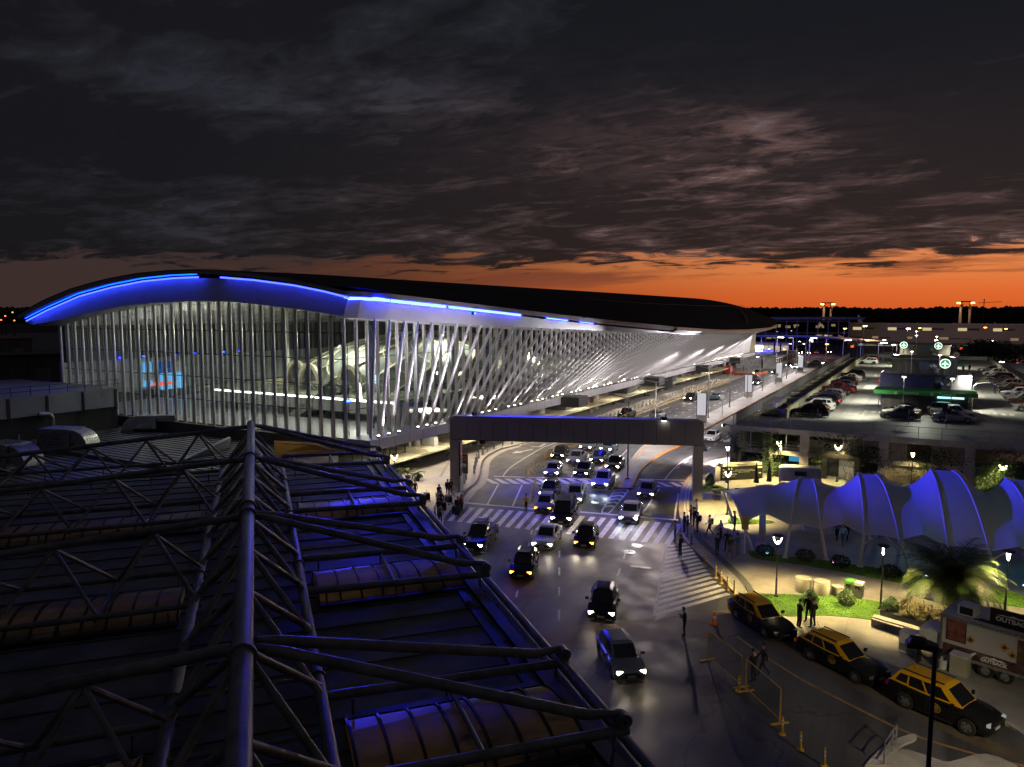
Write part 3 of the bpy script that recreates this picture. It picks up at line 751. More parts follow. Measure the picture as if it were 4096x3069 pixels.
rk = MB(); rk.lathe([(.19, .05), (.19, .9)], 12); rk.box((0, 0, .95), (.1, .24, .1)); rk.box((0, 0, .025), (.12, .32, .05)); rkm = rk.mesh('raking_column', M['whitemetal'], True)
rest = MB()
ub = MB().box((0, 0, 0), (.24, .3, .2)).mesh('uplight', M['greysteel']); ul = MB().box((.03, 0, .14), (.18, .22, .05)).mesh('uplight_lens', E_['warm'])
for i in range(104):
    Y = 55.8+i*1.63; p = Vector((-47.35, Y, 6.0)); q = Vector((Xe(Y)-.12, Y, ze(Y)+.02))
    if i < 98: col('raking_column', p, q, .95, rkm)
    else: rest.tube(p, q, .19, 8)
    if i % 4 != 3:
        o = link('uplight', ub, T); o.matrix_parent_inverse = Matrix.Translation(-Vector(T.location)); o.location = (-46.75, Y+.45, 6.12); link('uplight_lens', ul, o)
tag(tb_(rest, 'far_raking_columns', M['whitemetal'], True), kind='stuff')
# podium
b = MB(); b.box((-72, 147.3, 5.45), (51.2, 185.4, 1.06)); tb_(b, 'podium_slab', mat('podium_panel', (.4, .39, .42), .45, .3, var=.1, scale=.5, stretch=(1, .2, 1)))
b = MB()
for i in range(78): b.box((-46.395, 56+i*2.4, 5.45), (.012, .03, 1.06))
tb_(b, 'podium_joint', M['black'])
# ground-floor shop front and columns under the podium
b = MB(); b.box((-57.4, 72, 2.4), (.06, 34, 4.6)); b.box((-57.4, 150, 2.4), (.06, 80, 4.6)); tb_(b, 'ground_floor_glazing', M['shopglass'])
b = MB()
for i in range(40):
    Y = 56+i*3.4
    b.box((-57.32, Y, 2.45), (.1, .1, 4.9))
for Y in (56, 190): pass
b.box((-57.3, 110, 4.75), (.1, 110, .3)); b.box((-57.3, 110, .25), (.1, 110, .2)); tb_(b, 'shopfront_frame', M['darkmetal'])
b = MB(); b.box((-64, 150, 2.4), (.3, 180, 4.8)); tb_(b, 'ground_floor_back_wall', M['innergrey'])
for i in range(15):
    Y = 72.4+i*11.4; o = MB().tube((-54.3, Y, 0), (-54.3, Y, 4.92), .62, 18).build('podium_column', M['conc'], None, True); o.parent = T; o.matrix_parent_inverse = Matrix.Translation(-Vector(T.location))
b = MB(); b.box((-55.6, 77, 2.45), (.45, .45, 4.9)); b.box((-55.6, 90, 2.45), (.45, .45, 4.9)); tb_(b, 'dark_pillar', M['darkmetal'])
# doors and lit entrances
for k, (Y, w) in enumerate(((69.2, 2.6), (105, 4), (128, 5), (158, 5), (172, 6), (205, 5))):
    d = MB(); d.box((-56.9, Y, 1.5), (.12, w, 3.0)); do = tb_(d, 'entrance_door', E_['adpale'] if k else M['shopglass'])
    fr = MB()
    for j in range(int(w/1.2)+1): fr.box((-56.8, Y-w/2+j*w/int(w/1.2), 1.5), (.1, .12, 3.05))
    fr.box((-56.8, Y, 3.05), (.1, w, .12)); fo = tb_(fr, 'door_frame', M['whitemetal'], parent=do)
# angular portals
for Y in (111, 140, 168, 196):
    b = MB(); b.add([(-56, Y, 0), (-52.6, Y, 0), (-51.2, Y, 4.6), (-56, Y, 4.6), (-56, Y+6, 0), (-52.6, Y+6, 0), (-51.2, Y+6, 4.6), (-56, Y+6, 4.6)], [(0, 1, 2, 3), (7, 6, 5, 4), (1, 5, 6, 2), (3, 2, 6, 7)])
    tb_(b, 'portal', M['innerdark'])
    b = MB(); b.box((-51.1, Y+3, 4.5), (.2, 6, .1)); tb_(b, 'portal_light', E_['white'])
# downlights under the slab
b = MB()
for i in range(26): b.box((-51, 66+i*6.6, 4.9), (.5, .5, .03))
tb_(b, 'soffit_downlight', E_['warm'])
# hanging gate screens below the slab edge
for k, Y in enumerate((99, 136, 172, 206)):
    s = MB(); s.box((-44.9, Y, 5.3), (2.9, 3.4, 1.5)); so = tb_(s, 'gate_sign', M['black'])
    s = MB(); s.box((-43.43, Y, 5.35), (.03, 1.5, .75)); s.box((-44.9, Y-1.715, 5.35), (1.4, .03, .75)); tb_(s, 'gate_screen', emis('gate_screen%d' % k, (1, .75, .72), 6), parent=so)
# ---- interior
b = MB(); b.box((-73.5, 140, 1.9), (46.6, 170, .2)); tb_(b, 'hall_floor', M['innerfloor'])
b = MB(); b.box((-67.5, 112, 8.3), (33, 96, .5)); b.box((-66, 63.95, 7.6), (30, .3, 1.4)); tb_(b, 'mezzanine', M['innergrey'])
b = MB(); b.box((-67.5, 112, 8.58), (33, 95.6, .04)); tb_(b, 'mezzanine_floor', M['innerfloor'])
b = MB(); b.box((-65.6, 63.9, 8.4), (29.5, .1, .13)); b.box((-51.1, 108, 8.4), (.1, 86, .13)); tb_(b, 'mezzanine_light', E_['white'])
b = MB(); b.box((-65.6, 64.05, 9.2), (29.5, .04, 1.1)); b.box((-51.2, 108, 9.2), (.04, 86, 1.1)); tb_(b, 'mezzanine_balustrade', M['glass'])
b = MB(); b.box((-73, 158, 11), (50, .3, 18)); b.box((-97.6, 105, 11), (.3, 100, 16)); tb_(b, 'hall_wall', M['innerdark'])
b = MB(); b.box((-97.3, 100, 9.6), (.2, 92, 4.6)); b.box((-82, 119, 5), (30, .2, 6)); tb_(b, 'hall_panelling', M['innergrey'])
ceil = []
for Y in (54.7, 66, 80, 100, 120, 140, 158):
    ring = []
    for x, _, z in gl:
        w = max(0, min(1, (x+69)/19.)); zr = ze(Y)-ze(54.6)
        ring.append((x, Y, z+zr*w+.02))
    ceil.append(ring)
b = MB(); b.loft(ceil); tb_(b, 'hall_ceiling', M['innerwhite'])
b = MB()
for k in range(9):
    Y = 57+k*5
    for x, _, z in gl[::2][:-1]: b.box((x+1, Y, z-.12+ (ze(Y)-ze(54.6))*max(0, min(1, (x+69)/19.))), (1.9, .05, .06))
tb_(b, 'ceiling_joint', M['greysteel'])
for X, Y in ((-84, 80), (-78, 100), (-70, 88), (-62, 110), (-90, 96), (-56, 84), (-88, 120), (-74, 125)):
    o = MB().tube((X, Y, 2), (X, Y, 19), .45, 14).build('hall_column', M['innerwhite'], None, True); o.parent = T; o.matrix_parent_inverse = Matrix.Translation(-Vector(T.location))
for Y in (61, 69, 77, 85, 94):
    o = MB().tube((-51.6, Y, 6), (-51.6, Y, 17), .32, 12).build('blue_grey_column', mat('blue_grey_column', (.12, .16, .26), .5, var=.1), None, True); o.parent = T; o.matrix_parent_inverse = Matrix.Translation(-Vector(T.location))
# ribbed dome pavilion on the mezzanine
dm = MB(); cx_, cy_, rx, ry, rz_ = -66., 92., 14.5, 24., 6.8
shell = MB(); rg = []
for j in range(11):
    ph = j/10*PI/2; rg.append([(cx_+rx*math.cos(ph)*math.cos(t*2*PI/48), cy_+ry*math.cos(ph)*math.sin(t*2*PI/48), 8.6+rz_*math.sin(ph)) for t in range(48)])
shell.loft(rg, True); tb_(shell, 'dome_shell', mat('dome_shell', (.22, .25, .24), .45, var=.2, scale=.4), True)
for k in range(20):
    t0 = k*2*PI/20
    pts = []
    for j in range(14):
        ph = j/13*PI/2*.97; t = t0+.5*math.sin(ph*1.2)
        pts.append((cx_+(rx+.16)*math.cos(ph)*math.cos(t), cy_+(ry+.16)*math.cos(ph)*math.sin(t), 8.6+(rz_+.14)*math.sin(ph)))
    wd = [.75+.5*math.sin(j/13*PI*3) for j in range(14)]
    for j in range(13): dm.bar(pts[j], pts[j+1], .34+.5*abs(wd[j]-.6), .1)
    pts2 = []
    for j in range(14):
        ph = j/13*PI/2*.97; t = t0-.7*math.sin(ph*1.2)
        pts2.append((cx_+(rx+.2)*math.cos(ph)*math.cos(t), cy_+(ry+.2)*math.cos(ph)*math.sin(t), 8.6+(rz_+.2)*math.sin(ph)))
    for j in range(13): dm.bar(pts2[j], pts2[j+1], .16, .08)
tb_(dm, 'dome_rib', M['cream'])
arch = MB()
for k in range(3):
    t = -PI/2-.55+k*.42; px_, py_ = cx_+rx*.98*math.cos(t), cy_+ry*.98*math.sin(t)
    ring_o = []; 
    for j in range(17):
        a = j/16*PI; ring_o.append((px_+1.9*math.cos(a)*.95, py_-.35, 8.7+3.1*math.sin(a)))
    for j in range(16): arch.bar(ring_o[j], ring_o[j+1], .5, .5, up=(0, 1, 0))
    arch.box((px_, py_-.1, 10), (3., .1, 2.8), k=1)
tb_(arch, 'dome_arch', [M['cream'], M['innerdark']])
# screens, light box, shops, blue spots
def iscreen(name, mat_, c, d): return tb_(MB().box(c, d), name, mat_)
for (u0, v0, u1, v1, m) in ((570, 1450, 610, 1545, E_['screenblue']), (620, 1448, 690, 1490, E_['adblue']), (640, 1490, 740, 1550, E_['screenblue']), (690, 1448, 745, 1485, E_['adpale']), (572, 1490, 610, 1520, E_['adpale']), (612, 1532, 690, 1537, E_['redsign'])):
    p = atX(u0, v0, -96.9); q = atX(u1, v1, -96.9)
    iscreen('media_wall', m, (-96.9, (p[1]+q[1])/2, (p[2]+q[2])/2), (.1+random.random()*.05, abs(q[1]-p[1]), abs(q[2]-p[2])))
p = atY(1300, 1467, 74); q = atY(1356, 1511, 74)
iscreen('info_screen', E_['screencyan'], ((p[0]+q[0])/2, 74, (p[2]+q[2])/2), (q[0]-p[0], .1, p[2]-q[2]))
iscreen('screen_surround', M['innerdark'], ((p[0]+q[0])/2, 74.3, (p[2]+q[2])/2+.5), ((q[0]-p[0])*1.7, .3, (p[2]-q[2])*1.7))
for (u0, v0, u1, v1, Y, nm, m) in ((923, 1600, 995, 1640, 71, 'lit_portal', E_['white']), (1060, 1602, 1120, 1612, 71, 'lit_portal', E_['white']), (1250, 1636, 1262, 1652, 70, 'orange_panel', E_['orange']), (1266, 1636, 1276, 1652, 70, 'orange_panel', E_['orange']), (1366, 1644, 1384, 1656, 70, 'orange_panel', E_['orange']), (1580, 1620, 1700, 1632, 76, 'blue_panel', E_['adblue']), (1500, 1500, 1512, 1535, 70, 'info_screen', E_['screencyan']), (1770, 1490, 1790, 1530, 85, 'info_screen', E_['screencyan'])):
    p = atY(u0, v0, Y); q = atY(u1, v1, Y); iscreen(nm, m, ((p[0]+q[0])/2, Y, (p[2]+q[2])/2), (q[0]-p[0], .12, p[2]-q[2]))
p = atY(1440, 1505, 60); p2 = atY(1430, 1603, 60); b = MB(); b.add([(p2[0]-.25, y, p2[2]) for y in (60, 60.2)]+[(p2[0]+.45, y, p2[2]+.2) for y in (60, 60.2)]+[(p2[0]+.3, y, p[2]-1) for y in (60, 60.2)]+[(p2[0]-.2, y, p[2]) for y in (60, 60.2)], [(0, 2, 4, 6), (1, 7, 5, 3), (0, 1, 3, 2), (2, 3, 5, 4), (4, 5, 7, 6), (6, 7, 1, 0)]); tb_(b, 'sail_lightbox', E_['white'])
for (u, v) in ((332, 1440), (480, 1432), (575, 1426), (698, 1420), (778, 1414), (892, 1408), (962, 1405), (372, 1378)):
    p = atY(u, v, 62.); iscreen('blue_spot', E_['bluespot'], p, (.55, .1, .12))
# escalators
e0 = atY(1272, 1552, 66); e1 = atY(1075, 1800, 60)
es = MB()
for dx in (-2.4, 0, 2.4):
    a = (-60.5+dx*.4+1.2*dx*.0+dx, 66., 8.7); c = (-70.5+dx, 62., 2.1)
    es.bar((-60.5, 66+dx*.5, 8.6), (-70.5, 64+dx*.5, 2.2), 1.0, .5); es.bar((-60.5, 65.5+dx*.5, 9.4), (-70.5, 63.5+dx*.5, 3.), .08, .9, k=1); es.bar((-60.5, 66.5+dx*.5, 9.4), (-70.5, 64.5+dx*.5, 3.), .08, .9, k=1)
tb_(es, 'escalator', [M['darkmetal'], M['steel']])
# check-in desks and belt posts on the hall floor
b = MB()
for i in range(9): b.box((-58+(i % 3)*2.6, 70+i*1.7, 2.55), (1.8, .8, 1.1))
tb_(b, 'check_in_desk', M['innerwhite'])
b = MB()
for i in range(40): b.box((-66+random.random()*14, 60+random.random()*9, 2.5), (.06, .06, 1))
tb_(b, 'queue_post', M['darkmetal'])
tb_(MB().box((-82, 69.6, 5.9), (16, .2, 1.2)), 'shop_band', M['innerwhite'])
o = lettering('shop_sign', 'LE PAIN QUOTIDIEN', .9, M['greysteel'], None, (-82.5, 69.45, 5.9), (PI/2, 0, 0)); o.parent = T; o.matrix_parent_inverse = Matrix.Translation(-Vector(T.location))
# real lamps inside and under the slab
WC = (1, .97, .74)
for X, Y, z, w in ((-90, 61, 14.6, 420), (-81, 61, 15.8, 800), (-72, 61, 16.2, 950), (-63, 61, 16.2, 950), (-55, 61, 15.6, 800), (-88, 74, 6.4, 2200), (-76, 80, 6.8, 3000), (-64, 76, 6.8, 5000), (-55, 76, 6.8, 4200), (-56, 92, 6.8, 3400), (-64, 72, 16, 2800), (-76, 82, 16, 2600), (-57, 84, 15.8, 3400), (-88, 95, 13, 1000), (-54, 105, 12.8, 2600), (-56, 130, 11.5, 1800), (-66, 118, 17, 1800)): point((X, Y, z), w, WC, .4) if Y < 62 else spot((X, Y, z), (X, Y, 0), w*1.3, WC, 152, .35, .4)
for Y in (60, 72, 86, 100, 114, 130, 146, 162, 180, 200): spot((-49.6, Y, 4.85), (-49, Y, 0), 1500, (1, .84, .64), 160, .6, .3)
for Y in (58, 66, 78, 90): spot((-48.6, Y, 4.85), (-47, Y-1, 0), 1600, (1, .82, .6), 165, .6, .3)
for Y in (62, 80): point((-61, Y, 3.6), 200, (1, .9, .75), .3)
# floodlights washing the raking columns
for i in range(26):
    Y = 57.5+i*6.52
    spot((-46.3, Y, 6.35), (Xe(Y)*.8-46.7*.2, Y, ze(Y)), 850, (1, .88, .91), 100, .8, .2)
for loc, tg, w, a_ in (((-31.6, 97.3, 8.9), (-39, 83.5, 16.4), 9000, 40), ((-31.9, 127.4, 8.8), (-34, 112, 15.2), 6000, 60), ((-31.6, 97.2, 8.6), (-44.5, 64, 17.5), 5000, 36)):  # spots added beside the median poles, without fixtures, to brighten the fascia
    spot(loc, tg, w, (.95, .94, 1), a_, .9, .15)

# blue projectors added on the terminal to wash tent, portal, garage and old roof
def projector(lab, loc, tgt, w, ang, blend=.6):
    t = thing('added_blue_projector', lab, 'projector', loc, 0, 'added blue projectors on the terminal fascia'); d = (Vector(tgt)-Vector(loc)).normalized(); rz = math.atan2(d.y, d.x); t.rotation_euler.z = rz
    MB().box((0, 0, 0), (.3, .4, .3)).build('housing', M['darkmetal'], t); MB().box((.16, 0, 0), (.02, .32, .22)).build('lens', E_['bluespot'], t)
    spot(Vector(loc)+d*.35, tgt, w, (.035, .03, 1), ang, blend, .2)
projector('small added blue projector at the corner of the white fascia', (-45.6, 57, 19.6), (1, 60.4, 8.3), 135000, 20, 1)
projector('small added blue projector on the corner column below the fascia', (-48.3, 53.7, 9.9), (-12, 24, 7), 17000, 34, .9)
projector('small added blue projector midway along the white fascia', (-36.9, 84, 17.9), (-17.8, 112, 6), 26000, 38, 1)
projector('small added blue projector above the left end of the portal', (-42.3, 67, 18.3), (-33, 67, 6), 20000, 62, .8)
# ------------------------------------------------------------------ old terminal roof with its trusses
RO = Vector((-16.3, 13.6, 0)); RA_ = math.atan2(.663, -.748)          # local x runs along the ridge, away; local y is left
OT = thing('old_terminal_roof', 'low dark sheet roof with exposed pipe trusses and a blue-lit ridge tube, in the foreground', 'building', RO, RA_)
def ot(mb, name, mats, smooth=False, parent=None):
    o = mb.build(name, mats, None, smooth); o.parent = parent or OT; return o
SK = [-14.3, -.4, 13.5, 27.4, 41.3]                               # arm stations
def L(s, t, z): return (s, -t, z)                                    # t to the right of the ridge
ZD = 5.35
# deck
b = MB(); b.box((15, 15.3, ZD-.2), (58, 52, .3)); 
ot(b, 'roof_deck', M['olddeck'])
b = MB()
for i in range(31):
    s = -12.5+i*1.8
    b.box((s, 15.3, ZD-.03), (.06, 51.6, .07))
ot(b, 'roof_seam', mat('roof_seam', (.07, .07, .07), .7))
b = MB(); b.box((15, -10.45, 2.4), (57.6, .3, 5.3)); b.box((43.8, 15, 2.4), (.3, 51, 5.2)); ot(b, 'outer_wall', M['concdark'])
b = MB(); b.tube(L(-14, 11.0, 5.3), L(44.4, 11.0, 5.3), .17, 10); ot(b, 'edge_tube', M['pipe'], True)
b = MB(); b.box((15, -10.0, ZD+.05), (58, .5, .25)); b.box((15, -9.3, ZD+.01), (58, .35, .12)); ot(b, 'gutter', M['darkmetal'])
# barrel skylights below each arm
def barrel(s0, w, h, t0, t1, name='skylight'):
    n_ = 10; sk = MB(); rb = MB()
    N = int(abs(t1-t0)/.9); rings = []
    for i in range(2):
        t = t0 if i == 0 else t1
        rings.append([L(s0+w*math.cos(PI*j/n_), t, ZD-.06+h*math.sin(PI*j/n_)) for j in range(n_+1)])
    sk.loft(rings)
    for r in rings: sk.add(r, [tuple(range(n_+1))])
    for i in range(N+1):
        t = t0+(t1-t0)*i/N
        pts = [L(s0+(w+.02)*math.cos(PI*j/n_), t, ZD-.04+(h+.02)*math.sin(PI*j/n_)) for j in range(n_+1)]
        for a, c in zip(pts, pts[1:]): rb.bar(a, c, .09, .07)
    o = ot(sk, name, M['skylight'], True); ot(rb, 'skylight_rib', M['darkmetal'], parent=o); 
    k = MB(); k.box(L(s0-w-.2, (t0+t1)/2, ZD+.02), (.3, abs(t1-t0), .22)); k.box(L(s0+w+.2, (t0+t1)/2, ZD+.02), (.3, abs(t1-t0), .22)); ot(k, 'skylight_kerb', M['darkmetal'], parent=o)
for s in SK[:4]:
    barrel(s, 1.95, .62, 2.9, 9.6); barrel(s, 1.95, .62, -2.9, -38)
# spine
ZR = 9.3; ZL = 6.3
b = MB(); b.tube(L(-15, 0, ZR), L(41.9, 0, ZR), .29, 20); o = ot(b, 'ridge_tube', M['pipe'], True)
b = MB()
for s in (13.2, 14.6, 27.2, -1.2): b.lathe([(.3, -.06), (.4, -.06), (.4, .06), (.3, .06)], 20, L(s, 0, ZR), axis='x')
b.lathe([(.02, -.1), (.34, -.1), (.34, .1), (.02, .1)], 20, L(41.9, 0, ZR), axis='x'); ot(b, 'ridge_flange', M['pipe'])
for t in (-2.2, 2.2):
    b = MB(); b.tube(L(-15, t, ZL), L(41, t, ZL), .2, 14); 
    for s in (3, 14.6, 24, 33): b.lathe([(.2, -.05), (.28, -.05), (.28, .05), (.2, .05)], 14, L(s, t, ZL), axis='x')
    ot(b, 'spine_chord', M['pipe'], True)
for t in (-2.2, 2.2):
    b = MB(); k = 0
    for i, s in enumerate([x*4.633-14.3 for x in range(13)]):
        for ds in (-2.6, 2.6):
            if -15 < s+ds < 42.6: b.tube(L(s, 0, ZR-.15), L(s+ds, t, ZL+.1), .125, 10)
    ot(b, 'spine_web', M['pipe'], True)
b = MB()
for i in range(17): s = -14.3+i*3.475; b.tube(L(s, -2.2, ZL), L(s, 2.2, ZL), .08, 8)
ot(b, 'spine_tie', M['pipe'], True)
# right-hand cantilever arms and left-hand trusses
for s in SK:
    for ds in (-2.25, 2.25):
        b = MB(); e = L(s+ds, 10.45, 6.3); a = L(s+.1*ds, .35, ZR-.02)
        A_ = Vector(a); E2 = Vector(e); d = E2-A_
        b.tube(A_, A_+d*.06, .1, 10, .165); b.tube(A_+d*.06, A_+d*.9, .165, 14); b.tube(A_+d*.9, E2+Vector((0, 0, .25)), .165, 10, .1)
        ot(b, 'arm_strut', M['pipe'], True)
        b = MB(); b.tube(L(s+ds, 2.3, ZL-.1), L(s+ds, 10.75, 6.0), .16, 12); b.lathe([(.05, -.2), (.24, -.2), (.24, .2), (.05, .2)], 14, L(s+ds, 10.55, 6.35), axis='x')
        for t in (3.2, 6.3, 10.3): b.tube(L(s+ds, t, ZD-.1), L(s+ds, t, 6.0), .05, 6)
        ot(b, 'arm_beam', M['pipe'], True)
    b = MB(); b.tube(L(s-2.25, 10.45, 6.1), L(s+2.25, 10.45, 6.1), .17, 12); b.tube(L(s-2.25, 6.3, 6.05), L(s+2.25, 6.3, 6.05), .09, 8)
    ot(b, 'arm_end_tube', M['pipe'], True)
    # left truss
    sl = .078; zt = lambda t: ZR-.1-sl*abs(t)
    b = MB(); b.tube(L(s, -.3, ZR-.1), L(s, -40, zt(40)), .17, 14); ot(b, 'truss_top_chord', M['pipe'], True)
    for ds in (-2.25, 2.25):
        b = MB(); b.tube(L(s+ds, -2.3, ZL-.1), L(s+ds, -40, 5.95), .13, 10)
        for i in range(9): b.tube(L(s+ds, -3.2-i*4, ZD-.1), L(s+ds, -3.2-i*4, 6), .045, 6)
        ot(b, 'truss_bottom_chord', M['pipe'], True)
    b = MB()
    for i in range(10):
        t = -3.9-i*3.8
        for ds in (-2.25, 2.25):
            for dt in (-1.85, 1.95): b.tube(L(s, t, zt(t)-.12), L(s+ds, t+dt, 6.1), .1, 8, .08)
    ot(b, 'truss_web', M['pipe'], True)
    b = MB()
    for i in range(10): b.tube(L(s-2.25, -2.1-i*3.8, 5.98), L(s+2.25, -2.1-i*3.8, 5.98), .07, 6)
    ot(b, 'truss_tie', M['pipe'], True)
# ------------------------------------------------------------------ low roof with plant between the two terminals
LR = thing('low_service_roof', 'flat blue-lit service roof in front of the glass terminal end', 'building', (-66, 44, 0))
def rel(o, root): o.parent = root; o.matrix_parent_inverse = Matrix.Translation(-Vector(root.location)); return o
b = MB(); b.box((-70, 47.5, 2.4), (40, 13, 4.7)); b.box((-75, 30, 2.2), (32, 30, 4.4)); rel(b.build('roof_block', mat('service_roof_sheet', (.26, .26, .28), .45, .4, var=.3, scale=.6)), LR)
b = MB()
for i in range(29): b.box((-70, 30.4+i*.8, 4.77 if 30.4+i*.8 > 41 else 4.42), (38, .05, .05))
rel(b.build('roof_seam', M['darkmetal']), LR)
b = MB(); b.box((-70, 53.8, 5.35), (42, .5, 1.2)); rel(b.build('parapet', M['concdark']), LR)
# white raking upstand and ochre wall beside the ridge end
def slabquad(name, label, cat, pts, th, m):
    P = [Vector(p) for p in pts]; n_ = (P[1]-P[0]).cross(P[2]-P[0]).normalized()*th
    b = MB(); b.add(P+[p+n_ for p in P], [(0, 1, 2, 3), (7, 6, 5, 4), (0, 4, 5, 1), (1, 5, 6, 2), (2, 6, 7, 3), (3, 7, 4, 0)])
    return tag(b.build(name, m), label, cat)
slabquad('roof_upstand', 'pale wedge-shaped upstand on the service roof left of the ridge tube', 'upstand', [at(730, 1838, 4.8), at(913, 1790, 4.8), at(916, 1746, 6.1), at(735, 1832, 5.0)], .25, M['panel'])
slabquad('ochre_wall', 'ochre lit wall just behind the far end of the ridge tube', 'wall', [at(1095, 1822, 4.9), at(1345, 1800, 4.9), at(1262, 1771, 6.0), at(1096, 1762, 6.4)], .25, M['yellowwall'])
p = at(1180, 1800, 5.6); spot((p[0]+1.0, p[1]-2.4, 7.2), p, 60, (1, .75, .35), 110, .6, .1)
# annex block on the left
AX = thing('annex_building', 'dark annex block with pale upper panels, left of the glass terminal', 'building', (-94, 36, 0))
b = MB(); b.box((-94.2, 36, 4.5), (22, 33, 9)); rel(b.build('block', mat('annex_wall', (.05, .05, .05), .8, var=.4)), AX)
b = MB(); b.box((-83.05, 35.5, 8.3), (.3, 33.4, 1.9)); b.box((-94.2, 36, 9.3), (22.6, 33.8, .5))
for i in range(9): b.box((-82.86, 21+i*3.9, 8.2), (.08, .3, 2.4), k=1)
rel(b.build('upper_panel', [mat('annex_panel', (.34, .34, .37), .5, .2, var=.15, scale=.5), M['black']]), AX)
b = MB()
for z in (10., 10.5): b.box((-83.3, 44, z), (.05, 18, .05))
for i in range(10): b.box((-83.3, 35.2+i*1.95, 10), (.05, .05, 1.05))
rel(b.build('roof_railing', M['darkmetal']), AX)
# plant on the roof
def duct_unit(u, v, z, w, d, h, rz, label, arm=0):
    p = at(u, v, z); t = thing('ventilation_unit', label, 'ventilation unit', p, rz, 'plant on the service roof')
    bx = MB(); bx.box((0, 0, h*.5+.3), (w, d, h)); bx.build('casing', M['galv'], t)
    bx = MB()
    for x in (-w*.4, w*.4):
        for y in (-d*.4, d*.4): bx.box((x, y, .15), (.12, .12, .3))
    bx.build('feet', M['darkmetal'], t)
    e = MB(); n_ = 9; r0, r1 = .45, 1.75; rings = []
    for j in range(n_+1):
        a = PI/2*j/n_
        rings.append([(w/2+.1+math.sin(a)*r - .0, y, h*.35+.3+r1-math.cos(a)*r) if False else (w/2+.05+math.sin(a)*r, y, h*.95+.3-r1+math.cos(a)*r) for r, y in ((r0, -d*.4), (r1, -d*.4), (r1, d*.4), (r0, d*.4))])
    e.loft(rings, True); e.f += [(0, 1, 2, 3), tuple(range(4*n_, 4*n_+4))]; e.m += [0, 0]
    e.build('elbow_duct', M['galv'], t)
    if arm:
        a = MB(); a.box((-w/2-arm/2, 0, h*.8+.3), (arm, d*.8, h*.45)); a.build('straight_duct', M['galv'], t)
    g = MB()
    for i in range(5): g.box((0, -d/2-.01, h*.25+.3+i*h*.13), (w*.7, .03, .04))
    g.build('louvre', M['darkmetal'], t)
duct_unit(250, 1800, 4.45, 3.6, 2.4, 2.0, .35, 'boxy silver ventilation unit with a curved duct, second from the left')
duct_unit(600, 1722, 4.8, 2.2, 2.0, 1.5, -2.6, 'silver elbow duct unit closest to the glass end wall', 2.2)
duct_unit(30, 1880, 4.45, 3.0, 2.4, 2.2, .2, 'silver ventilation unit cut by the left edge of the view')
for i, (u, v, lab) in enumerate(((62, 1765, 'small white condenser box left of the boxy unit'), (170, 1748, 'small white condenser box touching the boxy unit'), (352, 1712, 'small white condenser box below the annex corner'))):
    t = thing('condenser', lab, 'condenser', at(u, v, 4.8), .6, 'condensers on the service roof'); MB().box((0, 0, .35), (.95, .4, .7)).build('casing', M['acwhite'], t)
    MB().lathe([(.01, 0), (.26, 0), (.26, .03), (.01, .03)], 16, (0, -.22, .36), axis='y').build('fan_grille', M['black'], t); MB().box((0, 0, .0), (.9, .3, .05)).build('feet', M['darkmetal'], t)
t = thing('duct_pipe', 'grey bent duct rising against the dark annex wall', 'duct', (-82.2, 44.5, 4.5)); q = MB(); q.path([(0, 0, 0), (0, 0, 2.6), (0, -.3, 3), (0, -1.4, 3.1)], .22, 10); q.build('pipe', M['galv'], t, True)
# lit hut on the far left
t = thing('service_hut', 'small lit cream hut behind the left annex', 'hut', (-128, 86, 0), .1)
b = MB(); b.box((0, 0, 2.2), (9, 4, 4.4)); b.build('wall', M['cream'], t); MB().box((0, 0, 4.5), (9.6, 4.6, .25)).build('roof', M['darkmetal'], t); MB().box((2, -2.05, 1.6), (1.2, .1, 2.4)).build('door', M['greysteel'], t); MB().box((3.6, -2.2, 4.1), (.5, .2, .15)).build('lamp', E_['white'], t)
p = t.location; point((p.x+3.4, p.y-2.9, 3.8), 60, (1, .85, .6), .1)
# ------------------------------------------------------------------ portal gantry
g0 = Vector((-41.3, 61.8, 0)); g1 = Vector((-18.8, 70.6, 0)); gd = (g1-g0); GL = gd.length; ga = math.atan2(gd.y, gd.x)
GT = thing('portal_gantry', 'wide dark metal portal spanning the road, its top edge lit blue', 'gantry', g0, ga)
b = MB(); zt_, zb_ = 8.0, 5.55; r_ = .5
def arcpts(cx, cz, a0, a1, r, n=6): return [(cx+r*math.cos(a0+(a1-a0)*i/n), cz+r*math.sin(a0+(a1-a0)*i/n)) for i in range(n+1)]
outl = arcpts(-.45+r_, zt_-r_, PI, PI/2, r_)+arcpts(GL+.45-r_, zt_-r_, PI/2, 0, r_)
prof = outl+[(GL+.45, zb_), (-.45, zb_)]
n_ = len(prof)
b.add([(x, -.65, z) for x, z in prof]+[(x, .65, z) for x, z in prof], [tuple(range(n_)), tuple(range(n_, 2*n_))[::-1]], 0)
b.add([(x, y, z) for x, z in outl for y in (-.65, .65)], [(2*i, 2*i+1, 2*i+3, 2*i+2) for i in range(len(outl)-1)], 1)
b.add([(-.45, -.65, zb_), (GL+.45, -.65, zb_), (GL+.45, .65, zb_), (-.45, .65, zb_)], [(0, 1, 2, 3)], 0)
b.build('beam', [M['gantry'], M['gantrytop']], GT)
b = MB()
for i in range(1, 18): b.box((GL*i/18, -.655, (zt_+zb_)/2-.1), (.035, .02, zt_-zb_-.5))
b.box((GL/2, -.66, zb_+.03), (GL+.5, .03, .06)); b.build('panel_joint', M['black'], GT)
for x in (0, GL):
    b = MB(); b.box((x, 0, zb_/2), (.9, 1.3, zb_-.01)); b.build('pillar', mat('pillar_sheet', (.34, .32, .31), .45, .4, var=.15), GT)
sg = MB(); sg.box((.53, 0, 3.6), (.12, 1.2, 3.6)); so = sg.build('zone_sign', M['black'], GT)
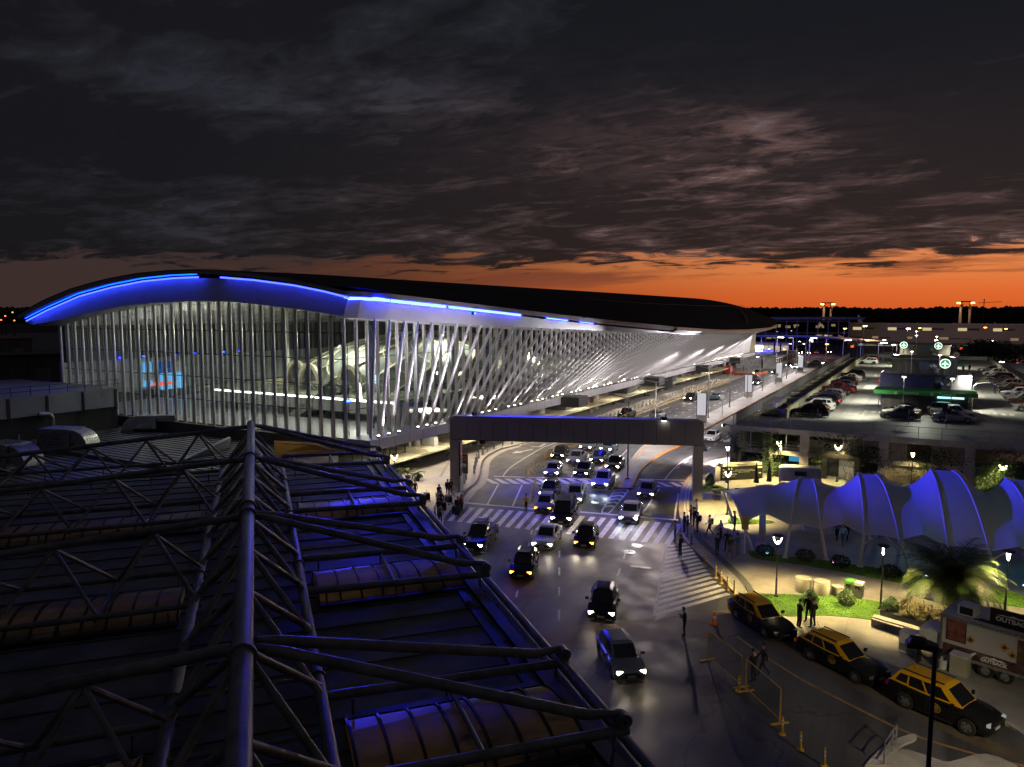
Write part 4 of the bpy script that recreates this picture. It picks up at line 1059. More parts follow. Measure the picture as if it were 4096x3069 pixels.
sq = MB().box((.6, 0, 4.2), (.03, .95, 1.3)).build('letter_panel', mat('zone_red', (.6, .06, .08), .5, var=.05), so)
lettering('letter', 'C', 1.1, M['innerwhite'], so, (.625, 0, 4.2), (PI/2, 0, PI/2), .01)
for i, z in enumerate((3.3, 2.95)):
    MB().box((.6, -.2+.4*i, z), (.03, .28, .12)).build('pictogram', M['innerwhite'], so)
MB().box((.6, -.25, 2.8), (.03, .3, .34)).build('pictogram', M['innerwhite'], so); MB().add([(.6, .1, 2.75), (.6, .1, 2.95), (.6, .45, 2.85)], [(0, 1, 2)]).build('pictogram', M['innerwhite'], so)
w = MB(); w.add([(.5, -.7, 0), (.62, -.7, 0), (.62, .75, 0), (.62, .75, 2.0), (.62, -.1, 1.6), (.62, -.7, 1.0)], [(1, 2, 3, 4, 5)]); w.build('pillar_board', M['acwhite'], GT)
# flood on the garage corner that lights the road
t = thing('floodlight', 'floodlight bracket high on the garage corner above the road', 'floodlight', (-19.45, 88.3, 5.0))
MB().bar((0, 0, 0), (-.9, 0, .1), .1, .1).build('bracket', M['darkmetal'], t); MB().box((-1., 0, 0), (.3, .5, .35)).build('housing', M['darkmetal'], t); MB().box((-1.17, 0, -.03), (.03, .42, .27)).build('lens', E_['white'], t)
FC = (1, .86, .85)
spot((-20.75, 88.2, 4.9), (-24.5, 95, 0), 15000, FC, 140, .8, .2)
t = thing('floodlight', 'floodlight on the top edge of the portal, above its right half', 'floodlight', (-21.6, 68.6, 8.15)); MB().box((0, 0, 0), (.5, .3, .35)).build('housing', M['darkmetal'], t); MB().box((0, 0, -.19), (.42, .24, .03)).build('lens', E_['white'], t)
spot((-21.7, 67.9, 8.1), (-25.5, 46, 0), 7200, (1, .8, .74), 84, 1, .25)
t = thing('floodlight', 'floodlight on the top left end of the portal, aimed at the terminal', 'floodlight', (-39.5, 62.6, 8.15)); MB().box((0, 0, 0), (.3, .5, .35)).build('housing', M['darkmetal'], t); MB().box((-.16, 0, .03), (.03, .42, .27)).build('lens', E_['white'], t)
spot((-39.9, 62.6, 8.25), (-46, 62, 18), 5200, (1, .92, 1), 110, .9, .2)
# ------------------------------------------------------------------ street furniture
def bollard_proto():
    t = thing('bollard', 'grey conical steel bollard in the row along the terminal kerb', 'bollard', (0, 0, .13), 0, 'conical bollards along the terminal kerb')
    b = MB(); b.lathe([(.17, 0), (.17, .04), (.13, .06), (.075, .95), (.08, .96), (.08, 1.02), (.05, 1.06), (.01, 1.07)], 14); b.build('post', M['steel'], t, True)
    return t
bp = bollard_proto()
def spaced(pts, d):
    P = [Vector(p[:2]) for p in pts]; out = [P[0]]; acc = 0
    for a, c in zip(P, P[1:]):
        l_ = (c-a).length; t = d-acc
        while t <= l_: out.append(a.lerp(c, t/l_)); t += d
        acc = (acc+l_) % d
    return out
row = spaced(smooth([(p[0]-.75, p[1]) for p in (at(1690, 2188), at(1760, 2090), at(1800, 2040), at(1850, 1985), at(1885, 1935))])+[], 1.9)
row += spaced([(p[0]-.7, p[1]) for p in kl[12:33]][::-1]+[(-46.7, 112), (-47, 135), (-47.2, 165), (-47.5, 215)], 2.2)
first = True
for p in row:
    if first: bp.location = (p.x, p.y, .13); first = False
    else: dup(bp, (p.x, p.y, .13))
# street lamps with two arms
def street_lamp(name, lab, loc, h, rz, arms, m, lit, head=.7, group='double-arm lamps along the median'):
    t = thing(name, lab, 'street lamp', loc, rz, group)
    b = MB(); b.box((0, 0, .06), (.5, .5, .12)); b.tube((0, 0, 0), (0, 0, h), .09, 10, .06); b.build('pole', m, t, True)
    for s in arms:
        a = MB(); a.tube((0, 0, h), (s*1.6, 0, h+.35), .05, 8); a.build('arm', m, t)
        hd = MB(); hd.box((s*1.9, 0, h+.4), (head, .24, .1)); ho = hd.build('lamp_head', M['darkmetal'], t)
        if lit: ld_ = MB(); ld_.box((s*1.9, 0, h+.335), (head*.8, .18, .03)); ld_.build('lens', E_['far'], ho)
    return t
for i, (x, y, h, lit) in enumerate(((-27.9, 75.8, 8.9, 0), (-31.9, 97.3, 8.7, 0), (-32.3, 127.5, 8.6, 0), (-32.4, 144, 8.6, 0), (-32.5, 160.5, 8.6, 1), (-32.6, 178, 8.6, 0), (-32.7, 196, 8.6, 1), (-32.9, 214, 8.6, 0), (-33, 232, 8.6, 1), (-33.2, 252, 8.6, 1))):
    nm = ('nearest', 'second', 'third', 'fourth', 'fifth', 'sixth', 'seventh', 'eighth', 'ninth', 'farthest')[i]
    street_lamp('street_lamp', 'slim grey double-arm street lamp on the median, %s from the portal%s' % (nm, ' and lit' if lit else ''), (x, y, .13), h, 0 if i > 1 else .35, (-1, 1), M['greysteel'], lit)
    if i > 0: spot((x-1.9, y, h+.2), (x-9, y-2, 3), 4200 if not lit else 5200, (1, .9, .89), 165, .4, .2); spot((x+1.9, y, h+.2), (x+1, y, 0), 1300, (1, .88, .84), 140, .6, .2)
# light-box totems
for i, (x, y) in enumerate(((-32.1, 122.3), (-32.8, 163.2), (-33.2, 203.4), (-33.6, 245))):
    t = thing('lightbox_totem', 'tall blank white lightbox totem on the median, %s' % ('nearest the portal', 'second from the portal', 'third from the portal', 'farthest and smallest')[i], 'totem', (x, y, .13), .05, 'lightbox totems on the median')
    MB().box((0, 0, .5), (1.75, .55, 1.)).build('base', M['conc'], t); MB().box((0, 0, 2.95), (1.65, .42, 3.9)).build('frame', M['darkmetal'], t)
    MB().box((0, -.215, 2.95), (1.45, .02, 3.7)).build('face', E_['totem'], t); MB().box((0, .215, 2.95), (1.45, .02, 3.7)).build('face', E_['totem'], t)
# road signs seen from behind
def round_sign(lab, loc, h, r, rz, m=M['acwhite']):
    t = thing('road_sign', lab, 'road sign', loc, rz); MB().tube((0, 0, 0), (0, 0, h-r*.3), .05, 8).build('post', M['acwhite'], t)
    MB().lathe([(.01, -.05), (r, -.05), (r, -.08), (.01, -.08)], 24, (0, 0, h), axis='y').build('disc', m, t); return t
round_sign('round blank sign back on a white post, beside the nearest totem', (-31.2, 133, .13), 3.1, .42, .5)
round_sign('round blank sign back on a post, between the second and third totem', (-31, 187, .13), 3.2, .45, .5)
round_sign('round blank sign back on a post beside the farthest totem', (-31, 240, .13), 3.1, .42, .5)
t = thing('road_sign', 'triangular pale sign back on a post beside the right pillar', 'road sign', (-21.3-.4, 83.5, .13), .45); MB().tube((0, 0, 0), (0, 0, 2.9), .05, 8).build('post', M['acwhite'], t)
MB().add([(x, y, z) for y in (-.06, -.09) for x, z in ((-.6, 2.35), (.6, 2.35), (.06, 3.4), (-.06, 3.4))], [(0, 1, 2, 3), (7, 6, 5, 4), (0, 4, 5, 1), (1, 5, 6, 2), (2, 6, 7, 3), (3, 7, 4, 0)]).build('plate', M['acwhite'], t)
# black kerbside signs
def kerbsign(lab, loc, rz):
    t = thing('no_parking_sign', lab, 'kerb sign', loc, rz, 'black kerbside signs'); MB().box((0, 0, .35), (.5, .22, .7)).build('base', M['conc'], t); bo = MB().box((0, 0, 1.75), (.75, .18, 2.1)).build('board', M['black'], t)
    MB().lathe([(.2, -.1), (.27, -.1), (.27, -.115), (.2, -.115)], 20, (0, 0, 2.4), axis='y').build('ring', M['red'], bo)
    MB().bar((-.17, -.11, 2.57), (.17, -.11, 2.23), .02, .07, up=(0, 1, 0)).build('slash', M['red'], bo)
    for k in range(3): MB().box((0, -.1, 1.75-.14*k), (.45-.08*k, .01, .06)).build('caption', M['innerwhite'], bo)
for lab, p in (('black kerbside sign beside the left portal pillar', at(1868, 1925)), ('black kerbside sign showing just below the portal beam', at(1937, 1800)), ('black kerbside sign beyond the portal, nearest to the beam', at(2372, 1655)), ('black kerbside sign beyond the portal, middle of three in the row', at(2553, 1592)), ('black kerbside sign beyond the portal near two walkers', at(2655, 1572)), ('smallest black kerbside sign, near the red lift', at(2776, 1530))):
    kerbsign(lab, (p[0]-.3, p[1], .13), .3)
# information post with orange panel, white pylon signs
t = thing('info_sign', 'small orange panel on a grey post on the terminal pavement', 'sign', (*at(2398, 1620)[:2], .13), .3); MB().tube((0, 0, 0), (0, 0, 3), .06, 8).build('post', M['greysteel'], t); MB().box((0, 0, 3), (.8, .12, .55)).build('panel', E_['orange'], t)
t = thing('info_pylon', 'slim white pylon sign with a round head on the terminal pavement', 'sign', (*at(2475, 1602)[:2], .13), .3); MB().box((0, 0, 1.2), (.45, .2, 2.4)).build('panel', M['acwhite'], t); MB().lathe([(.01, -.1), (.32, -.1), (.32, .1), (.01, .1)], 18, (0, 0, 2.7), axis='y').build('disc', M['acwhite'], t)
# yellow crowd barriers
def barrier_proto(L_=2.4):
    t = thing('crowd_barrier', 'yellow tubular crowd barrier linked in the long row between the lanes', 'crowd barrier', (0, 0, 0), 0, 'yellow barriers between the lanes')
    b = MB(); b.path([(-L_/2, 0, .05), (-L_/2, 0, 1.1), (L_/2, 0, 1.1), (L_/2, 0, .05)], .028, 6); b.tube((-L_/2, 0, .2), (L_/2, 0, .2), .022, 6)
    for k in range(1, 6): b.tube((-L_/2, 0, .2+k*.15), (L_/2, 0, .2+k*.15), .009, 5)
    b.build('frame', M['ymetal'], t)
    for s in (-1, 1): MB().box((s*L_/2, 0, .03), (.06, .6, .04)).build('foot', M['ymetal'], t)
    return t
bpz = barrier_proto(); used = False
for pts in (smooth([at(2160, 1998), at(2155, 2035)], 1), [], ):
    pass
chain = [at(2105, 1912), at(2146, 1866), at(2200, 1828), at(2262, 1800), at(2340, 1772), (-43.2, 110), (-44.2, 124), (-44.5, 150), (-44.5, 170), (-44, 198)]
pp = spaced(smooth(chain, 5), 2.5)
seg = list(zip(pp, pp[1:]))+[(Vector(at(2107, 1912)[:2]), Vector(at(2143, 1935)[:2])), (Vector(at(2146, 1936)[:2]), Vector(at(2132, 1985)[:2])), (Vector(at(2133, 1984)[:2]), Vector(at(2120, 2012)[:2]))]
for k, (a, c) in enumerate(seg):
    m = (a+c)/2; an = math.atan2(c.y-a.y, c.x-a.x); z = 0
    if not used: bpz.location = (m.x, m.y, z); bpz.rotation_euler.z = an; used = True
    else:
        o = dup(bpz, (m.x, m.y, z), an)
        if k >= len(pp)-1: o['label'] = ('yellow crowd barrier turned across the lane at the head of the row', 'yellow crowd barrier just above the traffic guard, farther one', 'yellow crowd barrier closest to the traffic guard')[k-len(pp)+1]
# mesh barriers and delineators at the taxi exit
def mesh_barrier(lab, a, c):
    a = Vector(a[:2]); c = Vector(c[:2]); m = (a+c)/2; L_ = (c-a).length
    t = thing('mesh_barrier', lab, 'barrier', (m.x, m.y, 0), math.atan2(c.y-a.y, c.x-a.x), 'mesh barriers at the taxi exit')
    b = MB(); b.path([(-L_/2, 0, .05), (-L_/2, 0, 1.65), (L_/2, 0, 1.65), (L_/2, 0, .05)], .035, 6); b.tube((-L_/2, 0, .22), (L_/2, 0, .22), .025, 6); b.build('frame', M['ymetal'], t)
    g = MB(); k = int(L_/.14)
    for i in range(1, k): g.box((-L_/2+i*L_/k, 0, .93), (.008, .008, 1.42))
    for i in range(9): g.box((0, 0, .35+i*.15), (L_, .006, .008))
    g.build('mesh', M['darkmetal'], t)
    for s in (-1, 1): MB().box((s*L_/2, 0, .03), (.1, .9, .05)).build('foot', M['ymetal'], t)
mesh_barrier('yellow framed mesh barrier at the taxi exit, farther one beside the men', qt(457, 612), qt(640, 765)); mesh_barrier('yellow framed mesh barrier at the taxi exit, nearer one ending by a post', qt(668, 785), qt(858, 965))
def delin(lab, loc, m=M['ymetal'], h=.8):
    t = thing('delineator_post', lab, 'delineator post', (loc[0], loc[1], loc[2] if len(loc) > 2 else 0), 0, 'yellow delineator posts'); MB().lathe([(.16, 0), (.16, .04), (.06, .07), (.05, h), (.01, h+.01)], 12).build('post', m, t, True)
    for z in (.45, .62): MB().lathe([(.056, 0), (.056, .06)], 12, (0, 0, z*h/.8)).build('band', M['innerwhite'], t)
for lab, p in (('yellow delineator post at the foot of the nearer mesh barrier', qt(872, 1022)), ('yellow delineator post standing alone on the dark road', qt(972, 1110)), ('yellow delineator post cut off by the bottom edge', qt(1104, 1200)), ('yellow delineator post between the two mesh barriers', qt(630, 785))): delin(lab, p)
for i, p in enumerate(((440, 95), (503, 165), (533, 195), (567, 233), (604, 255))):
    delin('thin yellow post on the kerb edge, %s from the tent' % ('first', 'second', 'third', 'fourth', 'fifth')[i], (*qt(*p)[:2], .12), h=.95)
def cone(lab, p, h=.75):
    t = thing('traffic_cone', lab, 'traffic cone', (p[0], p[1], 0), 0, 'orange traffic cones'); MB().box((0, 0, .025), (.4, .4, .05)).build('base', M['orange'], t); MB().lathe([(.15, .05), (.03, h), (.01, h)], 14).build('cone', M['orange'], t, True); MB().lathe([(.098, 0), (.075, .14)], 14, (0, 0, .36)).build('band', M['innerwhite'], t)
cone('orange cone beside the first taxi at the hatched bay', qt(495, 410)); cone('orange cone behind the walking boom lift', at(3003, 1482)); cone('orange cone by the hoarding, farther one', at(3060, 1462))
# round concrete stools and planters in front of the doors
def drum(name, lab, p, r, h, z=.13, g=None):
    t = thing(name, lab, 'concrete stool' if r < .4 else 'concrete drum', (p[0], p[1], z), 0, g); MB().lathe([(r*.93, 0), (r, .05), (r, h*.85), (r*.97, h*.86), (r*.97, h*.88), (r, h*.89), (r*.98, h), (.01, h)], 22).build('body', mat('cast_concrete', (.45, .42, .35), .8, var=.15), t, True)
for i, (x, y) in enumerate(((395, 150), (440, 100), (482, 125), (545, 70), (590, 100), (650, 78), (740, 62))):
    drum('concrete_stool', 'low round concrete stool near the seated man, %s from him' % ('first', 'second', 'third', 'fourth', 'fifth', 'sixth', 'seventh')[i], q8(x, y+15), .27, .5, g='round stools on the terminal pavement')
drum('concrete_drum', 'cream concrete drum, left one of the three behind the lawn', (-6.2, 50.2), .5, .95, .12, 'concrete drums behind the lawn'); drum('concrete_drum', 'cream concrete drum, middle one of the three behind the lawn', (-5.1, 50.3), .5, .9, .12, 'concrete drums behind the lawn'); drum('concrete_drum', 'smallest cream concrete drum, beside the green litter bin', (-4.2, 50.6), .33, .62, .12, 'concrete drums behind the lawn')
t = thing('litter_bin', 'steel twin litter bin with green lid behind the lawn', 'litter bin', (-3.2, 51., .12), -.25)
MB().prism([(-.55, -.3), (.55, -.3), (.48, .3), (-.48, .3)], 0, .85).build('body', M['steel'], t); MB().box((-.28, 0, .93), (.5, .55, .16)).build('lid', mat('bin_green', (.12, .5, .06), .5, var=.1), t); MB().box((.28, 0, .93), (.5, .55, .16)).build('lid', M['acwhite'], t)
for x in (-.28, .28): MB().box((x, -.3, .7), (.32, .03, .2)).build('slot', M['black'], t)
# garden lamps
def garden_lamp(lab, loc, h=4.1, rz=0., lit=1.):
    t = thing('garden_lamp', lab, 'garden lamp', loc, rz, 'garden lamps around the plaza')
    b = MB(); b.lathe([(.16, 0), (.16, .1), (.07, .16), (.06, 1.2), (.045, 1.25), (.04, h-.62)], 10); b.build('pole', M['darkmetal'], t, True)
    hd = MB(); hd.lathe([(.02, h), (.33, h-.02), (.35, h-.08), (.3, h-.13), (.02, h-.14)], 20); ho = hd.build('hood', M['darkmetal'], t, True)
    for a in (0, PI):
        y = MB(); pts = [(math.cos(a)*.31*math.sin(q*PI/12)**.8, math.sin(a)*.31*math.sin(q*PI/12)**.8, h-.62+.5*(q/6)) for q in range(7)]; y.path(pts, .035, 6); y.build('lamp_arm', E_['garden'], ho)
    y = MB(); y.lathe([(.03, 0), (.07, .08), (.03, .2)], 10, (0, 0, h-.62)); y.build('lamp_core', E_['garden'], ho)
    spot((loc[0], loc[1], loc[2]+h-.2), (loc[0], loc[1], 0), 3800*lit, (1, .76, .3), 122, .45, .12)
    point((loc[0], loc[1], loc[2]+h-.35), 25*lit, (1, .85, .5), .1)
for lab, p, l_ in (('garden lamp on the small lawn, left of the concrete drums', (-7.6, 48.4), .8), ('garden lamp on the lawn beside the round bushes', (-1.6, 49.4), 1), ('garden lamp to the right of the big palm', (5.0, 51.9), .7), ('garden lamp at the tip of the tent beside café tables', (-14.9, 66.5), 1.2), ('garden lamp at the black pet-service kiosk, left end', (-17.9, 79.3), .7), ('garden lamp by the garage, taller one of a pair', (-13.6, 85.), .6), ('garden lamp by the garage, lower one of a pair', (-13., 82.6), .6), ('garden lamp in front of the lit garage doorway', (-7.6, 85.6), .5), ('garden lamp against the dark garage wall, behind the second tent hump', (-.5, 85.), .25), ('garden lamp glowing inside a tree near the right end of the garage', (7., 82.), .5)):
    garden_lamp(lab, (*p, .12), 4.1, random.random()*3, l_)
garden_lamp('garden lamp on the terminal pavement near the roof edge and potted palms', (*at(1580, 1990)[:2], .13), 4.3, .3, .8)
# tall black lamp column near the camera
t = thing('lamp_column', 'tall black lamp column with an unlit head, in front of the nearest taxi', 'lamp column', (*at(3742, 2575, 9.)[:2], 0), .2)
MB().tube((0, 0, 0), (0, 0, 8.9), .075, 12, .06).build('pole', M['black'], t, True); hh = MB(); hh.box((-.35, 0, 8.9), (.8, .3, .14)); hh.lathe([(.02, 8.98), (.28, 9.), (.22, 9.12), (.02, 9.16)], 12, (-.45, 0, 0)); hh.build('lamp_head', M['black'], t)
# railing at the bottom edge
t = thing('ramp_railing', 'short grey railing beside a broken kerb at the bottom edge', 'railing', (0, 0, 0)); rr = MB(); p0 = Vector(qt(1435, 1200)); p1 = Vector(qt(1480, 1130)); p2 = Vector(qt(1500, 1100))
for z in (.35, .7, 1.05): rr.path([p0+Vector((0, 0, z)), p1+Vector((0, 0, z)), p2+Vector((0, 0, z*.9))], .03, 6)
for p in (p0, p1, p2): rr.tube(p, p+Vector((0, 0, 1.05)), .035, 6)
rr.build('frame', M['greysteel'], t)
b = MB(); b.prism(smooth([qt(1330, 1204), qt(1400, 1130), qt(1500, 1060), qt(1600, 1030), qt(1610, 1060), qt(1520, 1105), qt(1480, 1204)], 3), -.02, .1); struct(b.build('kerb', M['conc']))
b = MB(); b.flat([p[:2] for p in smooth([qt(1480, 1204), qt(1530, 1105), qt(1700, 1150), qt(1800, 1175), qt(2000, 1130), qt(2200, 1230), qt(1900, 1290)], 3)], .012); struct(b.build('road_patch', M['conc']))
# red boom lift and construction hoardings far along
t = thing('boom_lift', 'red boom lift parked beside the terminal kerb, far along the road', 'boom lift', (*at(2915, 1498)[:2], 0), PI/2); MB().box((0, 0, 1.1), (3.6, 1.9, .7)).build('chassis', M['red'], t); MB().box((-.3, 0, 1.9), (2.6, 1.8, 1.1)).build('turret', M['red'], t)
for x in (-1.3, 1.3):
    for y in (-.95, .95): MB().lathe([(.2, -.16), (.5, -.16), (.5, .16), (.2, .16)], 16, (x, y, .5), axis='y').build('wheel', M['tyre'], t)
MB().bar((-.8, 0, 2.5), (2.8, 0, 3.5), .35, .4).build('boom', M['darkmetal'], t)
hb = thing('site_hoarding', 'long pale site cabin with a row of windows beside the far road', 'site cabin', (-44, 274, 0)); MB().box((0, 0, 1.9), (4, 46, 3.8)).build('wall', M['acwhite'], hb); MB().box((0, 0, 3.9), (4.8, 47, .2)).build('roof', M['greysteel'], hb)
for k in range(12): MB().box((2.03, -20+k*3.6, 2.4), (.06, 2.2, 1.5)).build('window', M['shopglass'], hb)
hd2 = thing('site_hoarding', 'grey hoarding with a mountain print at the far end of the pavement', 'hoarding', (-50.5, 250, 0), .3); MB().box((0, 0, 1.8), (8, .3, 3.6)).build('panel', mat('hoarding_print', (.35, .35, .36), .6, var=.6, scale=.9, stretch=(1, 1, 2.5)), hd2); MB().box((0, 0, 3.65), (8.2, .4, .12)).build('rail', M['greysteel'], hd2)
# fence of the construction site, orange netting
t = thing('site_fence', 'low orange net fence around the red boom lift', 'fence', (*at(2990, 1500)[:2], 0)); f = MB()
for a, c in (((-7, -2), (3, -6)), ((3, -6), (4.5, 6)), ((-7, -2), (-6, 6))): 
    f.bar((*a, .55), (*c, .55), .03, .8)
f.build('net', mat('orange_net', (.6, .15, .05), .7, var=.5, scale=6), t)
for (x, y) in ((-7, -2), (3, -6), (4.5, 6), (-6, 6)): MB().tube((x, y, 0), (x, y, 1.1), .04, 6).build('post', M['greysteel'], t)

t = thing('lamp_column', 'lamp column lighting the taxi rank from the right', 'lamp column', (10, 24, 0)); MB().tube((0, 0, 0), (0, 0, 9), .08, 10, .06).build('pole', M['black'], t); MB().box((-.4, 0, 9), (.8, .3, .12)).build('lamp_head', M['black'], t); spot((9.5, 24, 8.85), (1.5, 35, 0), 6500, (1, .84, .56), 56, .9, .2)
# ------------------------------------------------------------------ tensile tent
TN = thing('tensile_tent', 'long white membrane tent of saddle-shaped humps on slanted poles, washed in blue light', 'tent', (0, 60, .12))
def rl(o): o.parent = TN; o.matrix_parent_inverse = Matrix.Translation(-Vector(TN.location)); return o
mm, n, l, bs = nt_mat('tent_fabric')
bs.inputs['Base Color'].default_value = (.62, .6, .57, 1); bs.inputs['Roughness'].default_value = .55
tr_ = n.new('ShaderNodeBsdfTranslucent'); tr_.inputs[0].default_value = (.6, .6, .6, 1); mx = n.new('ShaderNodeMixShader'); mx.inputs[0].default_value = .16
out = n['Material Output']; l.new(bs.outputs[0], mx.inputs[1]); l.new(tr_.outputs[0], mx.inputs[2]); l.new(mx.outputs[0], out.inputs[0])
tcn = n.new('ShaderNodeTexCoord'); wv = n.new('ShaderNodeTexNoise'); wv.inputs['Scale'].default_value = .5; wv.inputs['Detail'].default_value = 6; l.new(tcn.outputs['Object'], wv.inputs['Vector'])
mr = n.new('ShaderNodeMapRange'); mr.inputs['To Min'].default_value = .5; mr.inputs['To Max'].default_value = .72; l.new(wv.outputs['Fac'], mr.inputs[0])
cb = n.new('ShaderNodeCombineColor'); [l.new(mr.outputs[0], cb.inputs[i]) for i in range(3)]; l.new(cb.outputs[0], bs.inputs['Base Color'])
# station: x front, x ridge, x back, z ridge, z front
ST = [(-11.6, -13.2, -14.9, 3.35, 2.35, 0), (-9.9, -10.6, -11.4, 4.4, 3.25, 0), (-8.1, -8.05, -8.1, 5.45, 2.6, 1), (-6.0, -7.1, -6.0, 5.45, 2.6, 1), (-4.55, -5.5, -4.5, 4.95, 3.2, 0), (-3.1, -3.95, -3.1, 6.25, 2.6, 1), (-.9, -2.75, -.9, 6.3, 2.6, 1), (.55, -.9, .5, 5.6, 3.2, 0), (2., .75, 2, 7.05, 2.6, 1), (4.4, 2.15, 4.4, 7.1, 2.6, 1), (6., 3.9, 6, 5.7, 3.2, 0), (7.4, 5.3, 7.4, 6.9, 2.6, 1), (9.6, 7.2, 9.6, 6.9, 2.6, 1), (11.5, 10, 11.5, 5.4, 2.9, 0), (14, 13, 14, 6.6, 2.6, 1)]
def cr_(p0, p1, p2, p3, t): return .5*(2*p1+(p2-p0)*t+(2*p0-5*p1+4*p2-p3)*t*t+(3*p1-p0-3*p2+p3)*t**3)
def section(s):
    i = min(int(s), len(ST)-2); t = s-i
    A, B = ST[i], ST[i+1]; A0 = ST[max(0, i-1)]; B1 = ST[min(len(ST)-1, i+2)]
    xf, xr, xb = (A[k]+(B[k]-A[k])*t for k in range(3))
    if A[5] and B[5]: zr = A[3]+(B[3]-A[3])*t+.0*math.sin(PI*t); zf = A[4]+.12*math.sin(PI*t)
    else:
        u = t if not A[5] else 1-t           # 0 at the valley, 1 at the seam
        zv, zs = (A[3], B[3]) if not A[5] else (B[3], A[3])
        zr = zv+(zs-zv)*(.35*u+.65*u**2) if (A[5] or B[5]) else A[3]+(B[3]-A[3])*t
        zf = A[4]+(B[4]-A[4])*t
    row = []
    yb = 65.0 if s < 2 else 64.2
    for j in range(25):
        v = j/24.
        if v <= .5:
            q = v*2; x = xf+(xr-xf)*q; y = 57.0+(60.4-57.0)*q; z = zf+(zr-zf)*math.sin(q*PI/2)**.9
        else:
            q = (v-.5)*2; x = xr+(xb-xr)*q; y = 60.4+(yb-60.4)*q; zb = zf+.25; z = zb+(zr-zb)*math.cos(q*PI/2)**.9
        row.append((x, y, z))
    return row
rows = []
S_ = 0.
while S_ <= len(ST)-1.0001: rows.append(section(S_)); S_ += .125
b = MB(); b.loft(rows); rl(b.build('membrane', mm, None, True))
for i, s in enumerate(ST):
    if not s[5]: continue
    row = [(x, y, z+.04) for x, y, z in section(float(i))]; b = MB(); b.path(row, .07, 6); rl(b.build('arch_tube', M['whitemetal'], None, True))
b = MB(); b.path(section(0.), .1, 8); rl(b.build('edge_tube', M['whitemetal'], None, True))
for e_ in (0, -1): b = MB(); b.path([r[e_] for r in rows], .045, 6); rl(b.build('edge_cable', M['whitemetal'], None, True))
legs = [((-8.1, 57, 2.6), (-8.35, 56.6, .15)), ((-6, 57, 2.6), (-5.6, 57.6, .15)), ((-3.1, 57, 2.6), (-3.3, 57.2, .15)), ((-.9, 57, 2.6), (-.1, 58., .15)), ((2, 57, 2.6), (1.9, 57.1, .15)), ((4.4, 57, 2.6), (5.2, 57.8, .15)), ((7.4, 57, 2.6), (7.2, 57, .15)), ((-14.9, 65, 2.6), (-13.9, 64.4, .12)), ((-11.6, 57, 2.35), (-10.75, 57.2, .15))]
legs += [((s[2], 64.2, 2.85), (s[2], 65, .12)) for s in ST if s[5]]
for a, c in legs:
    b = MB(); b.tube(a, c, .1, 10, .12); b.lathe([(.22, c[2]-.05), (.22, c[2]+.05), (.12, c[2]+.06)], 10, (c[0], c[1], 0)); rl(b.build('pole', M['whitemetal'], None, True))
b = MB()
for x0, x1 in ((-3.1, -2.2), (-.9, -1.8), (7.4, 6.2), (4.4, 5.4)): b.tube((x0, 57, 1.9), (x1, 57, 2.7), .055, 6)
rl(b.build('brace', M['whitemetal']))
# coloured floor uplights
for i, (x, y, c, w, em) in enumerate(((-9.6, 57.0, (.0, .5, 1), 110, 'cyan'), (-5.0, 57.2, (.7, .1, .6), 70, 'violet'), (.9, 57.4, (.0, .55, .7), 90, 'teal'), (6.6, 58.5, (.0, .5, .8), 120, 'blue-green'))):
    t = thing('floor_uplight', 'small floor uplight glowing %s in the bed below the tent edge' % em, 'uplight', (x, y-.4, .16), 0, 'uplights below the tent'); MB().box((0, 0, .05), (.25, .18, .1)).build('body', M['darkmetal'], t); MB().box((0, .02, .115), (.19, .12, .02)).build('lens', emis('uplight_'+em, tuple(.3+.7*k for k in c), 14), t)
    spot((x, y-.2, .35), (x+.2, 58.3, 3.6), w, c, 75, .8, .1)
for x, w, c in ((-4, 18, (.01, .22, .7)), (1, 22, (.01, .3, .7)), (6, 26, (.01, .35, .7))): point((x, 61.2, 2.6), w, c, .3)
# ------------------------------------------------------------------ foliage
def leaves(mb, c, rad, n_, size, seed=0, shape=None):
    rnd = random.Random(seed)
    for _ in range(n_):
        while True:
            p = Vector((rnd.uniform(-1, 1), rnd.uniform(-1, 1), rnd.uniform(-1, 1)))
            if .15 < p.length < 1: break
        if rnd.random() < .75: p = p.normalized()*rnd.uniform(.75, 1.03)
        if shape: p = shape(p)
        q = Vector(c)+Vector((p.x*rad[0], p.y*rad[1], p.z*rad[2]))
        a = Vector((rnd.uniform(-1, 1), rnd.uniform(-1, 1), rnd.uniform(-.6, 1))).normalized(); d = a.orthogonal().normalized(); s = size*rnd.uniform(.6, 1.4)
        mb.add([q-d*s*.45, q+a*s, q+d*s*.45, q-a*s*.5], [(0, 1, 2, 3)])
def bush(lab, loc, r, h, seed, m=M['leaf'], n_=1500, group='clipped bushes', cone_=True):
    t = thing('bush', lab, 'bush', loc, 0, group); MB().tube((0, 0, 0), (0, 0, h*.4), .05, 6).build('stem', M['bark'], t)
    b = MB(); leaves(b, (0, 0, h*.5), (r, r, h*.5), n_, .075, seed, (lambda p: Vector((p.x*(1.05-.55*max(0, p.z)), p.y*(1.05-.55*max(0, p.z)), p.z))) if cone_ else None); b.build('foliage', m, t)
bush('round clipped bush on the lawn behind the group of three men', (-5.5, 47.9, .13), .5, 1.0, 1); bush('round clipped bush in the middle of the lit lawn', (-3.5, 49.0, .13), .52, 1.05, 2); bush('cone-shaped clipped bush at the right end of the lawn', (-1., 48.6, .13), .55, 1.2, 3); bush('small conical bush on the lawn beside the portal pillar', (-19., 76.6, .13), .5, 1.4, 4)
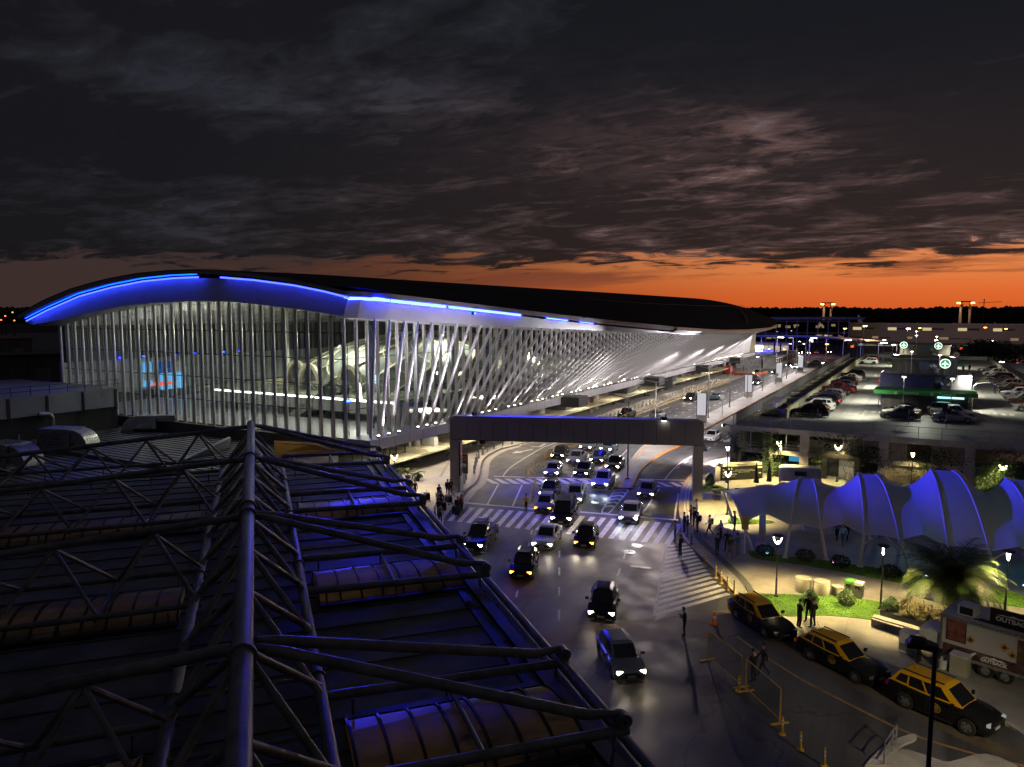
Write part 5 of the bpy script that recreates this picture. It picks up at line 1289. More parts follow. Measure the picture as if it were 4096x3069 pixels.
for i, (u, v) in enumerate(((3060, 2225), (3220, 2245), (3360, 2270), (3560, 2310), (3760, 2340))): bush('dark low shrub in the bed below the tent, %s from the left' % ('first', 'second', 'third', 'fourth', 'fifth')[i], at(u, v, .12), .7, .9, 10+i, M['darkleaf'], 800, 'dark shrubs below the tent', False)
# stout palm with arching fronds
def palm(lab, loc, th, nf, fl, seed, cat='palm', dry=0, leafl=.5, group=None, pot=False):
    rnd = random.Random(seed); t = thing('palm_tree', lab, cat, loc, 0, group)
    if pot: MB().lathe([(.2, 0), (.32, .5), (.34, .52), (.3, .53), (.28, .46), (.01, .45)], 14).build('pot', M['black'], t)
    z0 = .45 if pot else 0
    MB().lathe([(.34 if not pot else .06, z0), (.28 if not pot else .05, z0+th*.5), (.33 if not pot else .07, z0+th), (.05, z0+th+.15)], 10).build('trunk', M['bark'], t, True)
    b = MB()
    for k in range(nf):
        a = rnd.uniform(0, 2*PI); up = rnd.uniform(-.15, 1.35); Lf = fl*rnd.uniform(.75, 1.1); pts = []
        p = Vector((0, 0, z0+th)); el_ = up
        for j in range(11):
            pts.append(p.copy()); p = p+Vector((math.cos(a)*math.cos(el_), math.sin(a)*math.cos(el_), math.sin(el_)))*Lf/10; el_ -= .13+.04*rnd.random()
        side = Vector((-math.sin(a), math.cos(a), 0))
        for j in range(1, 11):
            b.bar(pts[j-1], pts[j], .03, .02)
            for q in range(3):
                c = pts[j-1].lerp(pts[j], q/3); d = (pts[j]-pts[j-1]).normalized(); ll = leafl*(1-abs(j-5)/8.)*(fl/3)
                for s in (-1, 1):
                    e = c+(side*s+d*.7+Vector((0, 0, -.35*rnd.random()))).normalized()*ll; b.add([c-d*.03, c+d*.03, e], [(0, 1, 2)])
    b.build('crown', M['palmleaf'], t)
    return t
palm('big dark palm with arching fronds beside the food trailer', (2.2, 51.6, .12), 2.0, 95, 3.5, 5, leafl=.95)
for i, (x, y, lb) in enumerate(((-49.6, 62.6, 'left'), (-48.5, 63.2, 'middle'), (-47.5, 63.6, 'right'))): palm('small potted palm on the terminal pavement, %s of three' % lb, (x, y, .13), .35, 14, 1.15, 20+i, 'potted palm', leafl=.7, group='potted palms', pot=True)
# spiky agave clump in a concrete planter
t = thing('planter', 'angular pale concrete planter full of spiky dry leaves, left of the food trailer', 'planter', (.6, 48.3, .12), -.35)
b = MB(); b.add([(-1.9, -1.1, 0), (2, -1.1, 0), (2, 1., 0), (-1.1, 1., 0), (-1.9, -1.1, .5), (2, -1.1, .5), (2, 1., 1.1), (-.9, 1., 1.15)], [(0, 1, 5, 4), (1, 2, 6, 5), (2, 3, 7, 6), (3, 0, 4, 7), (0, 3, 2, 1)]); b.add([(-1.8, -1, .42), (1.9, -1, .42), (1.9, .9, .6), (-.9, .9, .6)], [(0, 1, 2, 3)], 1); b.build('box', [M['conc'], M['earth']], t)
b = MB(); rnd = random.Random(4)
for k in range(260):
    x, y = rnd.uniform(-1, 1.8), rnd.uniform(-.7, .8); a = rnd.uniform(0, 2*PI); e_ = rnd.uniform(.2, 1.3); ll = rnd.uniform(.6, 1.3); p = Vector((x, y, .55)); m_ = p+Vector((math.cos(a)*math.cos(e_), math.sin(a)*math.cos(e_), math.sin(e_)))*ll*.6; q = m_+Vector((math.cos(a)*.8, math.sin(a)*.8, -.1))*ll*.5; s = Vector((-math.sin(a), math.cos(a), 0))*.035
    b.add([p-s, p+s, m_+s*.8, m_-s*.8, q], [(0, 1, 2, 3), (3, 2, 4)])
b.build('spiky_leaves', mat('dry_leaf', (.15, .12, .05), .7, var=.5, scale=2), t)
t = thing('planter_bench', 'low white concrete bench edge in front of the spiky planter', 'bench', (-.2, 46.4, .12), -.32); MB().box((0, 0, .2), (3.4, .9, .4)).build('seat', M['conc'], t); MB().box((0, 0, .43), (3.5, .45, .06)).build('seat_top', M['kerb'], t)
# ------------------------------------------------------------------ food trailer
FT = thing('food_trailer', 'grey and white food trailer with a dark roof sign, printed panels and two axles', 'food trailer', (1.45, 43.1, .12), R(-19))
TL = 8.2
b = MB(); b.box((TL/2, 1.15, 1.65), (TL, 2.3, 2.1)); b.build('body', mat('trailer_body', (.5, .48, .47), .5, .1, var=.12), FT)
b = MB(); b.box((TL/2, 1.15, 2.735), (TL+.06, 2.36, .07)); b.build('roof', mat('trailer_roof', (.34, .35, .4), .5, .1, var=.25, scale=.8), FT)
b = MB(); b.box((TL/2, -.02, 2.64), (TL, .05, .18)); b.box((TL/2, -.02, .66), (TL, .05, .16)); b.box((.02, -.02, 1.65), (.12, .06, 2.1)); b.build('trim', mat('checker_plate', (.35, .35, .35), .4, .7, var=.5, scale=14), FT)
pr_ = mat('food_print', (.2, .09, .05), .5, var=.9, scale=2.2)
po = MB().box((.72, -.03, 2.02), (.82, .03, 1.05)).build('picture_panel', mat('picture_red', (.17, .06, .045), .5, var=1., scale=2.5), FT); MB().box((.72, -.02, 2.02), (.92, .02, 1.18)).build('picture_frame', M['black'], po)
MB().box((TL/2+.05, -.025, .98), (TL-.2, .03, .5)).build('lower_print', mat('lower_print', (.09, .045, .035), .5, var=1., scale=1.6, stretch=(1, 1, 1)), FT)
MB().box((4.2, -.03, 1.85), (1.6, .03, 1.2)).build('burger_panel', mat('burger_print', (.12, .07, .035), .5, var=1.2, scale=1.4), FT)
for x, z in ((1.38, 1.75), (2.85, 1.86), (3.2, 1.58)):
    d = .22; o = MB().add([(x-d, -.04, z), (x, -.04, z-d), (x+d, -.04, z), (x, -.04, z+d), (x-d, -.02, z), (x, -.02, z-d), (x+d, -.02, z), (x, -.02, z+d)], [(0, 1, 2, 3), (0, 4, 5, 1), (1, 5, 6, 2), (2, 6, 7, 3), (3, 7, 4, 0)]).build('diamond_sign', mat('diamond_yellow', (.5, .27, .05), .5, var=.1), FT)
    MB().add([(x-.1, -.045, z-.06), (x+.08, -.045, z-.08), (x+.1, -.045, z+.04), (x-.02, -.045, z+.1)], [(0, 1, 2, 3)]).build('silhouette', M['black'], o)
so = MB().box((4.1, .5, 3.15), (4.1, .14, .8)).build('roof_sign', mat('roof_sign', (.03, .016, .016), .5, var=.1), FT)
lettering('roof_lettering', 'OUTBACK', .32, M['innerwhite'], so, (3.05, .42, 3.06), (PI/2, 0, 0), .012)
def peaks(x, z, w, par, y): MB().add([(x-w, y, z), (x-w*.6, y, z+.07), (x-.3*w, y, z+.05), (x, y, z+.13), (x+.25*w, y, z+.07), (x+.6*w, y, z+.1), (x+w, y, z)], [(0, 1, 2, 3, 4, 5, 6)]).build('peaks_emblem', M['innerwhite'], par)
peaks(3.05, 3.24, .75, so, .425)
lo_ = lettering('side_lettering', 'OUTBACK', .24, M['innerwhite'], FT, (2.45, -.06, .92), (PI/2, 0, 0), .012); peaks(2.45, 1.05, .55, FT, -.05)
MB().add([(1.25, -.05, .98), (1.4, -.05, 1.02), (1.52, -.05, 1.1), (1.62, -.05, 1.17), (1.7, -.05, 1.13), (1.62, -.05, 1.06), (1.57, -.05, .98), (1.48, -.05, .9), (1.53, -.05, .85), (1.43, -.05, .85), (1.38, -.05, .95)], [tuple(range(11))]).build('animal_emblem', M['innerwhite'], FT)
ac = MB().box((1.0, .8, 3.02), (.8, .8, .5)).build('roof_unit', M['acwhite'], FT); MB().box((1.0, .39, 3.02), (.6, .03, .38)).build('roof_unit_grille', M['black'], ac)
b = MB(); b.box((2.7, .25, 2.8), (2.6, .06, .06)); b.box((2.9, .42, 2.8), (2.6, .06, .06)); b.build('roof_rail', M['black'], FT)
for x in (2.1, 2.95):
    w = MB().lathe([(.18, -.11), (.34, -.11), (.36, -.05), (.36, .05), (.34, .11), (.18, .11)], 20, (x, .1, .36), axis='y').build('wheel', M['tyre'], FT, True)
    rm = MB(); rm.lathe([(.01, -.115), (.07, -.125), (.2, -.11), (.21, -.1)], 20, (x, .1, .36), axis='y')
    for k in range(5): a = k*2*PI/5; rm.bar((x, -.025, .36), (x+.19*math.cos(a), -.02, .36+.19*math.sin(a)), .02, .06, up=(0, 1, 0))
    rm.build('rim', M['rim'], w)
MB().box((-.55, .9, 1.0), (1.0, 1.6, 1.2)).build('generator_box', M['acwhite'], FT)
t = thing('cabinet', 'small white cabinet standing left of the food trailer', 'cabinet', (.1, 43.9, .12), R(-19)); MB().box((0, 0, .55), (.9, .8, 1.1)).build('box', M['acwhite'], t); MB().box((0, -.41, .3), (.8, .03, .4)).build('perforated_panel', M['greysteel'], t)
t = thing('bucket', 'white plastic bucket on the ground under the trailer nose', 'bucket', (1.6, 42.55, .12)); MB().lathe([(.2, 0), (.26, .5), (.27, .52), (.24, .52), (.2, .06), (.01, .05)], 16).build('body', M['acwhite'], t, True)
t = thing('cool_box', 'pale square box standing in front of the trailer', 'box', (2.35, 42.3, .12), R(-19)); MB().box((0, 0, .5), (.8, .6, 1.)).build('body', mat('cool_box', (.32, .3, .22), .7, var=.2), t); MB().box((0, 0, 1.02), (.84, .64, .06)).build('lid', M['acwhite'], t)
t = thing('grill_cart', 'black hooded grill cart against the trailer nose', 'grill', (.95, 42.6, .12), R(-19)); MB().box((0, 0, .9), (1.1, .6, .12)).build('top', M['black'], t); MB().lathe([(.45, 0), (.42, .2), (.2, .32), (.01, .34)], 14, (0, 0, .95)).build('hood', M['black'], t, True)
for x in (-.45, .45): MB().box((x, 0, .42), (.07, .5, .84)).build('leg', M['black'], t)
# ------------------------------------------------------------------ kiosk, tables, parasols, caravan, pylons
k0 = Vector((-18.7, 79.6, .12)); kd = Vector((-14.9, 83.0, .12))-k0
KI = thing('service_kiosk', 'long low black kiosk with white lettering and a cream top, beside the portal', 'kiosk', k0, math.atan2(kd.y, kd.x)); kl_ = kd.length
MB().box((kl_/2, .6, .8), (kl_, 1.2, 1.5)).build('body', mat('kiosk_black', (.02, .02, .018), .5, var=.1), KI); MB().box((-.3, .6, .78), (.6, 1.25, 1.55)).build('end_cabinet', M['acwhite'], KI)
MB().box((kl_/2+.1, .5, 1.68), (kl_*.92, 1., .24)).build('top_fascia', M['cream'], KI); MB().box((-.7, .3, .1), (1.0, 1.0, .2)).build('step', M['conc'], KI)
wm = M['innerwhite']
lettering('fascia_text', 'PET FRIENDLY', .2, M['black'], KI, (kl_*.5, -.006, 1.68), (PI/2, 0, 0)); lettering('exclamation_text', 'A!', .72, wm, KI, (1.12, -.01, 1.12), (PI/2, 0, 0), .015); lettering('name_text', 'ANIMALCARGO', .23, wm, KI, (1.15, -.01, .68), (PI/2, 0, 0), .006)
lettering('caption_text', 'TRASLADO DE MASCOTAS\nEN ARGENTINA Y EL MUNDO', .1, wm, KI, (1.15, -.01, .45), (PI/2, 0, 0)); lettering('slogan_text', 'VIVÍ LA EXPERIENCIA PET-FRIENDLY\nEN AEROPUERTO INTERNACIONAL EZEIZA\nJUNTO A NOSOTROS', .135, wm, KI, (2.85, -.01, 1.0), (PI/2, 0, 0))
b = MB(); b.add([(.45, -.01, 1.3), (.25, -.01, 1.22), (.45, -.01, 1.14)], [(0, 1, 2)]); b.box((.38, -.01, 1.22), (.2, .01, .06)); b.add([(.28, -.01, .95), (.46, -.01, .95), (.46, -.01, .72), (.34, -.01, .72)], [(0, 1, 2, 3)]); b.add([(.28, -.01, .45), (.38, -.01, .52), (.48, -.01, .45), (.46, -.01, .34), (.3, -.01, .34)], [(0, 1, 2, 3, 4)])
b.add([(kl_-.35, -.01, .78), (kl_-.15, -.01, .7), (kl_-.35, -.01, .62)], [(0, 1, 2)]); b.box((kl_-.4, -.01, .7), (.2, .01, .06)); b.add([(kl_-.65, -.01, 1.42), (kl_-.05, -.01, 1.42), (kl_-.05, -.01, 1.24), (kl_-.65, -.01, 1.24), (kl_-.58, -.01, 1.33)], [(0, 1, 2, 3, 4)]); b.build('pictograms', wm, KI)
def table_set(p, rz, lab):
    t = thing('cafe_table', 'square dark café table ' + lab, 'table', (*p, .12), rz, 'café tables by the portal'); MB().box((0, 0, .73), (.8, .8, .04)).build('tabletop', M['darkmetal'], t)
    for s in (-1, 1): b = MB(); b.bar((-.35, s*.33, 0), (.35, s*.33, .7), .04, .03); b.bar((.35, s*.33, 0), (-.35, s*.33, .7), .04, .03); b.build('crossed_leg', M['black'], t)
def dchair(p, rz, lab):
    t = thing('director_chair', lab, 'chair', (*p, .12), rz, 'black folding chairs by the portal'); MB().box((0, 0, .46), (.5, .45, .03)).build('seat', M['black'], t); MB().box((0, .24, .82), (.56, .03, .2)).build('backrest', M['black'], t)
    for s in (-1, 1): b = MB(); b.bar((-.27, s*.2, 0), (.27, s*.2, .45), .03, .03); b.bar((.27, s*.2, 0), (-.27, s*.2, .45), .03, .03); b.build('crossed_leg', M['black'], t)
    b = MB(); [b.box((s*.28, .2, .65), (.04, .04, .6)) for s in (-1, 1)]; [b.box((s*.28, 0, .66), (.06, .5, .03)) for s in (-1, 1)]; b.build('armrest', M['black'], t)
table_set((-17.2, 71.9), .3, 'nearest the right portal pillar'); dchair((-17.5, 72.7), .3, 'black folding chair behind the table by the pillar'); dchair((-16.9, 71.1), 3.4, 'black folding chair in front of the table by the pillar')
table_set((-15.1, 72.3), .3, 'close to the tip of the tent'); dchair((-15.4, 73.2), .3, 'black folding chair behind the table at the tent tip'); dchair((-16., 72.2), 1.9, 'black folding chair left of the table at the tent tip')
for p, lab in (((-14.7, 78.5), 'closed black parasol in front of the kiosk, left one with a white strap'), ((-13.6, 79.6), 'closed black parasol behind the first tent hump, right one')):
    t = thing('parasol', lab, 'parasol', (*p, .12), 0, 'closed parasols'); MB().tube((0, 0, 0), (0, 0, 2.6), .03, 6).build('pole', M['greysteel'], t); MB().lathe([(.3, .55), (.22, .9), (.14, 1.8), (.04, 2.65), (.01, 2.7)], 9).build('canopy', M['black'], t); MB().lathe([(.25, 0), (.25, .08), (.05, .1)], 12).build('foot', M['conc'], t)
t = thing('caravan', 'white rounded caravan roof showing behind the first tent hump', 'caravan', (-10.9, 82., .12), .2); b = MB(); rg = []
for x, s in ((-2.1, .55), (-1.9, .85), (-1.4, 1), (1.4, 1), (1.9, .85), (2.1, .55)): rg.append([(x, -1*s, .5), (x, -1.02*s, 1.4), (x, -.8*s, 1.5+.5*s), (x, 0, 1.5+.6*s), (x, .8*s, 1.5+.5*s), (x, 1.02*s, 1.4), (x, 1*s, .5)])
b.loft(rg); b.add(rg[0], [tuple(range(7))]); b.add(rg[-1], [tuple(range(7))]); b.build('body', M['acwhite'], t, True); MB().box((0, -1.03, 1.4), (1.2, .03, .5)).build('window', M['black'], t)
for x in (-.5, .5): MB().lathe([(.1, -.1), (.3, -.1), (.3, .1), (.1, .1)], 14, (x, -.9, .3), axis='y').build('wheel', M['tyre'], t)
t = thing('sign_pylon', 'slim post sign with a yellow panel at the near corner of the tent', 'sign', (-11.2, 56.1, .12), .4); MB().tube((0, 0, 0), (0, 0, 2.), .07, 8).build('post', M['whitemetal'], t); MB().box((0, 0, 2.45), (.5, .16, 1.1)).build('panel', mat('yellow_panel', (.5, .4, .15), .5, var=.1), t)
t = thing('banner_stand', 'tall pale banner column on a pointed base under the tent', 'banner', (-10.4, 58.6, .12), .2); MB().box((0, 0, 1.6), (.5, .12, 2.8)).build('banner', mat('banner_face', (.35, .3, .55), .5, var=.2), t); MB().lathe([(.55, 0), (.3, .35), (.05, .4)], 5).build('base', M['panel'], t)
# ------------------------------------------------------------------ parking garage
GA = thing('parking_garage', 'two-storey concrete parking garage with a lit roof deck and ivy on its front', 'garage', (-2, 87, 0))
def rg_(mb, name, mats, smooth=False, par=None):
    o = mb.build(name, mats, None, smooth); o.parent = par or GA; o.matrix_parent_inverse = Matrix.Translation(-Vector(GA.location)); return o
DZ = 5.3; DX0, DX1, DY0, DY1 = -14.4, 40, 87.2, 236
b = MB(); b.box(((DX0+15.4)/2, (DY0+DY1)/2, DZ-.25), (15.4-DX0, DY1-DY0, .5)); b.box((29, (DY0+DY1)/2, DZ-.6), (26, DY1-DY0, .5)); rg_(b, 'roof_deck', M['deck'])
b = MB(); b.box((-14.55, (95+DY1)/2, DZ+.25), (.3, DY1-95, 1.9)); rg_(b, 'left_parapet', mat('parapet_conc', (.4, .38, .27), .8, var=.35, scale=.5))
b = MB(); b.box((15.5, (110+DY1)/2, DZ+.2), (.3, DY1-110, 1.7)); rg_(b, 'right_parapet', M['conc'])
# light well on the road side: wall, railing, cross beams and the ramp
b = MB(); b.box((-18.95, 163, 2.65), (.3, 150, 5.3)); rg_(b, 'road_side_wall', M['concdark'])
b = MB()
for i in range(17): b.box((-16.7, 104+i*8, DZ-.35), (4.2, .9, .7))
rg_(b, 'cross_beam', M['conc'])
b = MB(); b.box((-16.7, 91.5, DZ-.2), (4.4, 9, .4)); b.add([(-18.7, 96, DZ), (-14.8, 96, DZ), (-14.8, 118, .3), (-18.7, 118, .3), (-18.7, 96, DZ-.3), (-14.8, 96, DZ-.3)], [(0, 1, 2, 3), (0, 4, 5, 1)]); rg_(b, 'ramp', M['deck'])
b = MB()
for i in range(76): b.box((-18.95, 88+i*1.95, DZ+.62), (.07, .07, 1.25))
b.box((-18.95, 162, DZ+1.25), (.07, 148, .07)); b.box((-18.95, 162, DZ+.1), (.06, 148, .06))
rail_sheet = MB(); rail_sheet.box((-18.95, 162, DZ+.66), (.03, 148, 1.02))
rg_(b, 'railing', M['greysteel']); rg_(rail_sheet, 'railing_mesh', mat('railing_mesh', (.3, .3, .34), .5, .3, var=.25, scale=3))
b = MB(); b.box((-18.2, 108.5, DZ+.35), (1.9, 9, .7)); rg_(b, 'stair_cap', M['conc'])
# front facade: columns, slabs, walls with openings
b = MB()
for x in (-18.8, -15.1, -11.15, -3.25, 4.55, 12.4, 20.2, 28): b.box((x, 86.9, 2.6), (.95, .7, 5.2))
rg_(b, 'front_column', M['conc'])
b = MB(); b.box((7, 86.75, DZ-.28), (52.6, .45, .62)); b.box((7, 86.8, 2.55), (52.6, .35, .5)); b.box((7, 86.8, .15), (52.6, .3, .35)); rg_(b, 'floor_edge', M['conc'])
b = MB(); b.box((3.2, 87.05, 3.9), (6.2, .2, 2.3)) if False else None
b = MB()
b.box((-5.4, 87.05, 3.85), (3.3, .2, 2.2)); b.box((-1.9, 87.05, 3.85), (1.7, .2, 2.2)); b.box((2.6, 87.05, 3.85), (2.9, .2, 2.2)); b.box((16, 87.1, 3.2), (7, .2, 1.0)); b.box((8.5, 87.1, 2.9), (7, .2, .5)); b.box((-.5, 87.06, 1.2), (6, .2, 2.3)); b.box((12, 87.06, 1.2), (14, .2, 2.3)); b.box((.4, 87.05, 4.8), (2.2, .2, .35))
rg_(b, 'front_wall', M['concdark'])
b = MB()
for z in (3.15, 3.45): b.box((-11, 86.7, z), (15, .05, .07))
for x in (-17, -13.1, -9.2, -7.2, -5.2): b.box((x, 86.65, 3.8), (.09, .08, 2.2))
for i in range(26): b.box((-19+i*2.1, 86.6, DZ+.62), (.06, .06, 1.25))
b.box((7, 86.6, DZ+1.22), (52.6, .06, .05)); b.box((7, 86.6, DZ+.6), (52.6, .03, .03)); rg_(b, 'front_railing', M['greysteel'])
# interior of the two levels
b = MB(); b.box((10, 100, 2.5), (52, 26, .3)); b.box((10, 112, 2.6), (56, .3, 5)); rg_(b, 'middle_floor', M['conc'])
b = MB(); b.box((-16.7, 88.6, 1.3), (3.4, .1, 2.4)); b.box((-13., 88.4, 1.3), (3.3, .05, 2.3)); b.box((-9.3, 88.4, 1.3), (3.2, .05, 2.3)); rg_(b, 'ground_glazing', M['shopglass'])
tik = MB().box((-12.3, 88.2, 1.75), (1.3, .08, .7)); tk = rg_(tik, 'ticket_sign', emis('ticket_blue', (.06, .3, .5), .8)); lt = lettering('ticket_text', 'Recordá tener\ntu ticket pagado\npreviamente', .16, E_['adpale'], None, (-12.3, 88.14, 1.8), (PI/2, 0, 0)); lt.parent = tk; lt.matrix_parent_inverse = Matrix.Translation(-Vector(GA.location))
dr = MB(); dr.box((-9.0, 86.6, 1.35), (.5, .5, 2.5)); dr.box((-5.75, 86.6, 1.35), (.5, .5, 2.5)); dr.box((-7.37, 86.6, 2.75), (3.75, .5, .5)); do = rg_(dr, 'doorway_portal', M['black'])
lt = lettering('doorway_text', 'E2', .36, M['greysteel'], None, (-6.6, 86.33, 2.76), (PI/2, 0, 0)); lt.parent = do; lt.matrix_parent_inverse = Matrix.Translation(-Vector(GA.location))
b = MB(); b.box((-7.4, 95, 1.3), (3.4, .2, 2.6)); b.box((-9.15, 91, 1.3), (.2, 8, 2.6)); b.box((-5.6, 91, 1.3), (.2, 8, 2.6)); b.box((-7.4, 91, .1), (3.4, 8.6, .1)); rg_(b, 'corridor', M['innerwhite'])
point((-7.4, 90, 2.2), 26, (1, .82, .55), .2); point((-7.4, 93, 2.2), 26, (1, .82, .55), .2)
point((-13, 91, 2.1), 45, (.95, .95, .8), .2); point((-16.5, 91, 2.1), 25, (.9, .85, 1), .2); point((-10, 91, 2.1), 30, (1, .9, .7), .2); point((-7, 96, 4.5), 40, (1, .6, .4), .2); point((12, 95, 4.4), 60, (1, .7, .5), .2)
# red back wall glimpsed on the upper level
rg_(MB().box((-6.3, 99, 4.), (4, .1, 2.4)), 'red_wall', mat('red_wall', (.12, .02, .02), .7, var=.2))
# deck paint
def dmarks(polys, m=None, z=DZ+.006, nm='deck_marking'):
    b = MB(); [b.flat(p, z) for p in polys]; return rg_(b, nm, m or M['white'])
P_ = []
for i in range(26): P_.append([(-8.9, 103+i*1.05), (-7.0, 103+i*1.05), (-7.0, 103.4+i*1.05), (-8.9, 103.4+i*1.05)])
for i in range(40): P_.append([(6.8, 104+i*1.05), (8.6, 104+i*1.05), (8.6, 104.4+i*1.05), (6.8, 104.4+i*1.05)])
for i in range(5): P_.append([(-6.6+i*.9, 106.5), (-6.1+i*.9, 106.5), (-6.1+i*.9, 108.6), (-6.6+i*.9, 108.6)]); P_.append([(6.4+i*.9, 112), (6.9+i*.9, 112), (6.9+i*.9, 114), (6.4+i*.9, 114)])
for k in range(3): P_.append([(-8.9, 140+k*14), (-7., 140+k*14), (-7., 148+k*14), (-8.9, 148+k*14)]); P_.append([(6.6, 150+k*14), (8.4, 150+k*14), (8.4, 157+k*14), (6.6, 157+k*14)])
for i in range(36): P_.append(line((-14.2, 97+i*2.55), (-9.6, 96.6+i*2.55), .1)); P_.append(line((15.2, 112+i*2.55), (10.6, 112.4+i*2.55), .1))
P_ += [line((-6.5, 98.5), (-6.5, 106), .1), line((-6.5, 106.2), (-2, 106.2), .12), arrow((-5.2, 118), PI/2), arrow((-5.2, 145), PI/2), arrow((4.9, 128), -PI/2)]
dmarks(P_)
# stair cores on the deck
def core(y, x0, x1, zt_, label, deep=9):
    t = thing('stair_core', label, 'stair core', ((x0+x1)/2, y, DZ), 0, 'stair cores on the garage roof'); w = x1-x0
    MB().box((0, deep/2, (zt_)/2), (w, deep, zt_)).build('wall', M['concdark'], t); MB().box((0, deep/2, zt_+.1), (w+.5, deep+.5, .2)).build('roof', M['conc'], t); return t, w
c1, w1 = core(110.5, -4.7, 5.3, 2.35, 'nearest stair core on the garage roof, with a green lettered canopy')
gb = MB(); gb.box((0, .4, 2.62), (w1+1.8, 5, .5)); go = gb.build('canopy', M['green'], c1)
for x in (-1.9, 2.2):
    lettering('canopy_text', 'Terminal', .52, M['innerwhite'], go, (x+.35, -2.11, 2.62), (PI/2, 0, 0), .006)
    MB().lathe([(.01, 0), (.2, 0), (.2, -.015), (.01, -.015)], 16, (x-1.35, -2.105, 2.62), axis='y').build('canopy_emblem', M['innerwhite'], go)
    MB().add([(x-1.47, -2.13, 2.6), (x-1.35, -2.13, 2.74), (x-1.23, -2.13, 2.6), (x-1.35, -2.13, 2.63)], [(0, 1, 2, 3)]).build('emblem_aircraft', M['green'], go)
MB().box((3, -.05, 2.1), (3, .1, .35)).build('window_strip', E_['screencyan'], c1)
b = MB(); b.box((0, 5.5, 3.6), (w1+1, .25, 2.0)); b.box((-w1/2-.4, 9, 3.6), (.25, 7, 2.)); b.box((w1/2+.4, 9, 3.6), (.25, 7, 2.)); b.build('plant_screen', mat('plant_screen', (.2, .2, .24), .6, .2, var=.2), c1)
c2, w2 = core(158, -5.2, 5.5, 4.3, 'middle stair core on the garage roof, behind the green canopy', 12)
for k in range(4): MB().box((-3.6+k*1.6, -.02, 1.0), (1.1, .06, 1.2)).build('opening', M['black'], c2)
for s in (-1, 1): MB().box((s*(w2/2+.5), 2, 3.4), (1., 3, .5)).build('green_canopy', M['green'], c2)
c3, w3 = core(206, -5.2, 5.5, 5.0, 'farthest stair core on the garage roof, with two round green signs', 14)
def duct(t, x, y, z): 
    MB().box((x-.9, y, z), (1.6, 1.4, 1.6)).build('duct_box', mat('duct_blue', (.1, .13, .2), .5, .3, var=.3), t)
    e = MB(); e.path([(x, y, z), (x+.8, y, z+.2), (x+1.3, y-.3, z-.4), (x+1.2, y-.6, z-1.2)], .62, 10); e.build('duct_elbow', M['galv'], t, True)
duct(c1, 1.2, 4.2, 3.6); duct(c2, .9, -1.2, 3.2); duct(c3, 1.0, -1., 4.2)
# round green aircraft signs
def asign(lab, x, y, z, r):
    t = thing('aircraft_sign', lab, 'round sign', (x, y, DZ), 0, 'green aircraft signs on the garage'); MB().tube((0, 0, 0), (0, 0, z-DZ-r), .07, 8).build('post', M['greysteel'], t)
    d = MB().lathe([(.01, -.06), (r, -.06), (r, .06), (.01, .06)], 28, (0, 0, z-DZ), axis='y').build('disc', E_['signgreen'], t)
    MB().lathe([(r*.86, -.075), (r, -.075), (r, -.065), (r*.86, -.065)], 28, (0, 0, z-DZ), axis='y').build('ring', E_['signwhite'], d)
    a = MB(); zz = z-DZ; pl = [(0, .62), (.08, .5), (.1, .22), (.62, -.12), (.62, -.26), (.1, -.08), (.07, -.42), (.22, -.54), (.22, -.62), (0, -.56)]
    pts = [(x_*r, -.09, zz+z_*r) for x_, z_ in pl]+[(-x_*r, -.09, zz+z_*r) for x_, z_ in pl[::-1][1:-1]]
    a.add(pts, [tuple(range(len(pts)))]); a.build('aircraft', E_['signwhite'], d)
asign('largest round green aircraft sign on the garage, right of the middle core', 3.4, 152, 9.3, .85); asign('round green aircraft sign on the farthest core, left one', -4.3, 200, 10.6, .8); asign('round green aircraft sign on the farthest core, right one', 2.9, 200, 10.55, .8)
# deck lamps
def deck_lamp(lab, x, y, h, tilt=0):
    t = thing('deck_lamp', lab, 'lamp', (x, y, DZ), 0, 'lamps on the garage roof'); MB().tube((0, 0, 0), (0, 0, h), .07, 8, .05).build('pole', M['acwhite'], t); ho = MB().box((0, -.2, h), (.5, .5, .12)).build('lamp_head', M['acwhite'], t); MB().box((0, -.3, h-.075), (.42, .4, .03)).build('lens', E_['far'], ho)
for i, (x, y, h) in enumerate(((-2.1, 108.5, 4.8), (3.3, 108.5, 4.8), (-1.9, 152, 6.1), (2.5, 151, 5.6), (-1.7, 196, 7.8), (2.4, 196, 7.6), (-1.8, 202, 8.6))):
    deck_lamp('white lit lamp on a short pole on the garage roof, %s from the front' % ('first left', 'first right', 'second left', 'second right', 'third left', 'third right', 'last')[i], x, y, h)
for x, y in ((-10, 104), (-10, 122), (-10, 145), (-9, 172), (-9, 205), (9, 118), (9, 140), (9, 168), (9, 205)): spot((x*.55, y-3, DZ+5.2), (x, y, DZ), 3900 if x < 0 else 3400, (1, .97, .74), 150, .8, .3)
spot((0, 108, DZ+5), (0, 97, DZ), 1000, (.97, 1, .8), 130, .8, .3)
def arm_lamp(lab, x, y, s):
    t = thing('arm_lamp', lab, 'lamp', (x, y, DZ), 0, 'unlit curved lamps on the garage roof'); MB().path([(0, 0, 0), (0, 0, 3.2), (s*.4, 0, 3.6), (s*2.2, 0, 3.9)], .05, 6).build('pole', M['greysteel'], t); MB().box((s*2.5, 0, 3.92), (.7, .2, .08)).build('lamp_head', M['darkmetal'], t)
arm_lamp('unlit curved lamp left of the nearest stair core, front one', -5.1, 112, -1); arm_lamp('unlit curved lamp left of the nearest stair core, rear one', -5., 117, -1); arm_lamp('unlit curved lamp right of the nearest stair core, front one', 6, 116, 1); arm_lamp('unlit curved lamp right of the nearest stair core, rear one', 6, 124, 1)
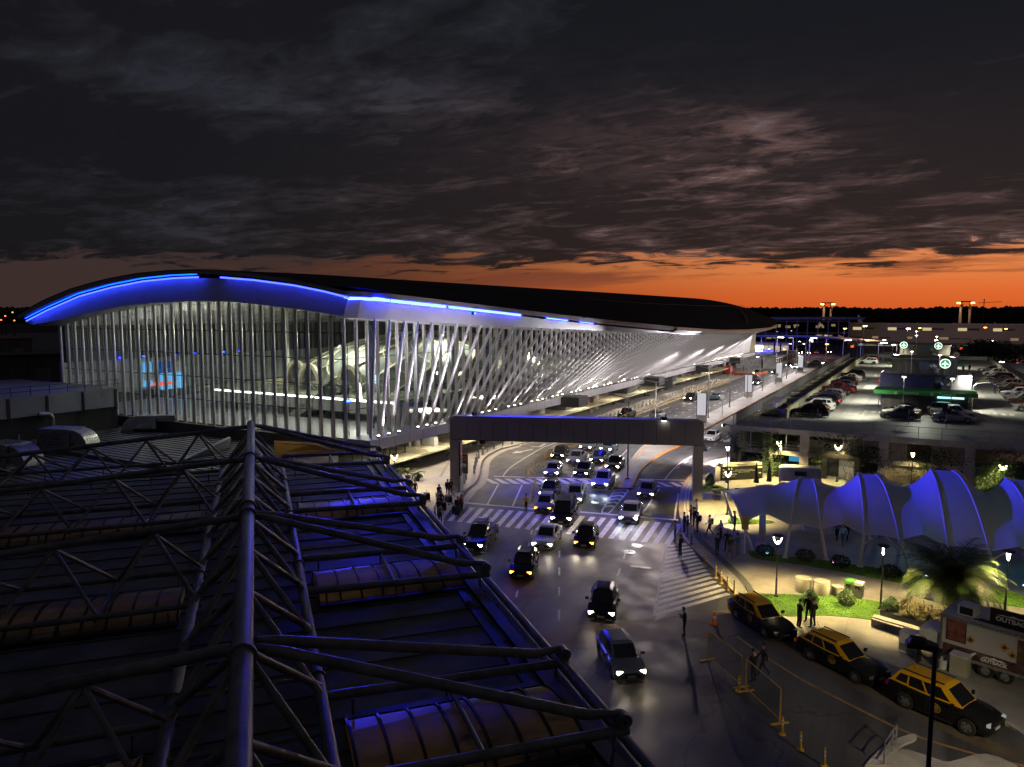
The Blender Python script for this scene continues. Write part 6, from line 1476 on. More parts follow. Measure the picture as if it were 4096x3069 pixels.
# deck signs seen from behind, trolleys, stop sign, speed sign
for lab, x, y, h, w, hh in (('black sign back on a post beside the nearest parked car', -10.6, 92.6, 2.4, 1.05, .95), ('small orange-edged sign box on a post at the left deck corner', -13.6, 88.1, 2.5, .45, .45), ('dark sign plate on a post in front of the left white sedan', -1.2, 97.5, 2., .9, .4), ('dark sign plate on a post in front of the right silver sedan', 2.6, 97., 2., .9, .4)):
    t = thing('deck_sign', lab, 'sign', (x, y, DZ), 0); MB().tube((0, 0, 0), (0, 0, h), .05, 6).build('post', M['greysteel'], t); MB().box((0, -.06, h), (w, .08, hh)).build('plate', M['black'], t)
t = thing('stop_sign', 'round red no-entry sign beside the nearest stair core', 'road sign', (-5.2, 119, DZ)); MB().tube((0, 0, 0), (0, 0, 2.9), .05, 6).build('post', M['greysteel'], t); MB().lathe([(.01, -.05), (.48, -.05), (.48, -.08), (.01, -.08)], 20, (0, 0, 3.2), axis='y').build('disc', M['red'], t); MB().box((0, -.09, 3.2), (.6, .02, .14)).build('bar', M['innerwhite'], t)
t = thing('speed_sign', 'round speed limit sign on the middle stair core', 'road sign', (5.2, 157, DZ)); MB().tube((0, 0, 0), (0, 0, 4.9), .05, 6).build('post', M['greysteel'], t); dd = MB().lathe([(.01, -.05), (.55, -.05), (.55, -.08), (.01, -.08)], 20, (0, 0, 5.4), axis='y').build('disc', M['red'], t); MB().lathe([(.01, -.085), (.43, -.085), (.43, -.095), (.01, -.095)], 20, (0, 0, 5.4), axis='y').build('face', M['acwhite'], dd); lettering('number', '20', .5, M['black'], dd, (0, -.11, 5.4), (PI/2, 0, 0), .01)
for i in range(14):
    t = thing('luggage_trolley', 'chrome luggage trolley nested in the row at the left deck corner', 'luggage trolley', (-13.6+i*.24, 94.2, DZ), 0, 'nested luggage trolleys'); b = MB(); b.path([(0, 0, .15), (0, .25, .95), (0, -.25, .95)], .02, 5); b.path([(0, -.3, .15), (0, .3, .15)], .025, 5); b.box((0, 0, .3), (.02, .5, .3)); b.build('frame', M['steel'], t)
# fence at the far end of the deck
t = thing('deck_fence', 'low blue-lit fence across the far end of the garage roof', 'fence', (0, 235.5, DZ)); b = MB()
for i in range(31): b.box((-15+i, 0, .6), (.07, .07, 1.2))
b.box((0, 0, 1.15), (30, .06, .07)); b.box((0, 0, .62), (30, .03, .9)); b.build('panel', M['greysteel'], t)
# ivy and trees on the front
def ivy(lab, c, d, n_, seed, cat='ivy', m=M['leaf'], size=.11):
    t = thing('climbing_ivy' if cat == 'ivy' else 'shrub', lab, cat, (c[0], c[1], 0)); b = MB(); rnd = random.Random(seed)
    for _ in range(n_):
        x = rnd.gauss(0, d[0]*.45); z = c[2]+rnd.uniform(-1, 1)*d[2]*.5; y = rnd.uniform(-d[1], d[1])*(.5 if cat == 'ivy' else 1)
        if rnd.random() > .3+.7*math.sin(x*2.1+z*1.3+seed)**2: continue
        q = Vector((x, y, max(.1, z))); a = Vector((rnd.uniform(-1, 1), rnd.uniform(-1, .2), rnd.uniform(-1, 1))).normalized(); e = a.orthogonal().normalized(); s = size*rnd.uniform(.6, 1.4); b.add([q-e*s*.5, q+a*s, q+e*s*.5, q-a*s*.5], [(0, 1, 2, 3)])
    b.build('foliage', m, t); MB().path([(0, 0, 0), (.2, .1, d[2]*.4), (-.1, .1, d[2]*.8)], .04, 5).build('stem', M['bark'], t)
ivy('ivy climbing the left corner column of the garage', (-18.6, 86.4, 2.2), (1.0, .25, 4.5), 900, 1); ivy('ivy covering the second column of the garage', (-15.1, 86.4, 2.4), (1.6, .25, 5), 2200, 2); ivy('low green shrub lit by lamps at the foot of the second column', (-13.6, 85.3, .8), (1.8, .8, 1.6), 1800, 3, 'shrub'); ivy('ivy beside the black garage doorway', (-9.9, 86.4, 1.6), (.9, .2, 3.2), 800, 4); ivy('ivy on the dark wall right of the doorway', (-4.6, 86.5, 2.), (2.2, .25, 4.2), 1800, 5, m=M['darkleaf']); ivy('ivy on the dark wall above the second tent hump', (1.2, 86.5, 2.2), (2.6, .25, 4.6), 2200, 6, m=M['darkleaf']); ivy('ivy at the right end of the garage wall', (9, 86.5, 2.5), (4, .25, 5), 3000, 7, m=M['darkleaf']); ivy('thin ivy hanging from the deck edge above the doorway', (-7, 86.4, 4.2), (2.6, .2, 2), 700, 8, m=M['darkleaf'])
t = thing('shrub', 'tree lit yellow-green by a garden lamp near the right end of the garage', 'tree', (6.8, 82.6, .12)); b = MB(); leaves(b, (0, 0, 2.4), (2.0, 1.5, 2.), 2600, .16, 77); b.build('crown', M['leaf'], t); MB().tube((0, 0, 0), (0, 0, 2), .1, 8, .06).build('trunk', M['bark'], t)
# ------------------------------------------------------------------ vehicles
def paint(name, c, metal=.35): return mat(name, c, .2, metal, var=.06, scale=1.5, coat=0, rvar=.03, spec=.4)
PT = dict(white=paint('paint_white', (.62, .62, .62), 0), silver=paint('paint_silver', (.36, .37, .39), .6), grey=paint('paint_grey', (.12, .125, .135), .5), black=paint('paint_black', (.01, .01, .011), .1), blue=paint('paint_dark_blue', (.015, .02, .05), .4), red=paint('paint_dark_red', (.18, .02, .015), .3), beige=paint('paint_beige', (.3, .28, .22), .4), yellow=paint('paint_taxi_yellow', (.62, .32, .01), 0), cyan=paint('paint_steel_blue', (.14, .2, .24), .5))
TY = dict(
 sedan=dict(L=4.45, W=1.78, H=1.46, cowl=.95, rf=.2, rr=-.95, rb=-1.62, belt=.93, hood=.84, deck=.98, nose=.68, cl=0),
 hatch=dict(L=3.95, W=1.72, H=1.5, cowl=1.0, rf=.35, rr=-1.4, rb=-1.8, belt=.95, hood=.88, deck=1.0, nose=.72, cl=1),
 suv=dict(L=4.5, W=1.85, H=1.7, cowl=1.1, rf=.4, rr=-1.75, rb=-2.1, belt=1.06, hood=1.0, deck=1.08, nose=.85, cl=1),
 wagon=dict(L=4.55, W=1.76, H=1.5, cowl=.95, rf=.2, rr=-1.65, rb=-2.1, belt=.94, hood=.86, deck=1.0, nose=.7, cl=1),
 van=dict(L=5.0, W=1.95, H=1.95, cowl=1.75, rf=.95, rr=-2.25, rb=-2.42, belt=1.12, hood=1.08, deck=1.15, nose=.86, cl=1),
 pickup=dict(L=5.3, W=1.87, H=1.8, cowl=1.2, rf=.5, rr=-.75, rb=-1.0, belt=1.08, hood=1.04, deck=1.1, nose=.9, cl=2))
def car_meshes(ty):
    q = TY[ty]; L_, W, H_ = q['L'], q['W'], q['H']; hl = L_/2; wb = L_*.59; xw = (wb/2+.06, -wb/2+.06); R_ = .38 if ty in ('suv', 'pickup', 'van') else .335; sill = .24 if R_ > .36 else .19
    def ztop(x):
        pts = [(-hl, q['deck']-.12), (-hl+.12, q['deck']-.02), (q['rb'], q['deck']), (q['rb']+.5, q['belt']+.01), (q['cowl'], q['hood']), (hl-.45, q['nose']+.06), (hl-.12, q['nose']), (hl, q['nose']-.14)]
        return interp(pts, x)
    def zbot(x):
        z = sill+(.09*max(0, (abs(x)-hl+.5)/.5))
        for c in xw:
            d = R_*1.17
            if abs(x-c) < d: z = max(z, R_-.02+math.sqrt(d*d-(x-c)**2))
        return z
    def wid(x):
        e = max(0, (abs(x)-(hl-.7))/.7); return W/2*(1-.13*e*e-(.05*e if x > 0 else 0))
    xs = sorted(set([hl*k/14 for k in range(-14, 15)]+[c+R_*1.17*s for c in xw for s in (-1, -.97, -.85, -.6, -.3, 0, .3, .6, .85, .97, 1)]+[hl-.05, -hl+.05]))
    body = MB(); rings = []
    for x in xs:
        w = wid(x); zt = ztop(x); zb = min(zbot(x), zt-.08); m_ = zb+(zt-zb)*.5
        half = [(w*.95, zb), (w, zb+min(.14, (zt-zb)*.3)), (w*1.005, m_), (w*.985, zt-.1*(zt-zb)), (w*.9, zt), (w*.5, zt+.035), (0, zt+.045)]
        rings.append([(x, y, z) for y, z in half]+[(x, -y, z) for y, z in half[::-1][1:]])
    body.loft(rings)
    for r in (rings[0], rings[-1]): body.add(r, [tuple(range(len(r)))])
    if ty == 'pickup':  # open bed behind the cabin
        pass
    # cabin
    wbm = W/2*.93; zb = q['belt']-.02
    B = [(q['cowl'], .8*wbm, q['hood']+.02), ((q['cowl']+q['rb'])/2+.2, .98*wbm, zb+.03), (q['rb'], .86*wbm, q['deck'])]
    zr = H_-.06; T_ = [(q['rf'], .72*wbm, zr-.02), ((q['rf']+q['rr'])/2, .78*wbm, zr), (q['rr'], .7*wbm, zr-.05)]
    C_ = [(q['rf']-.22, .5*wbm, H_-.015), ((q['rf']+q['rr'])/2, .54*wbm, H_), (q['rr']+.16, .5*wbm, H_-.03)]
    def m_(p): return (p[0], -p[1], p[2])
    roof = MB()
    for s in (0, 1):
        f = (lambda p: p) if s == 0 else m_
        b3, t3, c3 = [f(p) for p in B], [f(p) for p in T_], [f(p) for p in C_]
        roof.loft([b3, t3, c3])
    roof.add([C_[0], C_[1], C_[2], m_(C_[2]), m_(C_[1]), m_(C_[0])], [(0, 1, 4, 5), (1, 2, 3, 4)])
    roof.add([B[0], T_[0], C_[0], m_(C_[0]), m_(T_[0]), m_(B[0])], [(0, 1, 4, 5), (1, 2, 3, 4)])
    roof.add([B[2], T_[2], C_[2], m_(C_[2]), m_(T_[2]), m_(B[2])], [(0, 1, 4, 5), (1, 2, 3, 4)])
    def pane(mb, p00, p10, p11, p01, u0, u1, v0, v1, out):
        P = [Vector(p) for p in (p00, p10, p11, p01)]; n_ = (P[1]-P[0]).cross(P[3]-P[0]).normalized()
        if n_.dot(Vector(out)) < 0: n_ = -n_
        def s(u, v): return (P[0]*(1-u)+P[1]*u)*(1-v)+(P[3]*(1-u)+P[2]*u)*v+n_*.012
        mb.add([s(u0, v0), s(u1, v0), s(u1, v1), s(u0, v1)], [(0, 1, 2, 3)])
    ws = MB(); pane(ws, B[0], m_(B[0]), m_(T_[0]), T_[0], .04, .96, .06, .95, (1, 0, .5))
    rw = MB(); pane(rw, B[2], m_(B[2]), m_(T_[2]), T_[2], .08, .92, .18, .92, (-1, 0, .5))
    sides = []
    for s in (0, 1):
        f = (lambda p: p) if s == 0 else m_
        sd = MB(); out = (0, 1 if s == 0 else -1, .2)
        pane(sd, f(B[0]), f(B[1]), f(T_[1]), f(T_[0]), .3, .97, .12, .9, out); pane(sd, f(B[1]), f(B[2]), f(T_[2]), f(T_[1]), .04, .5 if ty not in ('pickup', 'sedan') else .72, .12, .9, out)
        if ty not in ('pickup', 'sedan'): pane(sd, f(B[1]), f(B[2]), f(T_[2]), f(T_[1]), .56, .88, .16, .86, out)
        sides.append(sd)
    gr = MB(); nz = q['nose']; gr.box((hl-.012, 0, nz-.2), (.05, W*.46, .13)); gr.box((hl-.02, 0, sill+.2), (.06, W*.62, .14)); gr.box((hl-.3, 0, sill+.03), (.5, W*.8, .05)); gr.box((-hl+.1, 0, sill+.1), (.22, W*.8, .16))
    if ty in ('suv', 'pickup'): gr.box((0, 0, sill+.02), (wb*.62, W*1.0, .1))
    lamps = []
    for s in (1, -1):
        h = MB(); y = W*.34*s; h.box((hl-.1, y, nz-.1), (.16, W*.17, .13), rz=-.35*s); lamps.append(h)
    fogs = []
    for s in (1, -1):
        h = MB(); h.box((hl-.07, W*.36*s, sill+.2), (.08, .1, .09)); fogs.append(h)
    tails = []
    for s in (1, -1):
        h = MB(); h.box((-hl+.1, W*.39*s, q['deck']-.2), (.2, W*.12, .17), rz=.15*s); tails.append(h)
    pl = MB(); pl.box((hl+.015, 0, sill+.24), (.02, .42, .12)); 
    plr = MB(); plr.box((-hl-.01, 0, q['deck']-.36), (.02, .42, .12))
    mir = []
    for s in (1, -1):
        h = MB(); h.box((q['cowl']-.3, (W/2+.1)*s, q['belt']+.08), (.12, .2, .14), rz=.2*s); mir.append(h)
    wh = MB(); wh.lathe([(R_*.62, -.1), (R_*.95, -.1), (R_, -.06), (R_, .06), (R_*.95, .1), (R_*.62, .1)], 20, axis='y')
    rm = MB(); rm.lathe([(.02, -.1), (R_*.62, -.085), (R_*.62, .085), (.02, .1)], 20, axis='y')
    rmk = MB()
    for y in (-.1, .1):
        for k in range(5):
            a = k*2*PI/5+.3; p = Vector((math.cos(a), 0, math.sin(a))); w_ = p.cross(Vector((0, 1, 0)))
            c = p*R_*.42; rmk.add([c+p*R_*.14+w_*R_*.1+Vector((0, y, 0)), c+p*R_*.14-w_*R_*.1+Vector((0, y, 0)), c-p*R_*.2+Vector((0, y*1.03, 0))], [(0, 1, 2)])
    rm.k = 1; rm.add(rmk.v, rmk.f)
    seam = MB()
    for s in (1, -1):
        for x in ((B[1][0]-.02), q['cowl']-.28, q['rb']+.55 if ty not in ('pickup',) else q['rr']-.02): seam.box((x, wid(x)*1.003*s, (sill+q['belt'])/2+.05), (.02, .015, q['belt']-sill-.22))
        for x in (B[1][0]+.25, B[1][0]-.8): seam.box((x, wid(x)*1.01*s, q['belt']-.16), (.16, .03, .03))
    ra = MB()
    for s in (1, -1): ra.box(((q['rf']+q['rr'])/2, wbm*.62*s, H_+.035), ((q['rf']-q['rr'])*.85, .04, .05))
    bed = MB()
    if ty == 'pickup': bed.box(((q['rb']-hl)/2-.06, 0, q['deck']+.055), (hl+q['rb']-.24, W*.78, .015))
    cm = M['carglass']
    return dict(q=q, xw=xw, R=R_, W=W, body=body.mesh('body', M['black'], True), roof=roof.mesh('cabin', M['black'], True), ws=ws.mesh('windscreen', cm), rw=rw.mesh('rear_window', cm), sides=[s.mesh('side_window', cm) for s in sides], gr=gr.mesh('grille', M['black']), lamps=[h.mesh('headlight', M['steel']) for h in lamps], fogs=[h.mesh('fog_lamp', M['steel']) for h in fogs], tails=[h.mesh('tail_light', E_['taildim']) for h in tails], pl=pl.mesh('number_plate', M['plate']), plr=plr.mesh('number_plate', M['plate']), mir=[h.mesh('mirror', M['black']) for h in mir], wh=wh.mesh('wheel', M['tyre'], True), rm=rm.mesh('rim', [M['rim'], M['black']]), seam=seam.mesh('door_seam', M['black']), ra=ra.mesh('roof_rail', M['darkmetal']), bed=bed.mesh('cargo_bed', M['black']) if ty == 'pickup' else None)
CM = {k: car_meshes(k) for k in TY}
def om(o, m):
    for s in o.material_slots: s.link = 'OBJECT'; s.material = m; break
    return o
def car(ty, color, loc, deg, label, lamp=None, fog=None, cat=None, group=None, rails=False, roofc=None, tail=None, seams=True, name=None, far=False):
    c = CM[ty]; names = dict(sedan='sedan', hatch='hatchback', suv='suv_car', wagon='estate_car', van='van', pickup='pickup_truck')
    t = thing(name or names[ty], label, cat or dict(van='van', pickup='pickup').get(ty, 'car'), loc, R(deg), group)
    om(link('body', c['body'], t), PT[color]); om(link('cabin', c['roof'], t), PT[roofc or color]); link('windscreen', c['ws'], t); link('rear_window', c['rw'], t)
    for s in c['sides']: link('side_window', s, t)
    link('grille', c['gr'], t)
    for i, h in enumerate(c['lamps']): om(link('headlight', h, t), lamp if lamp else M['steel'])
    if fog:
        for h in c['fogs']: om(link('fog_lamp', h, t), fog)
    for h in c['tails']: om(link('tail_light', h, t), tail or E_['taildim'])
    for x in c['xw']:
        for s in (1, -1):
            w = link('wheel', c['wh'], t, (x, s*(c['W']/2-.11), c['R'])); link('rim', c['rm'], w) if not far else None
    if not far:
        link('number_plate', c['pl'], t); link('number_plate', c['plr'], t)
        for h in c['mir']: om(link('mirror', h, t), PT[color])
        if seams: link('door_seam', c['seam'], t)
    if rails: link('roof_rail', c['ra'], t)
    if c['bed']: link('cargo_bed', c['bed'], t)
    return t
def beams(loc, deg, L_, w=70, col=(1, .84, .6)):
    d = Vector((math.cos(R(deg)), math.sin(R(deg)), 0)); n_ = Vector((-d.y, d.x, 0)); p = Vector(loc)
    for s in (1, -1):
        a = p+d*(L_/2+.08)+n_*.58*s+Vector((0, 0, .62)); spot(a, a+d*10-Vector((0, 0, .85)), w, col, 62, .75, .06)
def fr(a, deg, ty):    # a front-left-wheel ground point (far side of the body as seen) to the car's centre
    d = Vector((math.cos(R(deg)), math.sin(R(deg)))); n_ = Vector((-d.y, d.x)); c = CM[ty]
    p = Vector(a[:2]); q = p-d*c['xw'][0]-n_*(c['W']/2-.02); return (q.x, q.y, 0)
hw, hc, am = E_['head'], E_['headw'], E_['amber']; dl = E_['drl']
QG = 'cars queuing under the portal'
near = [
 ('hatch', 'silver', (-37.9, 89.4), -80, 'silver hatchback just showing under the portal beam, left of a steel-blue one', hw, None, 40),
 ('hatch', 'cyan', (-35., 89.4), -84, 'steel-blue hatchback under the portal beam, farthest right of the queue', hc, None, 60),
 ('hatch', 'black', (-38.7, 82.5), -77, 'black hatchback beside the yellow barriers, left of a white sedan', hw, None, 40),
 ('sedan', 'white', (-35.7, 80.8), -79, 'white sedan between two black cars below the portal beam', hw, None, 50),
 ('sedan', 'grey', (-33.4, 82.6), -79, 'dark grey sedan right of the white sedan below the portal beam', hw, None, 40),
 ('sedan', 'black', (-30.3, 79.9), -79, 'black sedan closest to the median lamp pole', hw, None, 60),
 ('hatch', 'silver', (-35., 73.2), -72, 'silver compact hatchback at the first stop line, left of a black sedan', hw, None, 90),
 ('sedan', 'black', (-32.1, 74.9), -77, 'black sedan with a red plate glow at the first stop line', hw, None, 40),
 ('pickup', 'white', (-27.8, 70.3), -77, 'white pickup at the tip of the median', hc, None, 90),
 ('hatch', 'black', (-31.2, 64.6), -74, 'small dark car with glaring white headlights, behind the amber-lit hatchback', hc, None, 70),
 ('hatch', 'silver', (-29.1, 59.5), -72, 'silver hatchback with amber headlights beside the traffic guard', am, dl, 50),
 ('wagon', 'white', (-28.1, 64.1), -71, 'white car half hidden behind the dark van', hw, None, 60),
 ('van', 'black', (-25.9, 57.0), -73, 'dark van with a ribbed roof on the zebra crossing', hw, dl, 80),
 ('hatch', 'silver', (-22.6, 69.1), -77, 'silver hatchback alone in the right lane beside the median tip', hw, None, 70),
 ('sedan', 'silver', (-21.1, 60.4), -76, 'silver sedan with bluish headlights entering the zebra crossing', hc, None, 120),
 ('pickup', 'blue', (-28.7, 47.1), -74, 'dark blue pickup with a roof rack at the edge of the pipe roof', hc, None, 60),
 ('sedan', 'white', (-24.4, 50.3), -75, 'white sedan past the zebra crossing, between the pickup and a black car', hw, None, 80),
 ('hatch', 'black', (-21.7, 52.0), -73, 'black hatchback with amber and white lamps past the zebra crossing', am, E_['headw'], 120),
 ('hatch', 'black', (-22.9, 43.9), -70, 'small black hatchback with faint amber lamps, below the white sedan', E_['amber'], None, 16),
 ('hatch', 'black', (-15.4, 40.2), -72, 'dark hatchback alone in the middle of the dark road', hw, dl, 60),
]
for ty, c, a, dg, lab, lm, fg, w in near:
    loc = fr(a, dg, ty); t = car(ty, c, loc, dg, lab, lm, fg, group=QG, rails=ty in ('van', 'wagon'))
    beams(loc, dg, CM[ty]['q']['L'], w*.9, (1, .86, .62) if lm is not hc else (.85, .94, 1)) if w > 20 else None
    if ty == 'van':
        b = MB()
        for i in range(9): b.box((.7-i*.33, 0, 1.97), (.06, 1.25, .05))
        b.build('roof_rib', M['steel'], t)
    if lab.startswith('dark blue pickup'):
        b = MB(); [b.box((.3-i*.35, 0, 1.83), (.05, 1.2, .05)) for i in range(4)]; b.box((-.9, 0, 1.9), (.5, 1.1, .14)); b.build('roof_rack', M['steel'], t)
loc = (-28.2, 41.6, 0); car('suv', 'black', loc, -72, 'black car with a pale roof box, half hidden by the edge of the pipe roof', None, None, group=QG, rails=True)
p = at(2480, 2665); loc = (p[0], p[1], 0); t = car('hatch', 'silver', loc, -52, 'silver hatchback with bright headlights turning at the bottom of the road', hw, None); beams(loc, -52, 3.95, 60)
loc = (-26.2, 106, 0); car('sedan', 'white', loc, -90, 'brightly lit white sedan in the right lane beside the garage corner', None, None)
for ty, c, a, dg, lab, lm, w in (('suv', 'black', (-42.2, 151.5), -90, 'dark off-road car with yellow headlights left of the nearest totem', hw, 60), ('sedan', 'cyan', (-38.2, 157), 90, 'grey sedan half hidden by the nearest totem', None, 0), ('suv', 'silver', (-39.7, 122.5), 90, 'silver car roof showing just above the portal beam', None, 0), ('pickup', 'black', (-44.9, 121), -90, 'dark pickup behind the portal beam beside the terminal kerb', None, 0), ('sedan', 'beige', (-43., 226), -90, 'pale sedan with headlights near the far zebra, by the red lift', hw, 50), ('sedan', 'black', (-40., 206), -90, 'dark car just left of the second totem, upper one', None, 0), ('sedan', 'grey', (-37., 194.5), -90, 'dark car with bright headlights just left of the second totem', hc, 90), ('sedan', 'blue', (-38.6, 231), -90, 'dark blue car left of the third totem', hc, 50), ('sedan', 'grey', (-39.7, 264), -90, 'grey car with bluish headlights far along the road, left of a pair', hc, 50), ('suv', 'white', (-36.3, 254), -90, 'white car with headlights far along the road, right of a pair', hc, 50), ('sedan', 'silver', (-33.2, 281), -10, 'silver sedan crossing the road beyond the farthest totem', hc, 0)):
    car(ty, c, (*a, 0), dg, lab, lm, group='cars on the far road', far=True)
    if w: beams((*a, 0), dg, 4.4, w)
for i, (x, y, c, lm, tl) in enumerate(((-48.5, 346, 'black', hw, None), (-45.5, 350, 'grey', hw, None), (-38.5, 363, 'red', hw, None), (-45, 371, 'blue', None, None), (-52, 352, 'blue', hw, None), (-55, 358, 'grey', None, E_['tail']), (-49, 360, 'black', hw, None), (-42, 352, 'silver', None, E_['tail']))):
    car('sedan', c, (x, y, 0), -60 if lm else 100, '%s car at the far road junction, %s' % (dict(black='black', grey='grey', red='reddish', blue='dark blue', silver='silver')[c], ('left end of the bright group', 'second of the bright group', 'alone on the right of the junction', 'near the shop canopies', 'beside the blue-lit umbrellas', 'leftmost with tail lights', 'in the middle of the junction', 'with tail lights in the middle')[i]), lm, group='cars at the far junction', far=True, tail=tl)
# taxis at the rank
for i, (a, dg, lab, rl_) in enumerate(((( -8.2, 42.9), -43, 'black and yellow taxi at the hatched bay, farthest of the three taxis', 0), ((-3.45, 39.6), -32.5, 'black and yellow taxi in the middle of the rank', 1), ((1.15, 36.9), -26, 'black and yellow taxi nearest the camera, with silver roof rails', 1))):
    d = Vector((math.cos(R(dg)), math.sin(R(dg)))); n_ = Vector((-d.y, d.x)); p = Vector(a)+n_*.86
    t = car('wagon' if i < 2 else 'suv', 'black', (p.x, p.y, 0), dg, lab, M['steel'] if i < 2 else E_['adpale'], None, 'taxi', 'taxis at the rank', rails=True, roofc='yellow', name='taxi')
    ty = 'wagon' if i < 2 else 'suv'; W = CM[ty]['W']/2
    MB().lathe([(.01, 0), (.2, 0), (.2, -.012), (.01, -.012)], 20, (.1, -W*1.012, .68), axis='y').build('door_badge', M['black'], t)
    for k, (s, z) in enumerate((('Taxi', .78), ('2078', .67), ('Ezeiza', .57))): lettering('badge_text', s, (.1, .13, .08)[k], mat('badge_gold', (.5, .28, .03), .5), t, (.1, -W*1.012-.016, z), (PI/2, 0, 0), .002)
    MB().lathe([(.19, 0), (.215, 0), (.215, -.014), (.19, -.014)], 20, (.1, -W*1.012, .68), axis='y').build('badge_ring', mat('badge_ring', (.4, .22, .03), .5), t)
    MB().tube((-1.3, 0, TY[ty]['H']-.03), (-1.6, 0, TY[ty]['H']+.4), .01, 5).build('antenna', M['black'], t)
    if i == 2: MB().box((.62, -.35, 1.28), (.05, .16, .1)).build('free_lamp', emis('red_taxi_lamp', (1, .05, .03), 4), t)
# cars on the garage roof
Zd = 5.3; gl_, gr_, gm = 'cars along the left parapet of the garage roof', 'cars along the right parapet of the garage roof', 'cars in the middle of the garage roof'
od = ('first', 'second', 'third', 'fourth', 'fifth', 'sixth', 'seventh', 'eighth', 'ninth', 'tenth', 'eleventh', 'twelfth', 'thirteenth', 'fourteenth', 'fifteenth', 'sixteenth', 'seventeenth', 'eighteenth', 'nineteenth', 'twentieth')
nmv = dict(sedan='sedan', hatch='hatchback', suv='SUV', wagon='estate', pickup='pickup', van='van')
for i, (ty, c, y) in enumerate((('suv', 'black', 98.6), ('hatch', 'beige', 102), ('suv', 'white', 105.6), ('hatch', 'silver', 108.4), ('suv', 'black', 111.6), ('suv', 'grey', 115), ('suv', 'silver', 119.4), ('hatch', 'grey', 122.6), ('sedan', 'black', 126.2), ('pickup', 'red', 130.6), ('hatch', 'grey', 138.6), ('suv', 'black', 143.6), ('hatch', 'blue', 148), ('sedan', 'white', 155), ('suv', 'black', 161.5), ('suv', 'white', 207), ('hatch', 'silver', 213), ('hatch', 'red', 221))):
    car(ty, c, (-12.2 if ty != 'pickup' else -11.9, y, Zd), 180, '%s %s, %s from the front along the left garage-roof parapet' % (c, nmv[ty], od[i]), None, group=gl_, far=y > 150, rails=ty == 'suv', tail=E_['tail'] if i in (4, 12) else None)
for i, (ty, c, y) in enumerate((('suv', 'silver', 118), ('sedan', 'red', 121.6), ('suv', 'grey', 125), ('suv', 'white', 128.4), ('sedan', 'white', 132), ('suv', 'white', 136.5), ('suv', 'black', 141), ('sedan', 'black', 145), ('sedan', 'beige', 148.6), ('suv', 'beige', 152.6), ('sedan', 'grey', 158), ('sedan', 'grey', 163), ('suv', 'black', 168), ('hatch', 'silver', 174), ('suv', 'white', 180.5), ('pickup', 'silver', 188))):
    car(ty, c, (13., y, Zd), 180, '%s %s, %s from the front along the right garage-roof parapet' % (c, nmv[ty], od[i]), None, group=gr_, far=y > 150)
for ty, c, x, y, dg, lab in (('sedan', 'grey', -2.2, 101.9, 180, 'dark grey sedan in front of the nearest stair core, front one of the left three'), ('sedan', 'white', -2.2, 104.6, 180, 'white sedan parked second in the left group before the nearest stair core'), ('sedan', 'black', -2.1, 107.3, 180, 'black sedan closest to the wall of the nearest stair core, left group'), ('sedan', 'silver', 3.5, 102.2, 0, 'silver sedan in front of the nearest stair core, front one of the right three'), ('pickup', 'white', 3.7, 105.2, 0, 'white pickup parked behind the silver sedan before the nearest stair core'), ('suv', 'grey', 2.9, 108.2, 0, 'grey SUV against the wall of the nearest stair core, right group')):
    car(ty, c, (x, y, Zd), dg, lab, None, group=gm)
for ty, c, x, y, dg, lab in (('sedan', 'black', -13.4, 90.2, 0, 'dark car on the upper garage level behind the second bay'), ('sedan', 'white', -10.6, 91.5, 0, 'white car nose on the upper garage level beside the third column'), ('suv', 'silver', -10, 94.5, 0, 'silver car farther in on the upper garage level'), ('hatch', 'white', 10.5, 91, 90, 'pale car in the dark right bay of the upper garage level')):
    car(ty, c, (x, y, 2.66), dg, lab, None, group='cars inside the garage')
rnd = random.Random(12)
for i in range(30):
    x = 6+(i % 10)*3.1+rnd.uniform(-.3, .3); y = 298+(i//10)*16+rnd.uniform(-2, 2); c = rnd.choice(('black', 'grey', 'blue', 'silver', 'white'))
    car(rnd.choice(('sedan', 'hatch', 'suv')), c, (x, y, 0), 90, '%s car in the dim lot beyond the garage, %s in the %s line' % (dict(blue='dark blue').get(c, c), od[i % 10], od[i//10]), None, group='cars in the far lot', far=True, tail=E_['tail'] if rnd.random() < .35 else None)
